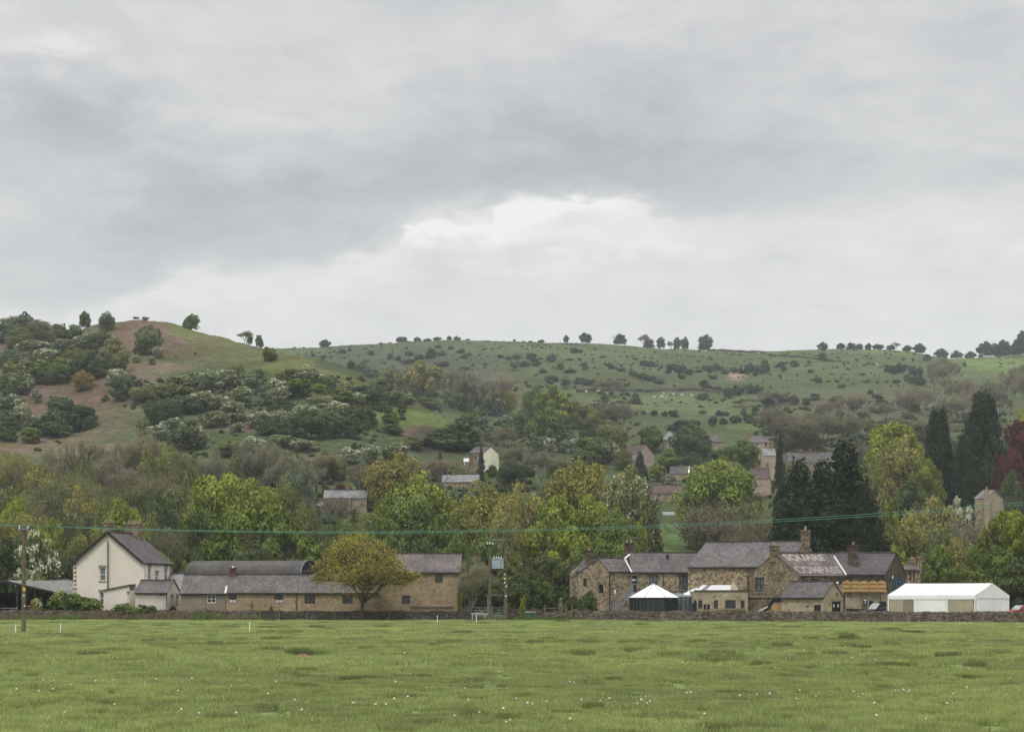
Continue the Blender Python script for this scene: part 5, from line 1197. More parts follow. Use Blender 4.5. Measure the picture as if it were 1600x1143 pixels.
belt('behind the two-storey stone barn', [('sprig', 620, 705, 95, 440, OLIVE), ('sprig', 655, 732, 135, 370, LIME2), ('leafy', 640, 762, 125, 305, MIDG), ('mid', 600, 805, 80, 290, MIDG), ('mid', 690, 800, 80, 288, MIDG), ('mid', 640, 818, 90, 282, DARKG), ('mid', 560, 830, 70, 300, MIDG), ('mid', 525, 838, 60, 280, DARKG), ('sprig', 560, 795, 70, 330, OLG), ('mid', 665, 845, 60, 270, DARKG), ('mid', 716, 830, 60, 272, MIDG)])
belt('behind the transformer poles', [('sprig', 760, 745, 125, 340, OLIVE), ('sprig', 725, 775, 80, 320, OLIVE), ('sprig', 810, 752, 90, 330, OLIVE), ('mid', 760, 820, 80, 280, MIDG), ('mid', 720, 845, 50, 268, MIDG), ('sprig', 790, 800, 70, 290, OLG), ('mid', 742, 880, 60, 262, DARKG), ('mid', 850, 860, 80, 264, DARKG), ('mid', 800, 870, 60, 262, MIDG)])
belt('behind the pub cottage wing', [('sprig', 905, 714, 130, 360, OLIVE), ('sprig', 975, 722, 100, 345, OLIVE), ('leafy', 872, 772, 120, 296, LIME2), ('leafy', 925, 768, 105, 300, LIME2), ('leafy', 965, 790, 95, 292, MIDG), ('mid', 895, 820, 90, 280, LIME2), ('mid', 850, 800, 80, 290, LIME2), ('mid', 950, 835, 80, 272, MIDG), ('mid', 905, 855, 60, 268, MIDG), ('mid', 870, 865, 70, 262, DARKG), ('mid', 985, 820, 60, 285, MIDG), ('mid', 1000, 800, 36, 300, LIME2)])
T_('chestnut', 985, 722, 104, Y=341, col=OLG, where='at the edge of the green slope behind the pub')
T_('haw', 1022, 776, 30, Y=350, col=DARKG, where='under the bungalow behind the pub')
belt('on the green slope above the pub', [('sprig', 1120, 712, 132, 452, LIME2), ('leafy', 1122, 716, 118, 458, OLG), ('mid', 1155, 750, 76, 450, LIME2), ('thin', 1125, 768, 130, 340, BARE), ('thin', 1180, 790, 80, 330, BARE)])
belt('behind the lettered roof', [('fir', 1250, 712, 124, 305, FIRC), ('fir', 1319, 684, 154, 300, FIRC), ('fir', 1286, 716, 128, 295, FIRC), ('fir', 1352, 748, 66, 291, FIRC)])
T_('spire', 1219, 690, 34, Y=450, col=FIRC, where='between the tall house and the black conifers')
belt('between the black conifers and the redwoods', [('leafy', 1396, 654, 106, 545, LIME), ('sprig', 1412, 676, 92, 490, OLIVE), ('leafy', 1446, 712, 60, 480, LIME2), ('sprig', 1368, 705, 56, 500, OLG), ('mid', 1420, 748, 84, 462, DARKG), ('mid', 1352, 702, 26, 500, LIME)])
belt('behind the copper beech', [('redwood', 1466, 609, 60, 500, FIRC), ('redwood', 1535, 577, 84, 505, FIRC), ('redwood', 1505, 672, 50, 495, FIRC), ('fir', 1516, 712, 50, 480, FIRC)])
T_('mid', 1597, 655, 104, Y=510, col=COPPER, where='beside the tall dark redwoods'); T_('leafy', 1580, 730, 60, Y=440, col=DARKG, where='below the copper beech')
T_('mid', 1597, 628, 40, Y=520, col=LIME, where='behind the copper beech'); T_('leafy', 1572, 700, 60, Y=460, col=COPPER, where='in front of the redwoods')
belt('behind the marquee', [('leafy', 1575, 795, 115, 272, LIME2), ('leafy', 1600, 800, 80, 262, LIME2), ('mid', 1562, 850, 70, 256, MIDG), ('mid', 1530, 840, 50, 275, MIDG), ('sprig', 1500, 838, 80, 290, OLIVE), ('mid', 1470, 850, 60, 270, MIDG), ('sprig', 1455, 775, 105, 350, OLIVE), ('sprig', 1425, 800, 80, 330, OLIVE), ('mid', 1400, 850, 55, 285, LIME2), ('mid', 1388, 775, 50, 360, LIME2), ('sprig', 1480, 810, 80, 320, OLG), ('mid', 1515, 875, 60, 262, MIDG), ('sprig', 1390, 815, 60, 310, OLG), ('bare', 1530, 810, 70, 300, BARE), ('mid', 1450, 880, 40, 268, MIDG), ('mid', 1590, 870, 70, 250, DARKG), ('mid', 1620, 850, 60, 250, MIDG), ('mid', 1489, 888, 50, 264, MIDG)])
T_('haw', 1500, 768, 62, Y=370, col=GREYG, where='above the tree belt behind the marquee')
belt('beyond the red car', [('leafy', 1660, 800, 110, 270, MIDG), ('leafy', 1740, 790, 120, 285, LIME2), ('mid', 1700, 850, 80, 255, DARKG), ('leafy', 1830, 780, 130, 290, MIDG), ('mid', 1680, 720, 90, 450, OLG), ('mid', 1780, 740, 100, 430, DARKG)])
belt('beyond the cattle shed', [('leafy', -90, 790, 110, 290, MIDG), ('mid', -150, 810, 90, 280, LIME2), ('sprig', -80, 710, 110, 400, OLIVE), ('bare', -150, 720, 100, 410, BARE), ('leafy', -230, 790, 120, 285, MIDG)])
# hedges and garden shrubs
garden = [('mid', 815, 893, 62, 236, DARKG, 'behind the rubble by the poles'), ('mid', 845, 895, 56, 240, MIDG, 'behind the rubble by the poles'), ('mid', 785, 900, 60, 246, DARKG, 'behind the rubble by the poles'), ('mid', 735, 905, 44, 246, DARKG, 'beside the two-storey barn'),
          ('mid', 818, 926, 14, 231.5, LIME2, 'at the rubble heap'), ('clump', 110, 917, 78, 238, MIDG, 'in front of the farmhouse'), ('clump', 92, 913, 34, 239, OLIVE, 'in front of the farmhouse'), ('clump', 140, 926, 50, 236.6, MIDG, 'in front of the farmhouse'), ('bush', 55, 932, 30, 237, ORG, 'in front of the farmhouse'), ('hawbush', 58, 934, 22, 236.5, OLG, 'in front of the farmhouse'),
          ('clump', 205, 936, 68, 234.5, MIDG, 'under the farmhouse porch'), ('clump', 228, 938, 40, 234.6, DARKG, 'under the farmhouse porch'), ('mid', 920, 920, 34, 234, MIDG, 'in front of the pub cottage wing'), ('mid', 896, 929, 30, 235, DARKG, 'in front of the pub cottage wing'), ('mid', 1005, 880, 24, 262, MIDG, 'behind the pub'),
          ('bush', 880, 940, 16, 234, OLG, 'in front of the pub cottage wing'), ('bush', 424, 944, 9, 235.6, MIDG, 'against the long range'), ('speck', 320, 944, 10, 235.6, OLG, 'against the long range'), ('hawbush', 876, 930, 10, 233, GREYG, 'in front of the pub cottage wing'), ('mid', 717.5, 915, 8, 234.6, LIME2, 'on the corner of the two-storey barn')]
for g_ in garden: T_(g_[0], g_[1], g_[2], g_[3], Y=g_[4], col=g_[5], where=g_[6])
T_('bare', 738, 864, 66, Y=233.5, col=BARE, where='against the end of the two-storey barn')

# foot of the near hill: grey-brown budding woodland
for q in [('budding', 40, 700, 110, 400, OLIVE), ('budding', 15, 715, 90, 390, OLIVE), ('budding', 110, 716, 100, 395, OLG), ('bare', 150, 682, 110, 420, BARE), ('bare', 205, 668, 100, 430, BARE), ('bare', 175, 700, 90, 400, BARE), ('sprig', 240, 694, 80, 410, OLG), ('budding', 285, 706, 70, 420, OLG),
          ('budding', 100, 745, 100, 360, OLG), ('sprig', 130, 755, 90, 345, OLIVE), ('bare', 230, 735, 100, 365, BARE), ('sprig', 275, 752, 80, 355, OLG), ('budding', 60, 765, 90, 335, OLG), ('sprig', 170, 772, 80, 330, OLG), ('budding', 255, 690, 50, 440, LIME2), ('sprig', 262, 690, 42, 436, LIME2), ('sprig', 310, 742, 60, 370, MIDG),
          ('bare', 330, 700, 60, 420, BARE), ('sprig', 20, 770, 80, 330, LIME2), ('bare', 90, 690, 60, 430, BARE), ('sprig', 20, 755, 90, 345, OLG), ('budding', 200, 745, 90, 350, OLG), ('budding', 150, 735, 90, 372, OLG), ('sprig', 60, 730, 80, 385, OLIVE), ('sprig', 305, 760, 60, 345, OLG), ('sprig', 90, 790, 70, 320, DARKG), ('sprig', 220, 790, 90, 320, OLG), ('sprig', 160, 800, 60, 315, DARKG),
          ('budding', 275, 720, 80, 385, OLG), ('sprig', 120, 775, 80, 330, OLG), ('sprig', 250, 765, 80, 338, DARKG), ('sprig', 300, 725, 50, 380, OLG)]:
    T_(q[0], q[1], q[2], q[3], Y=q[4], col=q[5], where='in the brown woodland above the farmhouse')
for q in [('bare', 415, 685, 85, 430, BARE), ('bare', 460, 700, 80, 420, BARE), ('sprig', 430, 692, 70, 440, OLG), ('bare', 500, 702, 70, 475, BARE), ('sprig', 465, 722, 60, 400, GREYG), ('sprig', 520, 712, 55, 480, OLG), ('sprig', 445, 738, 72, 380, OLG), ('sprig', 450, 750, 70, 365, OLG), ('sprig', 395, 704, 56, 430, GREYG), ('sprig', 365, 705, 60, 430, OLG),
          ('sprig', 480, 775, 50, 345, OLG), ('spire', 494, 760, 18, 415, DARKG), ('sprig', 530, 806, 60, 340, MIDG), ('sprig', 570, 808, 60, 345, MIDG), ('sprig', 600, 770, 40, 400, OLG)]:
    T_(q[0], q[1], q[2], q[3], Y=q[4], col=q[5], where='around the stone cottage above the long range')

T_('thin', 528, 768, 62, Y=402, col=BARE, where='in front of the stone cottage')
T_('bush', 532, 755, 28, base=773, col=COPPER, where='behind the roof of the stone cottage')
T_('sprig', 1536, 806, 54, Y=352, col=OLG, where='below the stone house near the copper beech')
# near hill, plotted one by one: (x, top, width, base, kind, colour)
b, h, m, sp = 'bush', 'hawbush', 'mid', 'sprig'
HB, HD = (.18, .205, .11), (.11, .138, .068)
CN[HB] = 'pale green'; CN[HD] = 'deep green'
NEAR = [(20, 494, 40, 512, h, HB), (42, 487, 26, 508, b, HD), (8, 505, 36, 536, b, HD), (30, 512, 36, 545, sp, OLG), (62, 500, 40, 540, sp, OLG), (55, 530, 50, 556, h, HB), (92, 505, 26, 528, b, HD), (118, 508, 26, 530, b, MIDG), (100, 530, 40, 556, b, HD), (72, 545, 46, 568, h, HB), (15, 545, 40, 575, b, HD),
        (133, 487, 15, 514, sp, MIDG), (167, 487, 19, 518, sp, HD), (135, 520, 40, 548, h, HB), (158, 518, 36, 552, sp, DARKG), (120, 545, 40, 572, sp, OLG), (178, 525, 38, 582, m, OLG), (140, 550, 46, 596, m, DARKG), (130, 578, 28, 612, sp, ORG), (105, 560, 50, 592, b, MIDG), (65, 562, 46, 600, b, MIDG), (30, 560, 42, 598, b, OLG), (85, 570, 40, 600, sp, MIDG),
        (233, 507, 40, 552, m, HB), (225, 520, 34, 556, b, MIDG), (247, 540, 18, 562, h, HB), (213, 554, 13, 568, h, GREYG), (238, 556, 12, 570, b, HB), (25, 578, 46, 618, b, HB), (5, 585, 30, 625, b, HD), (185, 575, 34, 610, h, GREYG), (190, 585, 34, 626, b, DARKG), (202, 585, 22, 605, b, DARKG), (40, 590, 34, 616, h, HB),
        (57, 608, 18, 630, h, GREYG), (18, 615, 44, 650, h, GREYG), (8, 640, 40, 675, b, HD), (36, 630, 30, 668, h, HB), (60, 650, 44, 682, b, HD), (95, 618, 46, 655, b, HD), (115, 628, 62, 675, m, DARKG), (85, 640, 48, 684, b, DARKG), (50, 668, 30, 692, b, MIDG), (140, 650, 20, 670, b, HD), (10, 665, 36, 690, b, DARKG),
        (300, 489, 28, 511, b, MIDG), (213, 494, 9, 499, 'speck', OLG), (228, 494, 11, 500, 'speck', OLG), (164, 617, 11, 628, 'speck', MIDG), (305, 551, 5, 556, 'speck', HD), (275, 555, 4, 562, 'speck', MIDG), (382, 516, 18, 533, 'bare', BARE), (405, 521, 13, 535, b, HD), (390, 522, 10, 532, 'speck', HD),
        (420, 540, 26, 565, b, MIDG), (405, 574, 20, 592, b, MIDG), (305, 578, 50, 605, b, HB), (280, 585, 50, 620, b, OLG), (245, 597, 50, 622, b, HB), (225, 602, 40, 630, sp, OLG), (330, 575, 44, 612, h, HB), (370, 568, 38, 596, b, MIDG), (352, 572, 40, 605, h, HB), (390, 578, 40, 612, b, HB), (315, 608, 50, 640, h, HB), (345, 610, 50, 645, h, GREYG),
        (290, 615, 50, 648, b, HD), (260, 620, 40, 660, sp, DARKG), (240, 622, 36, 665, b, DARKG), (365, 625, 44, 660, b, HB), (380, 600, 36, 630, h, HB), (335, 640, 46, 668, b, HB), (270, 650, 44, 680, h, HB), (292, 660, 56, 706, b, HD), (310, 665, 30, 700, h, GREYG), (248, 662, 40, 690, h, GREYG), (225, 655, 30, 680, b, OLG), (372, 658, 19, 678, h, GREYG), (395, 680, 40, 712, h, HB), (355, 690, 40, 716, sp, OLG),
        (430, 590, 44, 620, h, GREYG), (434, 597, 38, 628, h, HB), (455, 575, 44, 600, b, MIDG), (480, 570, 50, 600, h, HB), (470, 590, 60, 622, b, MIDG), (500, 598, 36, 626, b, MIDG), (415, 612, 26, 634, b, HD), (515, 585, 26, 608, b, HD), (540, 596, 34, 615, h, GREYG), (535, 605, 44, 632, b, MIDG), (565, 600, 30, 620, b, HD), (588, 602, 32, 634, b, HD), (560, 612, 34, 632, h, HB), (545, 587, 10, 598, 'speck', HD),
        (548, 562, 14, 578, b, HD), (565, 565, 26, 583, b, MIDG), (580, 574, 28, 590, b, HD), (618, 608, 30, 632, b, HB), (640, 612, 18, 632, h, HB), (610, 570, 32, 604, m, OLIVE), (662, 562, 58, 622, m, OLIVE), (640, 575, 40, 618, m, MIDG), (596, 590, 20, 606, b, HD), (668, 618, 44, 638, b, MIDG), (640, 628, 12, 634, 'speck', GREYG), (703, 605, 28, 636, b, MIDG), (733, 607, 42, 644, m, HD), (758, 620, 22, 642, h, GREYG), (775, 615, 30, 650, h, HD), (755, 632, 20, 650, b, LIME2),
        (405, 640, 40, 668, h, HB), (430, 640, 40, 668, h, HB), (420, 652, 44, 680, b, DARKG), (452, 640, 40, 672, h, GREYG), (450, 655, 36, 684, b, DARKG), (480, 630, 44, 660, h, HB), (485, 640, 56, 688, m, DARKG), (515, 640, 44, 684, m, HD), (550, 645, 34, 686, m, DARKG), (525, 625, 44, 652, h, HB), (560, 632, 50, 668, m, DARKG), (575, 640, 30, 665, b, HD), (500, 615, 40, 640, h, HB), (610, 643, 30, 664, b, MIDG), (612, 660, 34, 680, b, HD), (572, 650, 16, 672, b, HD),
        (440, 678, 60, 702, h, HB), (475, 685, 44, 705, h, HB), (545, 697, 40, 728, h, GREYG), (580, 692, 36, 724, h, HB), (622, 688, 38, 718, h, GREYG), (595, 700, 40, 720, b, HD), (735, 643, 36, 666, b, MIDG), (755, 650, 22, 672, b, HD), (722, 650, 34, 672, 'clump', DARKG), (710, 660, 50, 680, 'clump', DARKG), (690, 670, 50, 690, 'clump', DARKG), (725, 675, 60, 695, 'clump', DARKG), (660, 680, 46, 696, 'clump', DARKG), (700, 684, 60, 702, 'clump', DARKG), (745, 690, 40, 706, 'clump', DARKG), (640, 690, 40, 702, 'clump', OLG), (790, 648, 22, 664, h, HD), (770, 668, 40, 690, b, HD), (795, 660, 30, 684, b, HD), (600, 626, 14, 640, b, MIDG)]
for (x, tp, w, bs, k, c) in NEAR:
    w *= 1.26 if x > 210 else 1.42; tp -= 0 if x > 210 else 2
    z_ = 'on the summit' if bs < 560 else ('on the upper slope' if bs < 625 else 'on the lower slope')
    if x < 210: z_ += ' above the farmhouse'
    elif x < 400: z_ += ' above the barrel-roofed barn'
    elif x < 600: z_ += ' above the stone cottage'
    else: z_ += ' towards the cream-gabled house'
    T_(k, x, tp, w, base=bs, col=c, where=z_, group=('trees' if PRO[k][0][1] else 'shrubs') + ' of the near hill')

# wooded dip in the middle distance, round the upper houses
DIP = [(m, 865, 600, 78, 500, LIME2), (m, 835, 598, 44, 505, MIDG), (m, 815, 640, 40, 500, HD), (m, 905, 625, 50, 520, OLIVE), (m, 850, 640, 70, 480, MIDG), (sp, 935, 640, 50, 520, OLIVE), ('bare', 760, 582, 70, 760, BARE), ('bare', 700, 575, 40, 800, BARE), (sp, 785, 600, 50, 640, OLIVE), (sp, 745, 590, 40, 760, OLG), ('bare', 965, 625, 60, 620, BARE),
       (b, 830, 668, 60, 470, HD), (h, 850, 675, 50, 465, HB), (b, 880, 665, 44, 475, HD), (h, 888, 678, 34, 465, GREYG), (b, 915, 680, 50, 470, MIDG), (sp, 955, 655, 60, 560, OLG), (b, 940, 680, 50, 480, HD), (h, 955, 690, 34, 480, HB), (sp, 925, 650, 50, 540, DARKG), (m, 1015, 662, 48, 610, MIDG), (m, 1075, 660, 66, 640, DARKG), (m, 1090, 668, 50, 630, DARKG), (m, 1045, 700, 46, 560, MIDG), (m, 1082, 705, 40, 555, DARKG),
       (m, 1160, 685, 60, 590, MIDG), (m, 1135, 695, 40, 580, MIDG), ('fir', 1000, 703, 36, 540, BLUG), (m, 1027, 722, 34, 500, LIME2), (h, 1045, 738, 32, 490, GREYG), (m, 1185, 695, 28, 585, DARKG), (m, 1205, 700, 30, 590, MIDG), ('bare', 1212, 630, 76, 620, BARE), ('bare', 1285, 640, 66, 640, BARE), ('budding', 1220, 640, 60, 610, OLG), ('bare', 1250, 650, 60, 680, BARE), ('bare', 1320, 645, 60, 700, BARE),
       (sp, 975, 700, 40, 520, OLG), (b, 990, 722, 34, 500, HD), (sp, 1100, 690, 30, 600, MIDG), (b, 1120, 700, 30, 580, HD), ('budding', 1180, 690, 26, 560, OLG), ('spire', 752, 701, 17, 530, FIRC), ('fir', 688, 705, 22, 530, BLUG), ('bare', 785, 668, 50, 560, BARE), ('bare', 800, 690, 50, 520, BARE), ('bare', 845, 705, 60, 480, BARE), (sp, 800, 715, 50, 490, DARKG), (b, 820, 705, 40, 480, HD), ('bare', 640, 720, 60, 480, BARE), (sp, 675, 715, 40, 500, OLG), (b, 715, 728, 18, 535, LIME2), ('bare', 690, 715, 60, 510, BARE),
       (b, 770, 725, 22, 520, DARKG), (sp, 870, 712, 40, 470, OLG), ('bare', 1340, 690, 40, 560, BARE), (sp, 1240, 720, 34, 600, OLG), (m, 1265, 715, 20, 590, MIDG), (sp, 1150, 720, 30, 560, OLG), ('bare', 560, 720, 60, 430, BARE), (sp, 600, 735, 40, 430, MIDG), (sp, 640, 742, 40, 420, OLG), (b, 570, 745, 30, 425, HD)]
for q in DIP:
    x = q[1]; k_ = {'fir': 1.7, 'spire': 3, 'bare': 1.0, 'budding': 1.0}.get(q[0], .92); q = (*q[:4], min(max(hit(x, q[2] + q[3] * k_), 330), q[4] * 1.7), q[5]); wh = 'near the cream-gabled hillside house' if x < 800 else ('in the wooded dip below the far hill' if x < 970 else ('among the houses up the valley' if x < 1210 else 'on the valley side above the black conifers'))
    T_(q[0], x, q[2], q[3], Y=q[4], col=q[5], where=wh)

# far hill: bushes and skyline trees one by one (x, top, width, base)
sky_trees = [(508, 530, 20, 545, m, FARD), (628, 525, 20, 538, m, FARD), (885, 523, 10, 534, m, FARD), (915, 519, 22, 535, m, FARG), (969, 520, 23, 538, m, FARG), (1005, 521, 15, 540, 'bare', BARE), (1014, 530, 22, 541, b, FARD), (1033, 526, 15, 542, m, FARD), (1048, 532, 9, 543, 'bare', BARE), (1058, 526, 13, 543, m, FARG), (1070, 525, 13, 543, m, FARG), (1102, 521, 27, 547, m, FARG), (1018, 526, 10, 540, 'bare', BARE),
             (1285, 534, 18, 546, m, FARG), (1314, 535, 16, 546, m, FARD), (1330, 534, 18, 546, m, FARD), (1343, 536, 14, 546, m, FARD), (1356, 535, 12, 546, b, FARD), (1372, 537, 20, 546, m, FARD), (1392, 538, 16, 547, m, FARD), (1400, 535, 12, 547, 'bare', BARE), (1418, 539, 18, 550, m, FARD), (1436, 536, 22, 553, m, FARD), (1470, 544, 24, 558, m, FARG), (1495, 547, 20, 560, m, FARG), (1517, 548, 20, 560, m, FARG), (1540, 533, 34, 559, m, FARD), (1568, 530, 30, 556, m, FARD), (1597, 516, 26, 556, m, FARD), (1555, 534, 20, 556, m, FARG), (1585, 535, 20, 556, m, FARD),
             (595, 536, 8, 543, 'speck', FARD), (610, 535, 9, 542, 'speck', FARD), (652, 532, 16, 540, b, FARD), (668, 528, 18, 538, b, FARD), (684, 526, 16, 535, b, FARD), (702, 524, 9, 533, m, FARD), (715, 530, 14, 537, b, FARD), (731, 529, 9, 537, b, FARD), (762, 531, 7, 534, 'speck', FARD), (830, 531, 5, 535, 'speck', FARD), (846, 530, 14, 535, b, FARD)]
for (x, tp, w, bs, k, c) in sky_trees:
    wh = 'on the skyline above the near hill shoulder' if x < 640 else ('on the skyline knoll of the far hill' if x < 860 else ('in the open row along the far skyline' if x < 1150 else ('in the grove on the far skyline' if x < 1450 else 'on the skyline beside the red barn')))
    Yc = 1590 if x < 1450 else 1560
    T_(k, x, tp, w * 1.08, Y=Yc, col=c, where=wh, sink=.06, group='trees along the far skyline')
FARB = [(536, 545, 12, 553), (547, 543, 8, 549), (505, 552, 10, 560), (518, 554, 8, 560), (490, 551, 8, 557), (580, 547, 14, 555), (610, 552, 12, 560), (622, 556, 14, 564), (640, 548, 20, 556), (655, 553, 18, 562), (675, 544, 18, 556), (690, 548, 18, 556), (704, 540, 12, 546), (685, 538, 12, 545), (720, 545, 16, 552), (733, 548, 10, 556), (726, 553, 14, 560), (672, 552, 22, 560), (640, 560, 26, 568), (690, 562, 24, 572), (724, 572, 18, 580), (688, 565, 8, 571), (754, 544, 5, 548),
        (782, 553, 12, 559), (795, 555, 14, 562), (805, 568, 8, 576), (769, 543, 6, 546), (897, 540, 14, 552), (906, 544, 10, 552), (943, 555, 10, 559), (925, 552, 5, 555), (914, 552, 4, 555), (808, 551, 18, 561), (830, 550, 20, 562), (836, 556, 14, 566), (860, 552, 18, 566), (870, 553, 5, 557), (892, 559, 8, 563), (818, 564, 20, 573), (837, 564, 16, 572), (803, 564, 12, 574), (847, 575, 14, 584), (875, 567, 14, 577), (890, 576, 22, 583), (913, 564, 14, 572), (915, 569, 12, 578), (954, 566, 16, 576), (971, 571, 15, 580), (1006, 562, 22, 572), (993, 558, 9, 562), (1018, 562, 14, 573),
        (860, 585, 20, 597), (864, 586, 18, 596), (884, 591, 20, 602), (860, 592, 14, 600), (905, 588, 22, 600), (920, 590, 22, 602), (934, 594, 24, 604), (950, 590, 26, 602), (965, 590, 30, 604), (975, 596, 18, 604), (990, 577, 16, 588), (1003, 581, 24, 592), (1015, 586, 24, 596), (1031, 589, 18, 600), (1050, 566, 24, 578), (1062, 570, 26, 584), (1075, 573, 18, 586), (1044, 576, 12, 584), (1066, 582, 14, 592), (1092, 577, 14, 582), (934, 582, 7, 585), (1012, 590, 8, 594), (1053, 600, 6, 603),
        (1108, 568, 18, 580), (1120, 568, 18, 580), (1134, 574, 14, 585), (1100, 571, 10, 578), (1148, 572, 16, 582), (1160, 573, 14, 584), (1172, 566, 20, 582), (1187, 568, 20, 584), (1195, 560, 18, 584), (1181, 580, 10, 588), (1114, 583, 16, 592), (1100, 592, 18, 604), (1105, 600, 18, 606), (1121, 603, 20, 612), (1140, 603, 22, 622), (1150, 600, 20, 618), (1170, 600, 26, 616), (1185, 600, 22, 614), (1100, 612, 22, 625), (1095, 615, 18, 624), (994, 617, 16, 632), (1004, 607, 8, 612), (975, 640, 14, 650), (990, 640, 14, 650), (1005, 640, 12, 648), (1023, 640, 14, 650), (1038, 641, 12, 651), (1053, 637, 20, 652), (1098, 641, 14, 646), (1125, 640, 18, 650), (1135, 642, 14, 650), (1113, 648, 16, 666), (1131, 652, 16, 664), (1150, 646, 22, 662), (1170, 645, 22, 662), (1162, 632, 10, 650), (1180, 634, 16, 650), (1065, 655, 36, 674), (1085, 653, 22, 672), (1050, 662, 24, 674), (920, 630, 16, 648), (940, 622, 26, 650), (960, 628, 30, 648),
        (1219, 564, 14, 575), (1225, 570, 12, 580), (1240, 562, 14, 574), (1228, 563, 8, 570), (1265, 562, 7, 568), (1267, 574, 11, 582), (1285, 550, 17, 564), (1279, 586, 16, 598), (1220, 587, 5, 590), (1287, 574, 4, 577), (1316, 599, 18, 606), (1308, 595, 5, 598), (1314, 588, 5, 592), (1325, 591, 4, 594), (1333, 598, 5, 602), (1356, 592, 8, 598), (1371, 595, 6, 599), (1385, 594, 8, 598), (1380, 569, 5, 573), (1390, 567, 18, 582), (1397, 571, 14, 584), (1407, 566, 18, 582), (1415, 568, 14, 578), (1425, 570, 16, 586), (1437, 572, 16, 590), (1418, 583, 16, 596), (1430, 585, 22, 600), (1440, 588, 16, 602), (1400, 592, 14, 600), (1404, 600, 5, 604), (1411, 604, 4, 606), (1392, 601, 4, 604),
        (1225, 614, 22, 628), (1240, 616, 20, 632), (1273, 613, 20, 626), (1260, 620, 16, 632), (1300, 618, 18, 630), (1360, 608, 12, 616), (1372, 612, 20, 624), (1378, 622, 22, 634), (1390, 628, 20, 640), (1410, 622, 22, 638), (1370, 636, 20, 646), (1430, 630, 20, 644), (1448, 552, 16, 564), (1506, 565, 9, 573), (1350, 640, 24, 654), (1312, 640, 18, 652), (1280, 640, 22, 650), (1335, 628, 20, 640), (1240, 650, 24, 664), (1200, 618, 26, 634)]
for (x, tp, w, bs) in FARB:
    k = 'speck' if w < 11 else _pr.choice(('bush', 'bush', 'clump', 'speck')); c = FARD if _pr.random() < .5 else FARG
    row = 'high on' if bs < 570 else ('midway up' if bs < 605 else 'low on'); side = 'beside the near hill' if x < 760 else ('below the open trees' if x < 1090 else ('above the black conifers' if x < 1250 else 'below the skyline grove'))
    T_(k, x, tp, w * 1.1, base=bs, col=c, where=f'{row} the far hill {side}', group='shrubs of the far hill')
for q in [('bare', 1475, 553, 50, 1150, 590), ('bare', 1460, 560, 40, 1100, 600), ('bare', 1500, 590, 60, 950, 630), ('bare', 1580, 565, 60, 1000, 620), ('bare', 1560, 590, 60, 900, 640), ('bare', 1600, 580, 50, 950, 640), ('bare', 1520, 600, 50, 900, 640), ('bare', 1445, 600, 50, 950, 640), ('bare', 1420, 610, 50, 900, 650), ('bare', 1330, 615, 60, 900, 660), ('bare', 1290, 620, 50, 900, 660), ('bare', 1380, 630, 60, 860, 670), ('bare', 1215, 610, 50, 1000, 640), ('bare', 1160, 622, 50, 1000, 640), ('bare', 960, 620, 60, 1050, 650), ('bare', 735, 575, 50, 900, 600), ('bare', 1450, 650, 60, 750, 680), ('bare', 1480, 620, 60, 900, 650), ('bare', 1410, 650, 50, 800, 680), ('bare', 1250, 690, 50, 720, 720), ('bare', 1300, 680, 50, 740, 700)]:
    T_(q[0], q[1], q[2], q[3], Y=q[4], col=BARE, where='in the thin woodland below the far hill')
for (x, tp, w, bs) in [(1215, 650, 40, 676), (1330, 660, 44, 690), (1350, 675, 40, 700), (1300, 700, 40, 715), (1270, 670, 40, 700), (1320, 680, 30, 700), (1240, 680, 40, 700), (1440, 660, 40, 690), (1420, 640, 40, 670), (1395, 655, 30, 675), (1200, 665, 30, 680), (1230, 665, 30, 690), (1355, 650, 30, 670)]:
    T_('bush', x, tp, w, base=bs, col=_pr.choice((HD, OLG, HB)), where='on the valley side above the black conifers')

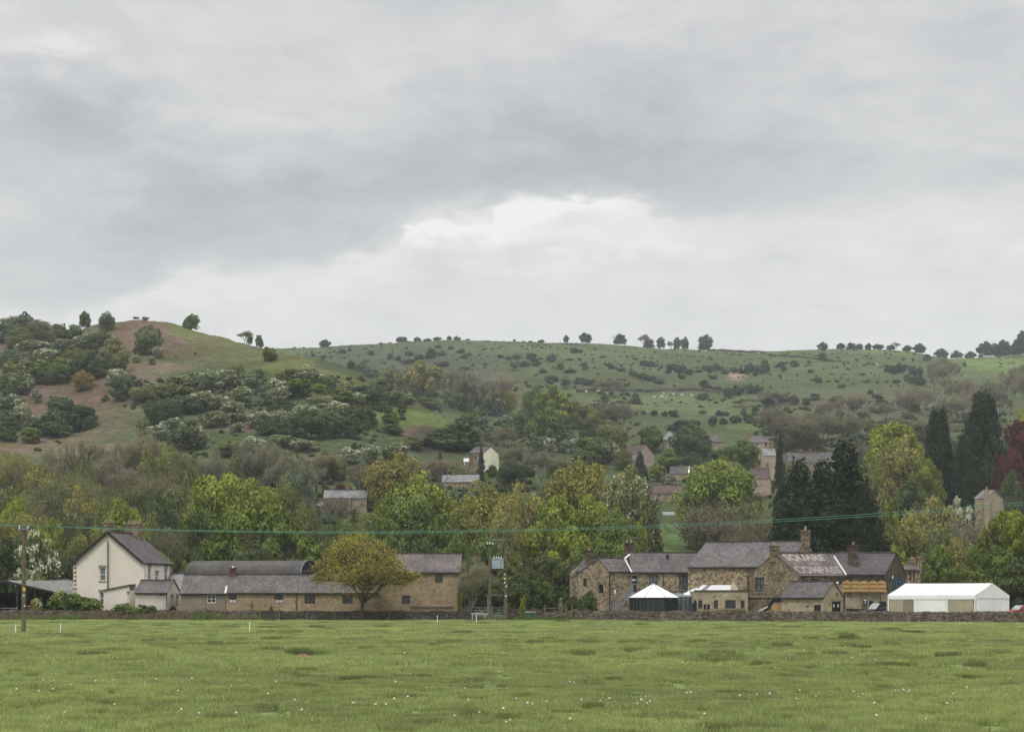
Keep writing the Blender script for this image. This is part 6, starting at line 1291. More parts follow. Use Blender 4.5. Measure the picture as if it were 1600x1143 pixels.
# ------------------------------------------------------------------ the orange-leaved tree by the wall, built at full detail
def near_tree():
    px, Y = 566, 229.0; c = G(px, Y); hgt = ZP(829, Y) + .2; wid = 150 * Y / F
    A, B, R0, R1, T, D = skeleton(321, 7, .115, .58, 5, .14, .02, .76, .03)
    A2, B2 = A.copy(), B.copy()
    for q_ in (A2, B2): rr_ = np.hypot(q_[:, 0], q_[:, 1]); q_[:, 2] = np.where(q_[:, 2] > .3, .3 + (q_[:, 2] - .3) * (1 - .38 * np.clip(rr_ / .5, 0, 1) ** 2), q_[:, 2])
    V, Fq = limbs(A2, B2, np.maximum(R0 * .72, .0022), np.maximum(R1 * .72, .0018), 5)
    e = bpy.data.objects.new('field_tree', None); COL.objects.link(e); e.location = (c.x, c.y, -.1); e.scale = (wid, wid, hgt); e.rotation_euler = (0, 0, .6)
    tag(e, 'orange-olive tree in new leaf standing at the dark drystone wall', 'tree')
    t = bpy.data.objects.new('trunk', mesh_np('trunk', V, Fq, M['bark'])); t.parent = e; COL.objects.link(t)
    def dome(a):    # pull the branch ends into a rounded crown
        a = a.copy(); rr = np.hypot(a[:, 0], a[:, 1]); lift = np.clip(rr / .5, 0, 1) ** 2; a[:, 2] = np.where(a[:, 2] > .3, .3 + (a[:, 2] - .3) * (1 - .38 * lift), a[:, 2]); return a
    T = dome(T)
    r = np.random.RandomState(5); n = 21000; k = r.randint(0, len(T), n); q = T[k] + r.normal(size=(n, 3)) * .024 - D[k] * .03 * r.rand(n)[:, None]
    nn = r.normal(size=(n, 3)); nn[:, 2] += .4; nn /= np.linalg.norm(nn, axis=1)[:, None]; tone = np.clip(.5 + r.normal(size=len(T))[k] * .12 + r.normal(size=n) * .16, 0, 1)
    LV, LT, LB = lobed(71, 8000, .0072, .24, 'dome', 120, .085, 0, 0, .9)
    cr = bpy.data.objects.new('crown', leafmesh('crown', np.concatenate([quads(q, nn, .0068 * (.6 + .8 * r.rand(n)), 1.2, r), LV]), np.concatenate([tone, LT]), np.zeros(n + len(LT)))); cr.parent = e; cr.color = (.34, .295, .062, 1); COL.objects.link(cr)
near_tree()

# undergrowth: brambles and scrub filling the tree belts and the hill (nobody could count it)
r = np.random.RandomState(77); up_, us_, ut_ = [], [], []
def fill(n, px0, px1, Y0, Y1, s0, s1, cond=None):
    px = px0 + (px1 - px0) * r.rand(n); Y = Y0 + (Y1 - Y0) * r.rand(n); x = (px - 800) * Y / F; z = H(x, Y); pp = HOR - (z - CZ) * F / Y
    ok = fbm(x / 22 + 31, Y / 22, 3) > -.05
    if cond is not None: ok &= cond(px, pp, Y)
    x, Y, z = x[ok], Y[ok], z[ok]; s = s0 + (s1 - s0) * r.rand(len(x)) ** 2; up_.append(np.stack([x, Y, z - s * .12], 1)); us_.append(np.stack([s * 1.3, s * 1.3, s * .8], 1)); ut_.append(r.rand(len(x)))
fill(900, -40, 1660, 262, 330, 1.5, 4, lambda px, pp, Y: ~((px > 1005) & (px < 1215)))
fill(1300, -30, 800, 330, 520, .9, 2.4, lambda px, pp, Y: ~((px > 600) & (px < 700) & (pp < 690)))
fill(1500, 190, 640, 560, 730, 1.2, 2.8, lambda px, pp, Y: (pp > 592 + (px - 190) * .03) & ~((px > 380) & (px < 410) & (pp > 640)))
fill(1300, -30, 700, 500, 780, .6, 1.7, lambda px, pp, Y: ((px < 170) | (pp > 585)) & ~((px > 600) & (pp < 690) & (pp > 630)) & ~((px > 20) & (px < 230) & (pp > 595) & (pp < 640)))
fill(900, 780, 1660, 420, 640, 1.2, 3, lambda px, pp, Y: ~((px > 1010) & (px < 1230) & (Y < 560)))
fill(1500, 1180, 1660, 600, 1000, 1.5, 4, lambda px, pp, Y: pp > 615)
fill(2600, 430, 1650, 1000, 1570, .8, 2.6)
fill(500, 600, 1000, 640, 1100, 1.5, 4, lambda px, pp, Y: (pp > 570))
up_ = np.concatenate(up_); us_ = np.concatenate(us_); ut_ = np.concatenate(ut_)
scrubs = bpy.data.collections.new('scrub_clumps')
for s in range(3):
    V, T, B = lobed(300 + s, 240, .11, .0, 'dome', 7, .27)
    o = bpy.data.objects.new('scrub_clump', leafmesh('scrub', V, T, B)); o.color = [(.075, .09, .04, 1), (.10, .10, .055, 1), (.06, .085, .035, 1)][s]; scrubs.objects.link(o)
def scatter(name, label, cat, pts, scl, coll, mat, kind='stuff'):
    me = bpy.data.meshes.new(name); me.vertices.add(len(pts)); me.vertices.foreach_set('co', pts.astype(np.float32).ravel())
    a = me.attributes.new('gscale', 'FLOAT_VECTOR', 'POINT'); a.data.foreach_set('vector', scl.astype(np.float32).ravel())
    rt = np.zeros((len(pts), 3), np.float32); rt[:, 2] = r.rand(len(pts)) * 6.283; a = me.attributes.new('grot', 'FLOAT_VECTOR', 'POINT'); a.data.foreach_set('vector', rt.ravel())
    me.materials.append(mat); o = link(name, me); tag(o, label, cat, kind=kind); g2 = ng.copy()
    for nd in g2.nodes:
        if nd.type == 'COLLECTION_INFO': nd.inputs['Collection'].default_value = coll
    o.modifiers.new('setout', 'NODES').node_group = g2; return o
def scrubmat():
    m = leafmat('scrub'); t = NT(m.node_tree); g = t.node('ShaderNodeNewGeometry'); n = t.noise(g.outputs['Position'], .045, 4, .6)
    hs = next(x for x in t.n if x.type == 'HUE_SAT'); t.l.new(t.mix(t.ramp(n, .4, .6, 0, 1), C4((.062, .08, .034)), C4((.105, .098, .055))), hs.inputs['Color']); return m
M['scrub'] = scrubmat()
for o in scrubs.objects: o.data.materials[0] = M['scrub']
scatter('undergrowth', 'tangled brambles and low scrub under the trees and on the near hill', 'undergrowth', up_, us_, scrubs, M['scrub'])
print('undergrowth', len(up_), 'plants', len(placed))
# ------------------------------------------------------------------ boundary walls, fences, poles, small things
def stone_wall(name, label, pts, top, mat, seed, cat='wall', zb=-.15, thick=.45, cope=True, group=None):
    """drystone wall: stones laid in courses along a polyline of (px, Y); top = height function of the distance 0..1"""
    rg = random.Random(seed); P2 = [G(*p) for p in pts]; L_ = [0]
    for i in range(len(P2) - 1): L_.append(L_[-1] + (P2[i + 1] - P2[i]).length)
    def at(s):
        for i in range(len(P2) - 1):
            if s <= L_[i + 1] or i == len(P2) - 2:
                d = (P2[i + 1] - P2[i]); u = (s - L_[i]) / max(L_[i + 1] - L_[i], 1e-6); return P2[i] + d * u, d.normalized()
    mb = MB(); tot = L_[-1]; core = MB(); NS = max(2, int(tot / 3))
    for i in range(NS):
        s0_, s1_ = tot * i / NS, tot * (i + 1) / NS; a, d = at(s0_ + .001); b2, _ = at(s1_ - .001); n = Vector((d.y, -d.x, 0)); ht = min(top(s0_ / tot), top(s1_ / tot)) - .12; q = thick * .36
        A_, B_2 = up3(a, zb), up3(b2, zb); core.hexa([A_ + n * q, B_2 + n * q, B_2 - n * q, A_ - n * q], [p + Vector((0, 0, ht - zb)) for p in (A_ + n * q, B_2 + n * q, B_2 - n * q, A_ - n * q)], .1)
    z = zb; hmax = max(top(k / 20) for k in range(21))
    while z < hmax:
        ch = rg.uniform(.10, .17); s = -rg.uniform(0, .3)
        while s < tot:
            w = rg.uniform(.16, .48); sm = min(max(s + w / 2, 0), tot); tz = top(sm / tot)
            if z < tz - (.16 if cope else 0) + rg.uniform(-.06, .05):
                p, d = at(sm); mb.box((p.x + rg.gauss(0, .012), p.y + rg.gauss(0, .012), z + rg.uniform(-.01, .01)), (w - .012, thick * rg.uniform(.86, 1.04), ch - .01), math.atan2(d.y, d.x), rg.random())
            s += w
        z += ch
    if cope:
        s = 0
        while s < tot:
            w = rg.uniform(.10, .2); p, d = at(s); tz = top(s / tot); hh = rg.uniform(.15, .26)
            mb.box((p.x, p.y, tz - .2), (w, thick * rg.uniform(.8, 1.05), hh), math.atan2(d.y, d.x), rg.random() ** .8 if rg.random() < .96 else 1.6); s += w + .02
    e = empty(name, up3(P2[0], zb), label, cat, group); mb.build('stones', M[mat], e); core.build('core', M['wall_dark'], e); return e
zt_ = lambda py, Y: ZP(py, Y)
stone_wall('drystone_wall', 'long brown drystone wall along the meadow in front of the pub and marquee', [(893, 229), (1100, 222), (1300, 213), (1660, 200)], lambda u: 1.10 + .04 * math.sin(u * 60) + .02 * math.sin(u * 23), 'wall_stone', 5)
stone_wall('drystone_wall', 'dark drystone wall under the orange-leaved tree', [(409, 231), (600, 230), (720, 229.5), (736, 229.5)], lambda u: (1.08 + .05 * math.sin(u * 31)) if u < .93 else 1.08 + (u - .93) * 14, 'wall_dark', 9)
stone_wall('rubble_wall', 'tumbled stretch of wall with old wood beside the pub cottage wing', [(843, 230), (894, 229.6)], lambda u: 1.15 - .35 * abs(math.sin(u * 7)), 'wall_stone', 13, cope=False)
stone_wall('rubble_wall', 'low broken wall behind the rubble at the transformer poles', [(792, 233), (850, 233.5)], lambda u: 1.3 + .1 * math.sin(u * 20), 'wall_dark', 15)
stone_wall('garden_wall', 'low garden wall below the cream farmhouse', [(-60, 236), (80, 235.5), (410, 234.2)], lambda u: 1.12 + .05 * math.sin(u * 40), 'wall_stone', 17)
stone_wall('field_wall', 'distant field wall crossing the middle of the far hill', [(905, 1.0), (906, 1.0)], lambda u: .1, 'wall_dark', 1) if False else None
def far_wall(name, label, pp, hgt=1.6, th_=.9):
    P3 = []
    for i in range(len(pp) - 1):
        for k in range(6):
            px = pp[i][0] + (pp[i + 1][0] - pp[i][0]) * k / 6; py = pp[i][1] + (pp[i + 1][1] - pp[i][1]) * k / 6; Y = hit(px, py); c = G(px, Y); P3.append(Vector((c.x, c.y, float(H(c.x, Y)))))
    mb = MB(); rg = random.Random(3)
    for a, b2 in zip(P3[:-1], P3[1:]):
        if (b2 - a).length > 60: continue
        n = Vector((0, 1, 0)) * th_; z = Vector((0, 0, hgt * rg.uniform(.8, 1.1))); y = Vector((0, 0, -.8)); mb.hexa([a + y, b2 + y, b2 + n + y, a + n + y], [a + z, b2 + z, b2 + n + z, a + n + z], rg.random())
    return tag(mb.build(name, M['wall_dark']), label, 'wall')
far_wall('field_wall', 'field wall crossing the middle of the far hill', [(900, 613), (960, 611), (1010, 613), (1060, 611), (1110, 613), (1135, 615)])
far_wall('field_wall', 'field wall running up to the lone skyline tree', [(1105, 547.5), (1130, 549), (1165, 551), (1200, 552)], 1.8)
far_wall('hillside_wall', 'thin wall high on the far hill below the skyline grove', [(1205, 556), (1250, 559), (1290, 564), (1325, 567)], 1.3)
# verge: weeds and dead grass along the foot of the walls
vp, vs, vt = [], [], []
def verge(n, px0, px1, dy0, dy1, s0, s1):
    px = px0 + (px1 - px0) * r.rand(n); Y = wallY(px) - dy0 - (dy1 - dy0) * r.rand(n); x = (px - 800) * Y / F; s = s0 + (s1 - s0) * r.rand(n)
    vp.append(np.stack([x, Y, field_z(x, Y) - .05], 1)); vs.append(np.stack([s * 1.5, s, s], 1))
verge(520, -60, 415, -1.5, 1.6, .5, 1.3); verge(300, 150, 330, -2.6, -.5, 1.0, 1.7); verge(120, 415, 740, -.2, .5, .3, .6); verge(260, 740, 895, -.5, .8, .4, .9); verge(360, 895, 1660, -.05, .4, .12, .3); verge(60, 1200, 1300, 0, .5, .3, .5)
wd = bpy.data.collections.new('weed_clumps')
for s in range(3):
    rr_ = np.random.RandomState(s); n = 170; bx = rr_.normal(size=(n, 2)) * .28; h_ = .35 + .7 * rr_.rand(n); c0 = np.concatenate([bx, np.zeros((n, 1))], 1); dv = rr_.normal(size=(n, 3)) * .3; dv[:, 2] = 1
    V, Fq, T = twigs(c0, dv / np.linalg.norm(dv, axis=1)[:, None], 1, .8, .022, s, .3); o = bpy.data.objects.new('weed_clump', twigmesh('weeds', V, Fq, T)); wd.objects.link(o)
def vergemat():
    m = leafmat('verge', True); t = NT(m.node_tree); g = t.node('ShaderNodeNewGeometry'); st_ = t.node('ShaderNodeMapping'); t.l.new(g.outputs['Position'], st_.inputs[0]); n = t.noise(st_.outputs[0], .16, 3, .5)
    hs = next(x for x in t.n if x.type == 'HUE_SAT'); t.l.new(t.mix(t.ramp(n, .46, .54, 0, 1), C4((.12, .17, .05)), C4((.18, .14, .095))), hs.inputs['Color']); return m
M['verge'] = vergemat()
for o in wd.objects: o.data.materials[0] = M['verge']
scatter('weeds', 'rough grass and dead bramble along the foot of the walls', 'weeds', np.concatenate(vp), np.concatenate(vs), wd, M['verge'])

def wood_pole(name, label, px, Y, top, r0, r1, x2=0):
    e = empty(name, up3(G(px, Y), 0), label, 'pole'); b_ = G(px, Y); mb = MB(); mb.tube((b_.x, b_.y, -.1), P(px + x2, top, Y), r0, r1, 10); mb.build('shaft', M['pole_wood'], e); return e
e = wood_pole('utility_pole', 'weathered wooden power pole standing in the meadow by the cattle shed', 36.8, 131, 824, .155, .12, .9)
mb = MB(); p = P(37.7, 826, 131); mb.bar(p + Vector((-.32, -.12, 0)), p + Vector((.32, -.12, 0)), .1, .1); mb.build('crossarm', M['metal_grey'], e)
for dx in (-.28, .28): mb = MB(); mb.tube(p + Vector((dx, -.12, .04)), p + Vector((dx, -.12, .24)), .05, .035, 6); mb.build('insulator', M['porcelain'], e)
mb = MB(); mb.box(P(37.6, 923, 130.83), (.17, .02, .24)); mb.build('warning_plate', M['yellow_sign'], e)
mb = MB(); mb.box(P(37.2, 931, 130.82), (.12, .02, .12)); mb.box(P(38.6, 947, 130.85), (.12, .02, .08)); mb.build('number_plate', M['porcelain'], e)
# two-pole transformer
tf = empty('transformer_poles', up3(G(778, 228.6), 0), 'pair of wooden poles carrying a pale blue-grey transformer box', 'transformer')
for px, tp in ((765.6, 838.5), (790.4, 839.5)): mb = MB(); b_ = G(px, 228.6); mb.tube((b_.x, b_.y, -.1), P(px, tp, 228.6), .17, .135, 10); mb.build('pole', M['pole_wood'], tf)
def tb(a, b_, w, h, m_, nm): mb = MB(); mb.bar(a, b_, w, h); return mb.build(nm, M[m_], tf)
tb(P(768, 842.8, 228.4), P(790, 842.8, 228.4), .08, .12, 'metal_grey', 'crossbar'); tb(P(762, 849.5, 228.35), P(771, 849.5, 228.35), .1, .1, 'pole_wood', 'crossbar')
tb(P(764, 888.8, 228.3), P(792, 888.8, 228.3), .3, .14, 'weathered_wood', 'platform'); tb(P(757, 929, 228.35), P(799, 929, 228.35), .05, .05, 'metal_grey', 'crossbar')
for px, py in ((761.8, 848.5), (765.6, 848), (770, 848.7), (788.3, 897), (788.7, 903.5), (788.7, 909.5), (791, 915.5), (790.5, 931)):
    mb = MB(); q = P(px, py, 228.25); mb.tube(q + Vector((0, 0, -.08)), q + Vector((0, 0, .12)), .1, .07, 7); mb.build('insulator', M['porcelain'], tf)
mb = MB(); q = P(777.6, 888, 228.3); mb.box(q, (1.36, .9, 1.12)); bx_ = mb.build('transformer_tank', M['transformer_grey'], tf)
mb = MB(); mb.box(q + Vector((-.18, -.5, .02)), (.82, .1, .86)); mb.box(q + Vector((0, 0, 1.125)), (1.46, 1.0, .06)); mb.build('cooling_panel', M['trans_light'], bx_)
for k in range(7): mb = MB(); mb.box(q + Vector((-.55 + k * .13, -.57, .06)), (.03, .04, .78)); mb.build('cooling_fin', M['transformer_grey'], bx_)
for dx in (-.42, -.14, .14, .42): mb = MB(); mb.tube(q + Vector((dx, -.3, 1.19)), q + Vector((dx, -.3, 1.38)), .075, .05, 7); mb.build('bushing', M['porcelain'], bx_)
pipe(tf, 762.6, 228.45, 930, 962, 'gate_steel', .08); pipe(tf, 788, 228.4, 910, 960, 'weathered_wood', .04)
for (a_, b2, c_) in ((763, 849, 770), (770, 849, 772.5), (766, 849, 777)):
    mb = MB(); mb.bar(P(a_, b2, 228.2), P(c_, 868, 228.1), .02); mb.build('jumper_wire', M['black_and_shade'], tf)
# overhead line from off the left edge past the pole to off the right edge
def wire(k, dyz, off, r_):
    mb = MB(); f = lambda px: 831 - 4.05e-5 * (px - 545) ** 2; prev = None
    for i in range(61):
        px = 37.7 + (1900 - 37.7) * i / 60; Y = 131 + off * (px / 1600); q = P(px, f(px), Y) + Vector((0, 0, dyz * (px - 37) / 1600 * 1.4 + dyz * .4))
        if prev is not None: mb.bar(prev, q, r_ * 2)
        prev = q
    q0 = P(37.7, f(37.7), 131) + Vector((0, 0, dyz * .4)); 
    for i in range(10): a_ = q0 + Vector((-3 * i, -.6 * i, .02 * i * i)); mb.bar(a_, q0 + Vector((-3 * (i + 1), -.6 * (i + 1), .02 * (i + 1) ** 2)), r_ * 2)
    return tag(mb.build('overhead_wire', M['verdigris']), k, 'cable', 'overhead power wires')
wire('green weathered overhead wire, upper one of the pair', .05, 0, .015); wire('green weathered overhead wire, lower one of the pair', -.05, 1.0, .015)
mb = MB(); mb.bar(P(467, 891, 252), P(610, 897, 236), .03); mb.bar(P(610, 897, 236), P(700, 893, 234), .03); tag(mb.build('service_wire', M['metal_grey']), 'thin pale service wire running past the barrel-roofed barn', 'cable')
# electric fence stakes in the meadow
for (px, tp, bs, Y, g_, ln) in [(24.3, 975, 991, 129, 'w', .2), (94, 973.5, 990, 130, 'w', .8), (390, 971, 987, 134, 'w', .2), (683.3, 960.5, 972.5, 196, 'w', .1), (744.5, 959.5, 972, 200, 'w', -.3), (282, 976, 992, 128, 'g', .3), (341, 975, 990, 132, 'g', 0), (490, 968, 981, 160, 'g', 0), (528.5, 968, 980, 170, 'g', 0), (606, 965, 978, 180, 'g', 0), (648, 963, 975, 190, 'g', 0)]:
    Y = CZ * F / (bs - HOR); mb = MB(); b_ = P(px, bs + 1, Y); t_ = P(px + ln, tp, Y); w_ = .035 if g_ == 'w' else .02
    mb.tube(b_, t_, w_, w_ * .8, 6); mb.bar(t_ - Vector((.05, 0, .06)), t_ - Vector((-.05, 0, .06)), .03); o = mb.build('fence_stake', M['stake_white' if g_ == 'w' else 'stake_grey'])
    nm = {24.3: 'white plastic fence stake on the cattle-shed side of the power pole', 94: 'white plastic fence stake between power pole and farmhouse', 390: 'white plastic fence stake in front of the long range', 683.3: 'white plastic fence stake before the two-storey barn', 744.5: 'white plastic fence stake before the metal gate'}.get(px, 'thin grey fence stake in the meadow')
    tag(o, nm, 'fence stake', 'electric fence stakes in the meadow')
# wooden posts along the walls
for i, px in enumerate([72, 199, 259, 317, 407, 436.5, 480, 523, 561, 608, 660, 696.5, 852, 893]):
    Y = wallY(px) - .6 if px > 400 else wallY(px) - 1.2; c = G(px, Y); mb = MB(); hh = 1.35 if px < 800 else 1.75; mb.tube((c.x, c.y, -.1), (c.x + .04 * math.sin(i * 3), c.y, hh), .07, .06, 7)
    wh = 'in front of the farmhouse' if px < 280 else ('in front of the long range' if px < 500 else ('under the orange-leaved tree' if px < 620 else ('before the two-storey barn' if px < 720 else 'beside the tumbled wall')))
    tag(mb.build('fence_post', M['weathered_wood']), f'grey wooden fence post {wh}', 'post', 'wooden posts along the walls')
# metal field gate and the gate of the shed
def gate(name, label, px0, px1, Y, z0, z1, bars):
    e = empty(name, up3(G((px0 + px1) / 2, Y), 0), label, 'gate'); a_, b2 = G(px0, Y), G(px1, Y)
    for k in range(bars): z = z0 + (z1 - z0) * k / (bars - 1); mb = MB(); mb.tube(up3(a_, z), up3(b2, z), .028, n=6); mb.build('rail', M['gate_steel'], e)
    mb = MB()
    for u in (0, .5, 1): q = a_.lerp(b2, u); mb.tube(up3(q, z0), up3(q, z1), .03, n=6)
    mb.tube(up3(a_, z0), up3(b2, z1), .02, n=6); mb.build('frame', M['gate_steel'], e)
    for q in (a_, b2): mb = MB(); mb.box((q.x, q.y + .12, -.05), (.16, .16, z1 + .2)); mb.build('post', M['weathered_wood'], e)
gate('field_gate', 'grey metal field gate between the dark wall and the transformer poles', 737, 762, 230, .25, 1.45, 5); gate('field_gate', 'metal field gate framed between the two transformer poles', 768.5, 788, 230, .25, 1.45, 5)
gate('yard_gate', 'grey yard gate across the dark cattle shed', -14, 26, 240, .3, 1.35, 4)
mb = MB(); mb.tube(P(736, 958, 228.8), P(762, 958.6, 228.8), .06, n=6); mb.tube(P(758, 959, 228.8), P(757, 967, 228.8), .04, n=6); mb.tube(P(738, 958, 228.8), P(738, 967, 228.8), .04, n=6); tag(mb.build('barrier_rail', M['lead']), 'pale rail barrier in front of the metal gate', 'rail')
# rubble, oil tank, planks
e = empty('oil_tank', up3(G(829, 231.5), .1), 'dark green plastic tank at the end of the tumbled wall', 'tank'); mb = MB(); c = G(829, 231.5)
mb.hexa([Vector((c.x - .8, c.y - .4, .1)), Vector((c.x + .8, c.y - .4, .1)), Vector((c.x + .8, c.y + .4, .1)), Vector((c.x - .8, c.y + .4, .1))], [Vector((c.x - .7, c.y - .35, .9)), Vector((c.x + .7, c.y - .35, .9)), Vector((c.x + .7, c.y + .35, .9)), Vector((c.x - .7, c.y + .35, .9))]); mb.build('body', M['bin_green'], e); mb = MB(); mb.box((c.x, c.y, .9), (1.3, .8, .1)); mb.build('lid', M['lead'], e)
rg = random.Random(4)
for k in range(9):
    px = 798 + k * 5.2 + rg.uniform(-1, 1); mb = MB(); q = P(px, 966, 230.6); mb.bar(q, q + Vector((rg.uniform(-.5, .5), 0, rg.uniform(.5, 1.3))), .12, .06); tag(mb.build('old_board', M['weathered_wood']), 'old weathered board leaning in the rubble by the transformer poles', 'board', 'old boards in the rubble')
for k in range(3): mb = MB(); q = P(866 + 11 * k, 962 - 3 * k, 228.8); mb.tube(q, q + Vector((rg.uniform(1.2, 2), 0, rg.uniform(-.2, .5))), .09, .06, 7); tag(mb.build('log', M['weathered_wood']), 'weathered log lying along the tumbled wall', 'log', 'logs on the tumbled wall')
mb = MB(); mb.bar(P(886, 966, 228.4), P(893, 959, 228.4), .1); mb.bar(P(852, 950, 228.6), P(880, 949, 228.6), .09); tag(mb.build('rail', M['weathered_wood']), 'propped wooden rails across the tumbled wall', 'rail')
for k in range(34):
    px, Y = (rg.uniform(756, 776), rg.uniform(227.6, 228.8)) if k < 14 else (rg.uniform(790, 850), rg.uniform(229.5, 231)); c = G(px, Y); s = rg.uniform(.15, .4); mb = MB(); mb.box((c.x, c.y, -.05), (s, s * .8, s * .8 + .1), rg.random() * 3, rg.random()); tag(mb.build('rubble_stone', M['wall_stone']), 'loose stone at the foot of the transformer poles', 'stone', 'loose stones by the poles')
# beer-garden clutter behind the wall
for k, px in enumerate((1101.5, 1107)):
    e = empty('closed_parasol', up3(G(px, 226.5), .3), 'closed dark parasol in front of the low pub extension', 'parasol', 'closed parasols'); mb = MB(); c = G(px, 226.5); z0 = ZP(953, 226.5); zt = ZP(943, 226.5); mb.tube((c.x, c.y, z0 + .1), (c.x, c.y, zt - .05), .15, .17, 8); mb.build('canopy', M['black_and_shade'], e); mb = MB(); mb.tube((c.x, c.y, .3), (c.x, c.y, zt + .1), .03, n=6); mb.build('pole', M['brown_frame'], e)
mb = MB(); q = P(1085, 954, 226.8); mb.box(q, (.5, .4, .9)); mb.box(q + Vector((.1, 0, .9)), (.25, .3, .35)); tag(mb.build('patio_heater', M['black_and_shade']), 'dark bulky patio heater between conservatory and low extension', 'heater')
mb = MB()
for k in range(2): q = P(1181 + 4 * k, 956, 226); mb.bar(q, q + Vector((1.1, 0, .55 + .1 * k)), .5, .06)
tag(mb.build('garden_table', M['lead']), 'tilted pale garden table behind the wall below the gable', 'table')
e = empty('timber_fence', up3(G(1213, 226.5), .3), 'short yellow timber fence under the cellar canopy', 'fence')
for k in range(10): c = G(1207 + k * 1.35, 226.5); mb = MB(); mb.box((c.x, c.y, .3), (.095, .03, ZP(943.5, 226.5) - .3)); mb.build('board', M['fence_wood'], e)
mb = MB(); c = G(1213, 226.4); mb.box((c.x, c.y + .03, .8), (1.0, .03, .08)); mb.build('rail', M['fence_wood'], e)
mb = MB(); q = P(270, 953, 238); mb.box(q, (.8, .5, .25)); mb.box(q + Vector((.1, 0, .25)), (.4, .4, .2)); tag(mb.build('feed_trough', M['black_and_shade']), 'small dark trough beside the farmhouse wing', 'trough')

# ---- cars
def car(name, label, c, rz, paint, L_=4.4, Wd=1.8, Hh=1.55, suv=True):
    e = empty(name, c, label, 'car', rz=rz); R = Matrix.Translation(Vector(c)) @ Matrix.Rotation(rz, 4, 'Z')
    top = [(-L_ / 2, .62), (-L_ / 2 + .05, .95), (-L_ * .46, 1.0), (-L_ * .40, Hh - .06), (-L_ * .34, Hh), (L_ * .02, Hh), (L_ * .17, .98 + .04), (L_ * .44, .88), (L_ / 2, .72), (L_ / 2, .42), (L_ * .47, .28), (-L_ * .47, .28), (-L_ / 2, .4)] if suv else \
          [(-L_ / 2, .6), (-L_ / 2 + .05, .88), (-L_ * .43, .95), (-L_ * .28, Hh - .04), (-L_ * .18, Hh), (0, Hh - .02), (L_ * .17, .93), (L_ * .42, .8), (L_ / 2, .64), (L_ / 2, .36), (L_ * .47, .24), (-L_ * .47, .24), (-L_ / 2, .36)]
    def ring(y, k): return [R @ Vector((x * (1 - .03 * k), y, z if z < 1 or k == 0 else .97 + (z - .97) * (1 - .02 * k))) for x, z in top]
    ys = [-Wd / 2 + .0, -Wd / 2 + .1, Wd / 2 - .1, Wd / 2]; mb = MB()
    def tapered(y, f): return [R @ Vector((x * f, y * (.84 if z > 1.02 else 1), z)) for x, z in top]
    rings = [tapered(-Wd / 2, .97), tapered(-Wd / 2 + .12, 1), tapered(Wd / 2 - .12, 1), tapered(Wd / 2, .97)]
    for a_, b2 in zip(rings[:-1], rings[1:]):
        for i in range(len(top)): j = (i + 1) % len(top); mb.face([a_[i], a_[j], b2[j], b2[i]])
    mb.face(rings[0]); mb.face(rings[-1][::-1]); body = mb.build('body', M[paint], e)
    def pane(pts, nm='window', m_='car_glass'):
        mb = MB(); mb.face([R @ Vector(p) for p in pts]); return mb.build(nm, M[m_], e)
    xs_ = (-L_ * .40, L_ * .155) if suv else (-L_ * .3, L_ * .155); y = Wd / 2 * .84 + .02
    hw = Wd / 2 * .8
    pane([(L_ * .035, -hw, Hh - .03), (L_ * .035, hw, Hh - .03), (L_ * .165, hw * 1.12, 1.05 if suv else .98), (L_ * .165, -hw * 1.12, 1.05 if suv else .98)], 'windscreen', 'screen_glass')
    xb = -L_ * .405 if suv else -L_ * .29; xb2 = -L_ * .462 if suv else -L_ * .425; pane([(xb - .01, -hw, Hh - .1), (xb - .01, hw, Hh - .1), (xb2 - .015, hw * 1.1, 1.06 if suv else .99), (xb2 - .015, -hw * 1.1, 1.06 if suv else .99)], 'rear_window', 'screen_glass')
    for sgn in (-1, 1):
        for (x0, x1, tl, tr2) in ((xs_[0] + .12, -L_ * .1, .12, 0), (-L_ * .08, L_ * .09, 0, -.28)):
            pane([(x0, sgn * (Wd / 2 * .93 + .035), 1.04), (x1 + (0 if tr2 == 0 else .12), sgn * (Wd / 2 * .93 + .035), 1.04), (x1 + tr2 * .5, sgn * y, Hh - .12), (x0 + tl, sgn * y, Hh - .12)], 'side_window')
        mb = MB(); mb.box(R @ Vector((-L_ / 2 + .0, sgn * (Wd / 2 - .16), .72)), (.06, .2, .28), rz); mb.build('tail_light', M['tail_red'], e); mb = MB(); mb.box(R @ Vector((L_ / 2 - .0, sgn * (Wd / 2 - .25), .6)), (.06, .34, .14), rz); mb.build('headlight', M['screen_glass'], e)
        mb = MB(); mb.box(R @ Vector((L_ * .13, sgn * (Wd / 2 + .08), 1.0)), (.12, .18, .13), rz); mb.build('mirror', M[paint], e)
        for x in (-L_ * .31, L_ * .31):
            mb = MB(); mb.tube(R @ Vector((x, sgn * (Wd / 2 - .18), .32)), R @ Vector((x, sgn * (Wd / 2 + .02), .32)), .32, n=18); wh = mb.build('wheel', M['tyre'], e); mb = MB(); mb.tube(R @ Vector((x, sgn * (Wd / 2 + .0), .32)), R @ Vector((x, sgn * (Wd / 2 + .03), .32)), .19, n=14); mb.build('rim', M['rim'], wh)
    return e
c = G(1371, 222); car('parked_car', 'dark estate car parked between the pub terrace and the marquee', (c.x, c.y, .28), math.radians(205), 'car_dark', 4.7, 1.85, 1.72)
c = G(1594, 216); car('parked_car', 'red car parked beyond the marquee behind the wall', (c.x, c.y, .3), math.radians(200), 'car_red', 4.2, 1.75, 1.48, False)
Yb = hit(1045, 783); c = G(1045, Yb); car('parked_car', 'pale blue car parked under the brown-tiled bungalow', (c.x, c.y, float(H(c.x, c.y)) + .3), math.radians(-25), 'car_blue', 4.3, 1.8, 1.5, False)
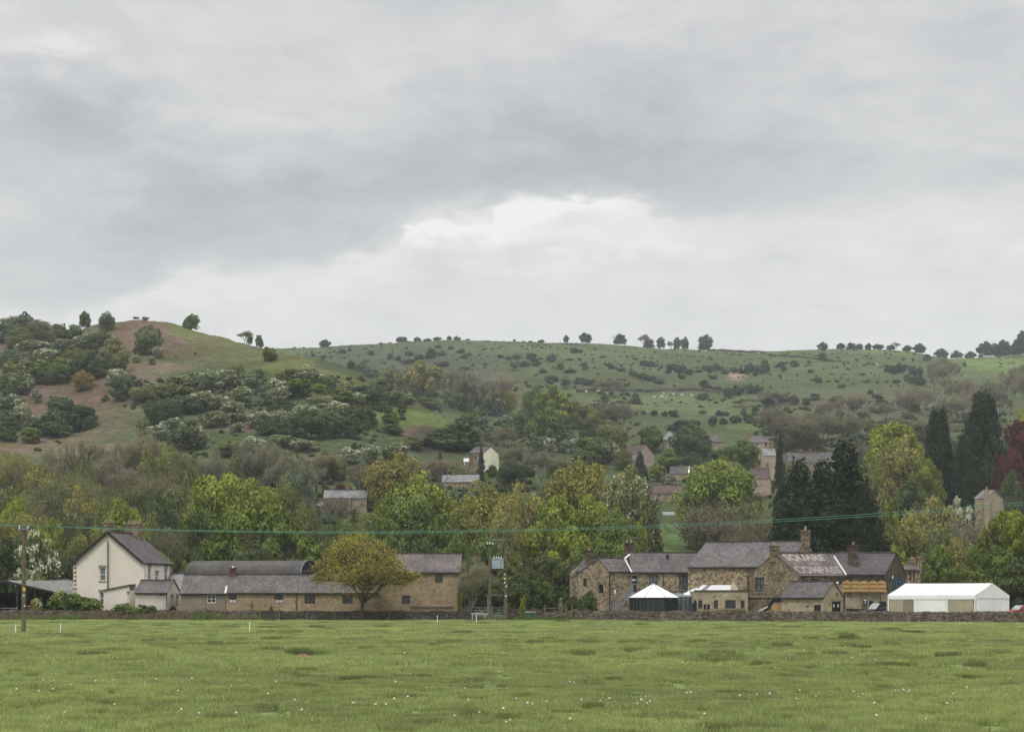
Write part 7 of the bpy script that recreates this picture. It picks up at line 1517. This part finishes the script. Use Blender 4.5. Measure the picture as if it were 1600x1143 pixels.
mb = MB(); Yw = hit(1045, 804); a_, b2 = P(1036, 800, Yw), P(1054, 800, Yw); za_ = float(H((a_.x + b2.x) / 2, Yw))
mb.hexa([Vector((a_.x, Yw, za_ - .5)), Vector((b2.x, Yw, za_ - .5)), Vector((b2.x, Yw + 3, za_ - .5)), Vector((a_.x, Yw + 3, za_ - .5))], [Vector((a_.x, Yw, za_ + .7)), Vector((b2.x, Yw, za_ + .7)), Vector((b2.x, Yw + 3, za_ + .9)), Vector((a_.x, Yw + 3, za_ + .9))]); tag(mb.build('pale_wall', M['lead']), 'short pale garden wall above the green slope', 'wall')
# flagpole
e = empty('flagpole', P(708.5, 738, 540), 'white flagpole flying a small red-crossed white flag', 'flagpole'); mb = MB(); mb.tube(P(708.5, 742, 540), P(708.5, 709, 540), .09, .07, 6); mb.build('pole', M['white_paint'], e)
mb = MB(); mb.box(P(710.8, 715, 540), (.75, .06, .9)); fl_ = mb.build('flag', M['white_paint'], e); mb = MB(); mb.box(P(710.8, 713.2, 539.9), (.75, .1, .16)); mb.box(P(710.8, 715, 539.88), (.16, .1, .9)); mb.build('red_cross', M['red_cloth'], fl_)
# sheep on the far pasture
def sheep():
    m_ = MB(); pr = [(-.55, .0), (-.5, .22), (-.3, .33), (.1, .34), (.4, .28), (.52, .12), (.55, 0)]; n = 8
    for i in range(len(pr) - 1):
        for k in range(n):
            f = lambda i_, k_: Vector((pr[i_][0], math.cos(k_ * 6.283 / n) * pr[i_][1] * .85, .62 + math.sin(k_ * 6.283 / n) * pr[i_][1]))
            m_.face([f(i, k), f(i + 1, k), f(i + 1, k + 1), f(i, k + 1)])
    m_.tube((.45, 0, .72), (.72, 0, .86), .13, .11, 7); m_.tube((.68, 0, .9), (.92, 0, .74), .11, .06, 7)
    for x in (-.35, .33):
        for y_ in (-.14, .14): m_.tube((x, y_, .45), (x + .02, y_, .2), .07, .05, 6); m_.tube((x + .02, y_, .2), (x, y_, 0), .045, .04, 6)
    return m_.build('sheep', M['wool'], smooth=True)
proto = sheep(); first = True
for k, (px, py) in enumerate([(935, 614), (1033, 621), (1036, 622), (1041, 624), (1022, 622), (1066, 619), (1081, 620), (1100, 619), (1037, 616), (276, 719), (280, 547 + 178), (916, 614), (1052, 618), (1370, 571), (1186, 553)]):
    Y = hit(px, py); c = G(px, Y); o = proto if first else proto.copy()
    if not first: COL.objects.link(o)
    first = False; o.location = (c.x, c.y, float(H(c.x, c.y)) + .05); s = 1.25; o.scale = (s, s, s); o.rotation_euler = (0, 0, rg.random() * 6.28)
    tag(o, 'white sheep grazing the far hill pasture' if px > 500 else 'pale sheep on the near hill clearing', 'sheep', 'grazing sheep on the hill' if px > 500 else 'sheep on the near hill')
# small poles on the far slopes
for px, tp, Y, lb in ((855.5, 688, hit(855.5, 722), 'thin pole by the wooded dip'), (1035, 679, hit(1035, 707), 'telegraph pole beside the upper hipped house'), (1069.5, 704, hit(1069.5, 728), 'telegraph pole below the round dark tree'), (1108, 585, 1150, 'thin pole midway up the far hill'), (1104, 590, 1150, 'thin stump pole midway up the far hill')):
    c = G(px, Y); mb = MB(); mb.tube((c.x, c.y, float(H(c.x, Y)) - .3), P(px, tp, Y), .1, .07, 6); tag(mb.build('telegraph_pole', M['pole_wood'] if px != 855.5 else M['metal_grey']), lb, 'pole')
mb = MB(); Ys = hit(853.7, 728); c = G(853.7, Ys); q = Vector((c.x, c.y, float(H(c.x, Ys)))); mb.tube(q, q + Vector((0, 0, 1.0)), .25, .15, 8); mb.tube(q + Vector((0, 0, 1.0)), q + Vector((0, 0, 1.25)), .11, .08, 8); tag(mb.build('garden_statue', M['white_paint']), 'small white garden statue in the dip below the near hill', 'statue')

# ---- meadow flowers and molehill
def clock(): 
    mb = MB(); mb.tube((0, 0, 0), (.02, 0, .16), .003, n=3); mb2 = MB(); R_ = .026; c0 = Vector((.02, 0, .18))
    for i in range(5):
        for k in range(8):
            f = lambda i_, k_: c0 + Vector((math.cos(k_ * .7854) * math.sin(i_ * math.pi / 5), math.sin(k_ * .7854) * math.sin(i_ * math.pi / 5), math.cos(i_ * math.pi / 5))) * R_
            mb2.face([f(i, k), f(i + 1, k), f(i + 1, k + 1), f(i, k + 1)])
    return mb, mb2
M['seed_head'] = plain('seed_head', (.62, .62, .56), .95, .1, 40); M['petal'] = plain('petal', (.62, .46, .02), .8, .1); M['stem'] = plain('stem', (.12, .2, .06), .8, .1)
def flower_proto(kind):
    e = bpy.data.objects.new('dandelion_clock' if kind == 'c' else 'dandelion_flower', None); COL.objects.link(e); a_, b2 = clock()
    if kind == 'y':
        b2 = MB(); 
        for k in range(12): an = k * .5236; c_ = Vector((.02, 0, .13)); b2.face([c_, c_ + Vector((math.cos(an) * .026, math.sin(an) * .026, .008)), c_ + Vector((math.cos(an + .5) * .026, math.sin(an + .5) * .026, .01))]); b2.face([c_ + Vector((0, 0, .012)), c_ + Vector((math.cos(an) * .018, math.sin(an) * .018, .016)), c_ + Vector((math.cos(an + .5) * .018, math.sin(an + .5) * .018, .018))])
    s_ = a_.build('stem', M['stem'], e); h_ = b2.build('seed_head' if kind == 'c' else 'petals', M['seed_head' if kind == 'c' else 'petal'], e); return e
protos = {'c': flower_proto('c'), 'y': flower_proto('y')}; used = set()
CL = [(27, 1091), (61, 1089), (81, 1088), (67, 1069), (79, 1072), (84, 1073), (101, 1073), (119, 1067), (162, 1070), (177, 1072), (148, 1076), (144, 1089), (111, 1080), (100, 1123), (0, 1130), (226, 1078), (301, 1068), (245, 1072), (361, 1083), (374, 1049), (278, 1089), (285, 1124), (310, 1128), (370, 1129), (470, 1123), (449, 1125), (418, 1097), (432, 1078), (462, 1106), (92, 1030), (158, 1026), (508, 1033), (179, 1112),
      (640, 1058), (618, 1076), (637, 1102), (615, 1108), (588, 1114), (602, 1115), (551, 1113), (667, 1079), (732, 1107), (780, 1057), (726, 1080), (808, 1098), (825, 1116), (832, 1115), (798, 1135), (785, 1124), (750, 1127), (891, 1136), (907, 1106), (939, 1107), (953, 1106), (896, 1073), (890, 1073), (1008, 1093), (1001, 1110), (1016, 1110), (996, 1112), (790, 1137), (632, 1026), (854, 1106), (709, 1130), (1011, 1112),
      (1074, 1091), (1080, 1092), (1249, 1081), (1299, 1081), (1274, 1091), (1341, 1090), (1347, 1088), (1334, 1083), (1398, 1080), (1412, 1082), (1422, 1079), (1421, 1085), (1489, 1089), (1512, 1080), (1244, 1102), (1203, 1096), (1183, 1095), (1367, 1111), (1448, 1133), (1378, 1112), (1205, 1034), (1228, 1033), (1144, 1033), (1187, 1033), (1368, 1038), (1212, 1047), (1332, 1031), (1368, 1132), (1479, 1103), (1068, 1041), (1293, 998), (1321, 1014), (1514, 1049), (1155, 1098), (1101, 1130)]
YL = [(231, 1091), (273, 1137), (300, 1139), (288, 1102), (491, 1100), (495, 1085), (218, 1134), (560, 1121), (567, 1121), (568, 1138), (751, 1120), (800, 1113), (806, 1110), (803, 1111), (797, 1115), (1010, 1137), (929, 1074), (750, 1068), (937, 1122), (958, 1123), (1041, 1116), (1473, 1129), (1481, 1138), (1509, 1108), (1573, 1108), (896, 1119), (1555, 1139), (681, 1125)]
for kk, lst in (('c', CL), ('y', YL)):
    for (px, py) in lst:
        p0 = protos[kk]; Y = CZ * F / (py + 3 - HOR); c = G(px, Y)
        if kk not in used: used.add(kk); e = p0
        else:
            e = p0.copy(); COL.objects.link(e)
            for ch in p0.children: d_ = ch.copy(); d_.parent = e; COL.objects.link(d_)
        s = rg.uniform(.6, .95) * (1.0 + max(0, (Y - 45)) * .006); e.location = (c.x, c.y, float(field_z(np.array(c.x), np.array(c.y))) + .01); e.scale = (s, s, s); e.rotation_euler = (0, 0, rg.random() * 6)
        tag(e, 'white dandelion seed head in the meadow grass' if kk == 'c' else 'yellow dandelion in flower in the meadow grass', 'flower', 'dandelion clocks in the meadow' if kk == 'c' else 'yellow dandelions in the meadow')
M['soil'] = plain('soil', (.20, .115, .07), .98, .35, 9)
Y = CZ * F / (1030 - HOR); c = G(474, Y); mb = MB(); n = 14
for i in range(4):
    for k in range(n):
        f = lambda i_, k_: Vector((c.x + math.cos(k_ * 6.283 / n) * (.62 - .17 * i_) * (1 + .2 * math.sin(k_ * 2.3 + i_)), c.y + math.sin(k_ * 6.283 / n) * (.5 - .13 * i_), .02 + .055 * i_ + .02 * math.sin(k_ * 1.7 + i_ * 2)))
        mb.face([f(i, k), f(i, k + 1), f(i + 1, k + 1), f(i + 1, k)])
tag(mb.build('molehill', M['soil']), 'small bare-earth molehill in the meadow', 'molehill')
# dock plants
for (px, py, w, c_) in [(75, 1000, 16, DARKG), (268, 1068, 11, MIDG), (1515, 1055, 9, MIDG), (240, 1072, 18, DARKG)]:
    Y = CZ * F / (py + 2 - HOR); cc = G(px, Y); o = bpy.data.objects.new('dock_plant', PRO['clump'][0][0]); COL.objects.link(o); wm = w * Y / F; o.location = (cc.x, cc.y, float(field_z(np.array(cc.x), np.array(cc.y)))); o.scale = (wm, wm, wm * .38); o.color = (*c_, 1)
    tag(o, 'leafy dock plant in the grass ' + {75: 'near the meadow power pole', 268: 'mid green, in front of the farmhouse', 1515: 'mid green, in front of the marquee', 240: 'dark, in front of the farmhouse'}[px], 'plant')

# ------------------------------------------------------------------ labels that single out: ordinals where look-alikes share one
ORDN = ['', 'first', 'second', 'third', 'fourth', 'fifth', 'sixth', 'seventh', 'eighth', 'ninth', 'tenth', 'eleventh', 'twelfth', 'thirteenth', 'fourteenth', 'fifteenth', 'sixteenth', 'seventeenth', 'eighteenth', 'nineteenth', 'twentieth']
def ordn(i): return ORDN[i] if i < len(ORDN) else f'{i}th'
bylab = {}
for o in sc.objects:
    if o.parent is None and o.get('label') and not o.get('kind'): bylab.setdefault(o['label'], []).append(o)
for lab, os_ in bylab.items():
    if len(os_) < 2 or 'dandelion' in lab or 'sheep' in lab or 'stone at the foot' in lab or 'board leaning' in lab: continue
    os_.sort(key=lambda o: o.location.x / max(o.location.y, 1) if o.type == 'EMPTY' or o.location.length > .1 else sum(v[0] / v[1] for v in [tuple((o.matrix_world @ Vector(b_))[:2]) for b_ in o.bound_box]) / 8)
    for i, o in enumerate(os_):
        lab0 = lab
        for tail in ('counting from the cattle shed side', 'from cattle shed side', 'from shed side', 'from shed'):
            new = f'{lab}, {ordn(i + 1)} {tail}'
            if len(re.findall('[A-Za-z0-9]+', new)) <= 16: break
        if len(re.findall('[A-Za-z0-9]+', new)) > 16: print('LONG', new)
        o['label'] = new

# ------------------------------------------------------------------ the air
mb = MB(); x0, x1, y0, y1, z0, z1 = -1900, 1900, -40, 3000, -3, 262
mb.hexa([Vector((x0, y0, z0)), Vector((x1, y0, z0)), Vector((x1, y1, z0)), Vector((x0, y1, z0))], [Vector((x0, y0, z1)), Vector((x1, y0, z1)), Vector((x1, y1, z1)), Vector((x0, y1, z1))])
hm = bpy.data.materials.new('haze'); hm.use_nodes = True; hn = hm.node_tree; hn.nodes.remove(hn.nodes['Principled BSDF']); pv = hn.nodes.new('ShaderNodeVolumePrincipled')
pv.inputs['Density'].default_value = .00011; pv.inputs['Color'].default_value = (.86, .91, .97, 1); pv.inputs['Anisotropy'].default_value = .3
hn.links.new(pv.outputs[0], hn.nodes['Material Output'].inputs['Volume'])
hz = mb.build('haze', hm); tag(hz, 'thin pale haze in the valley air', 'haze', kind='stuff')
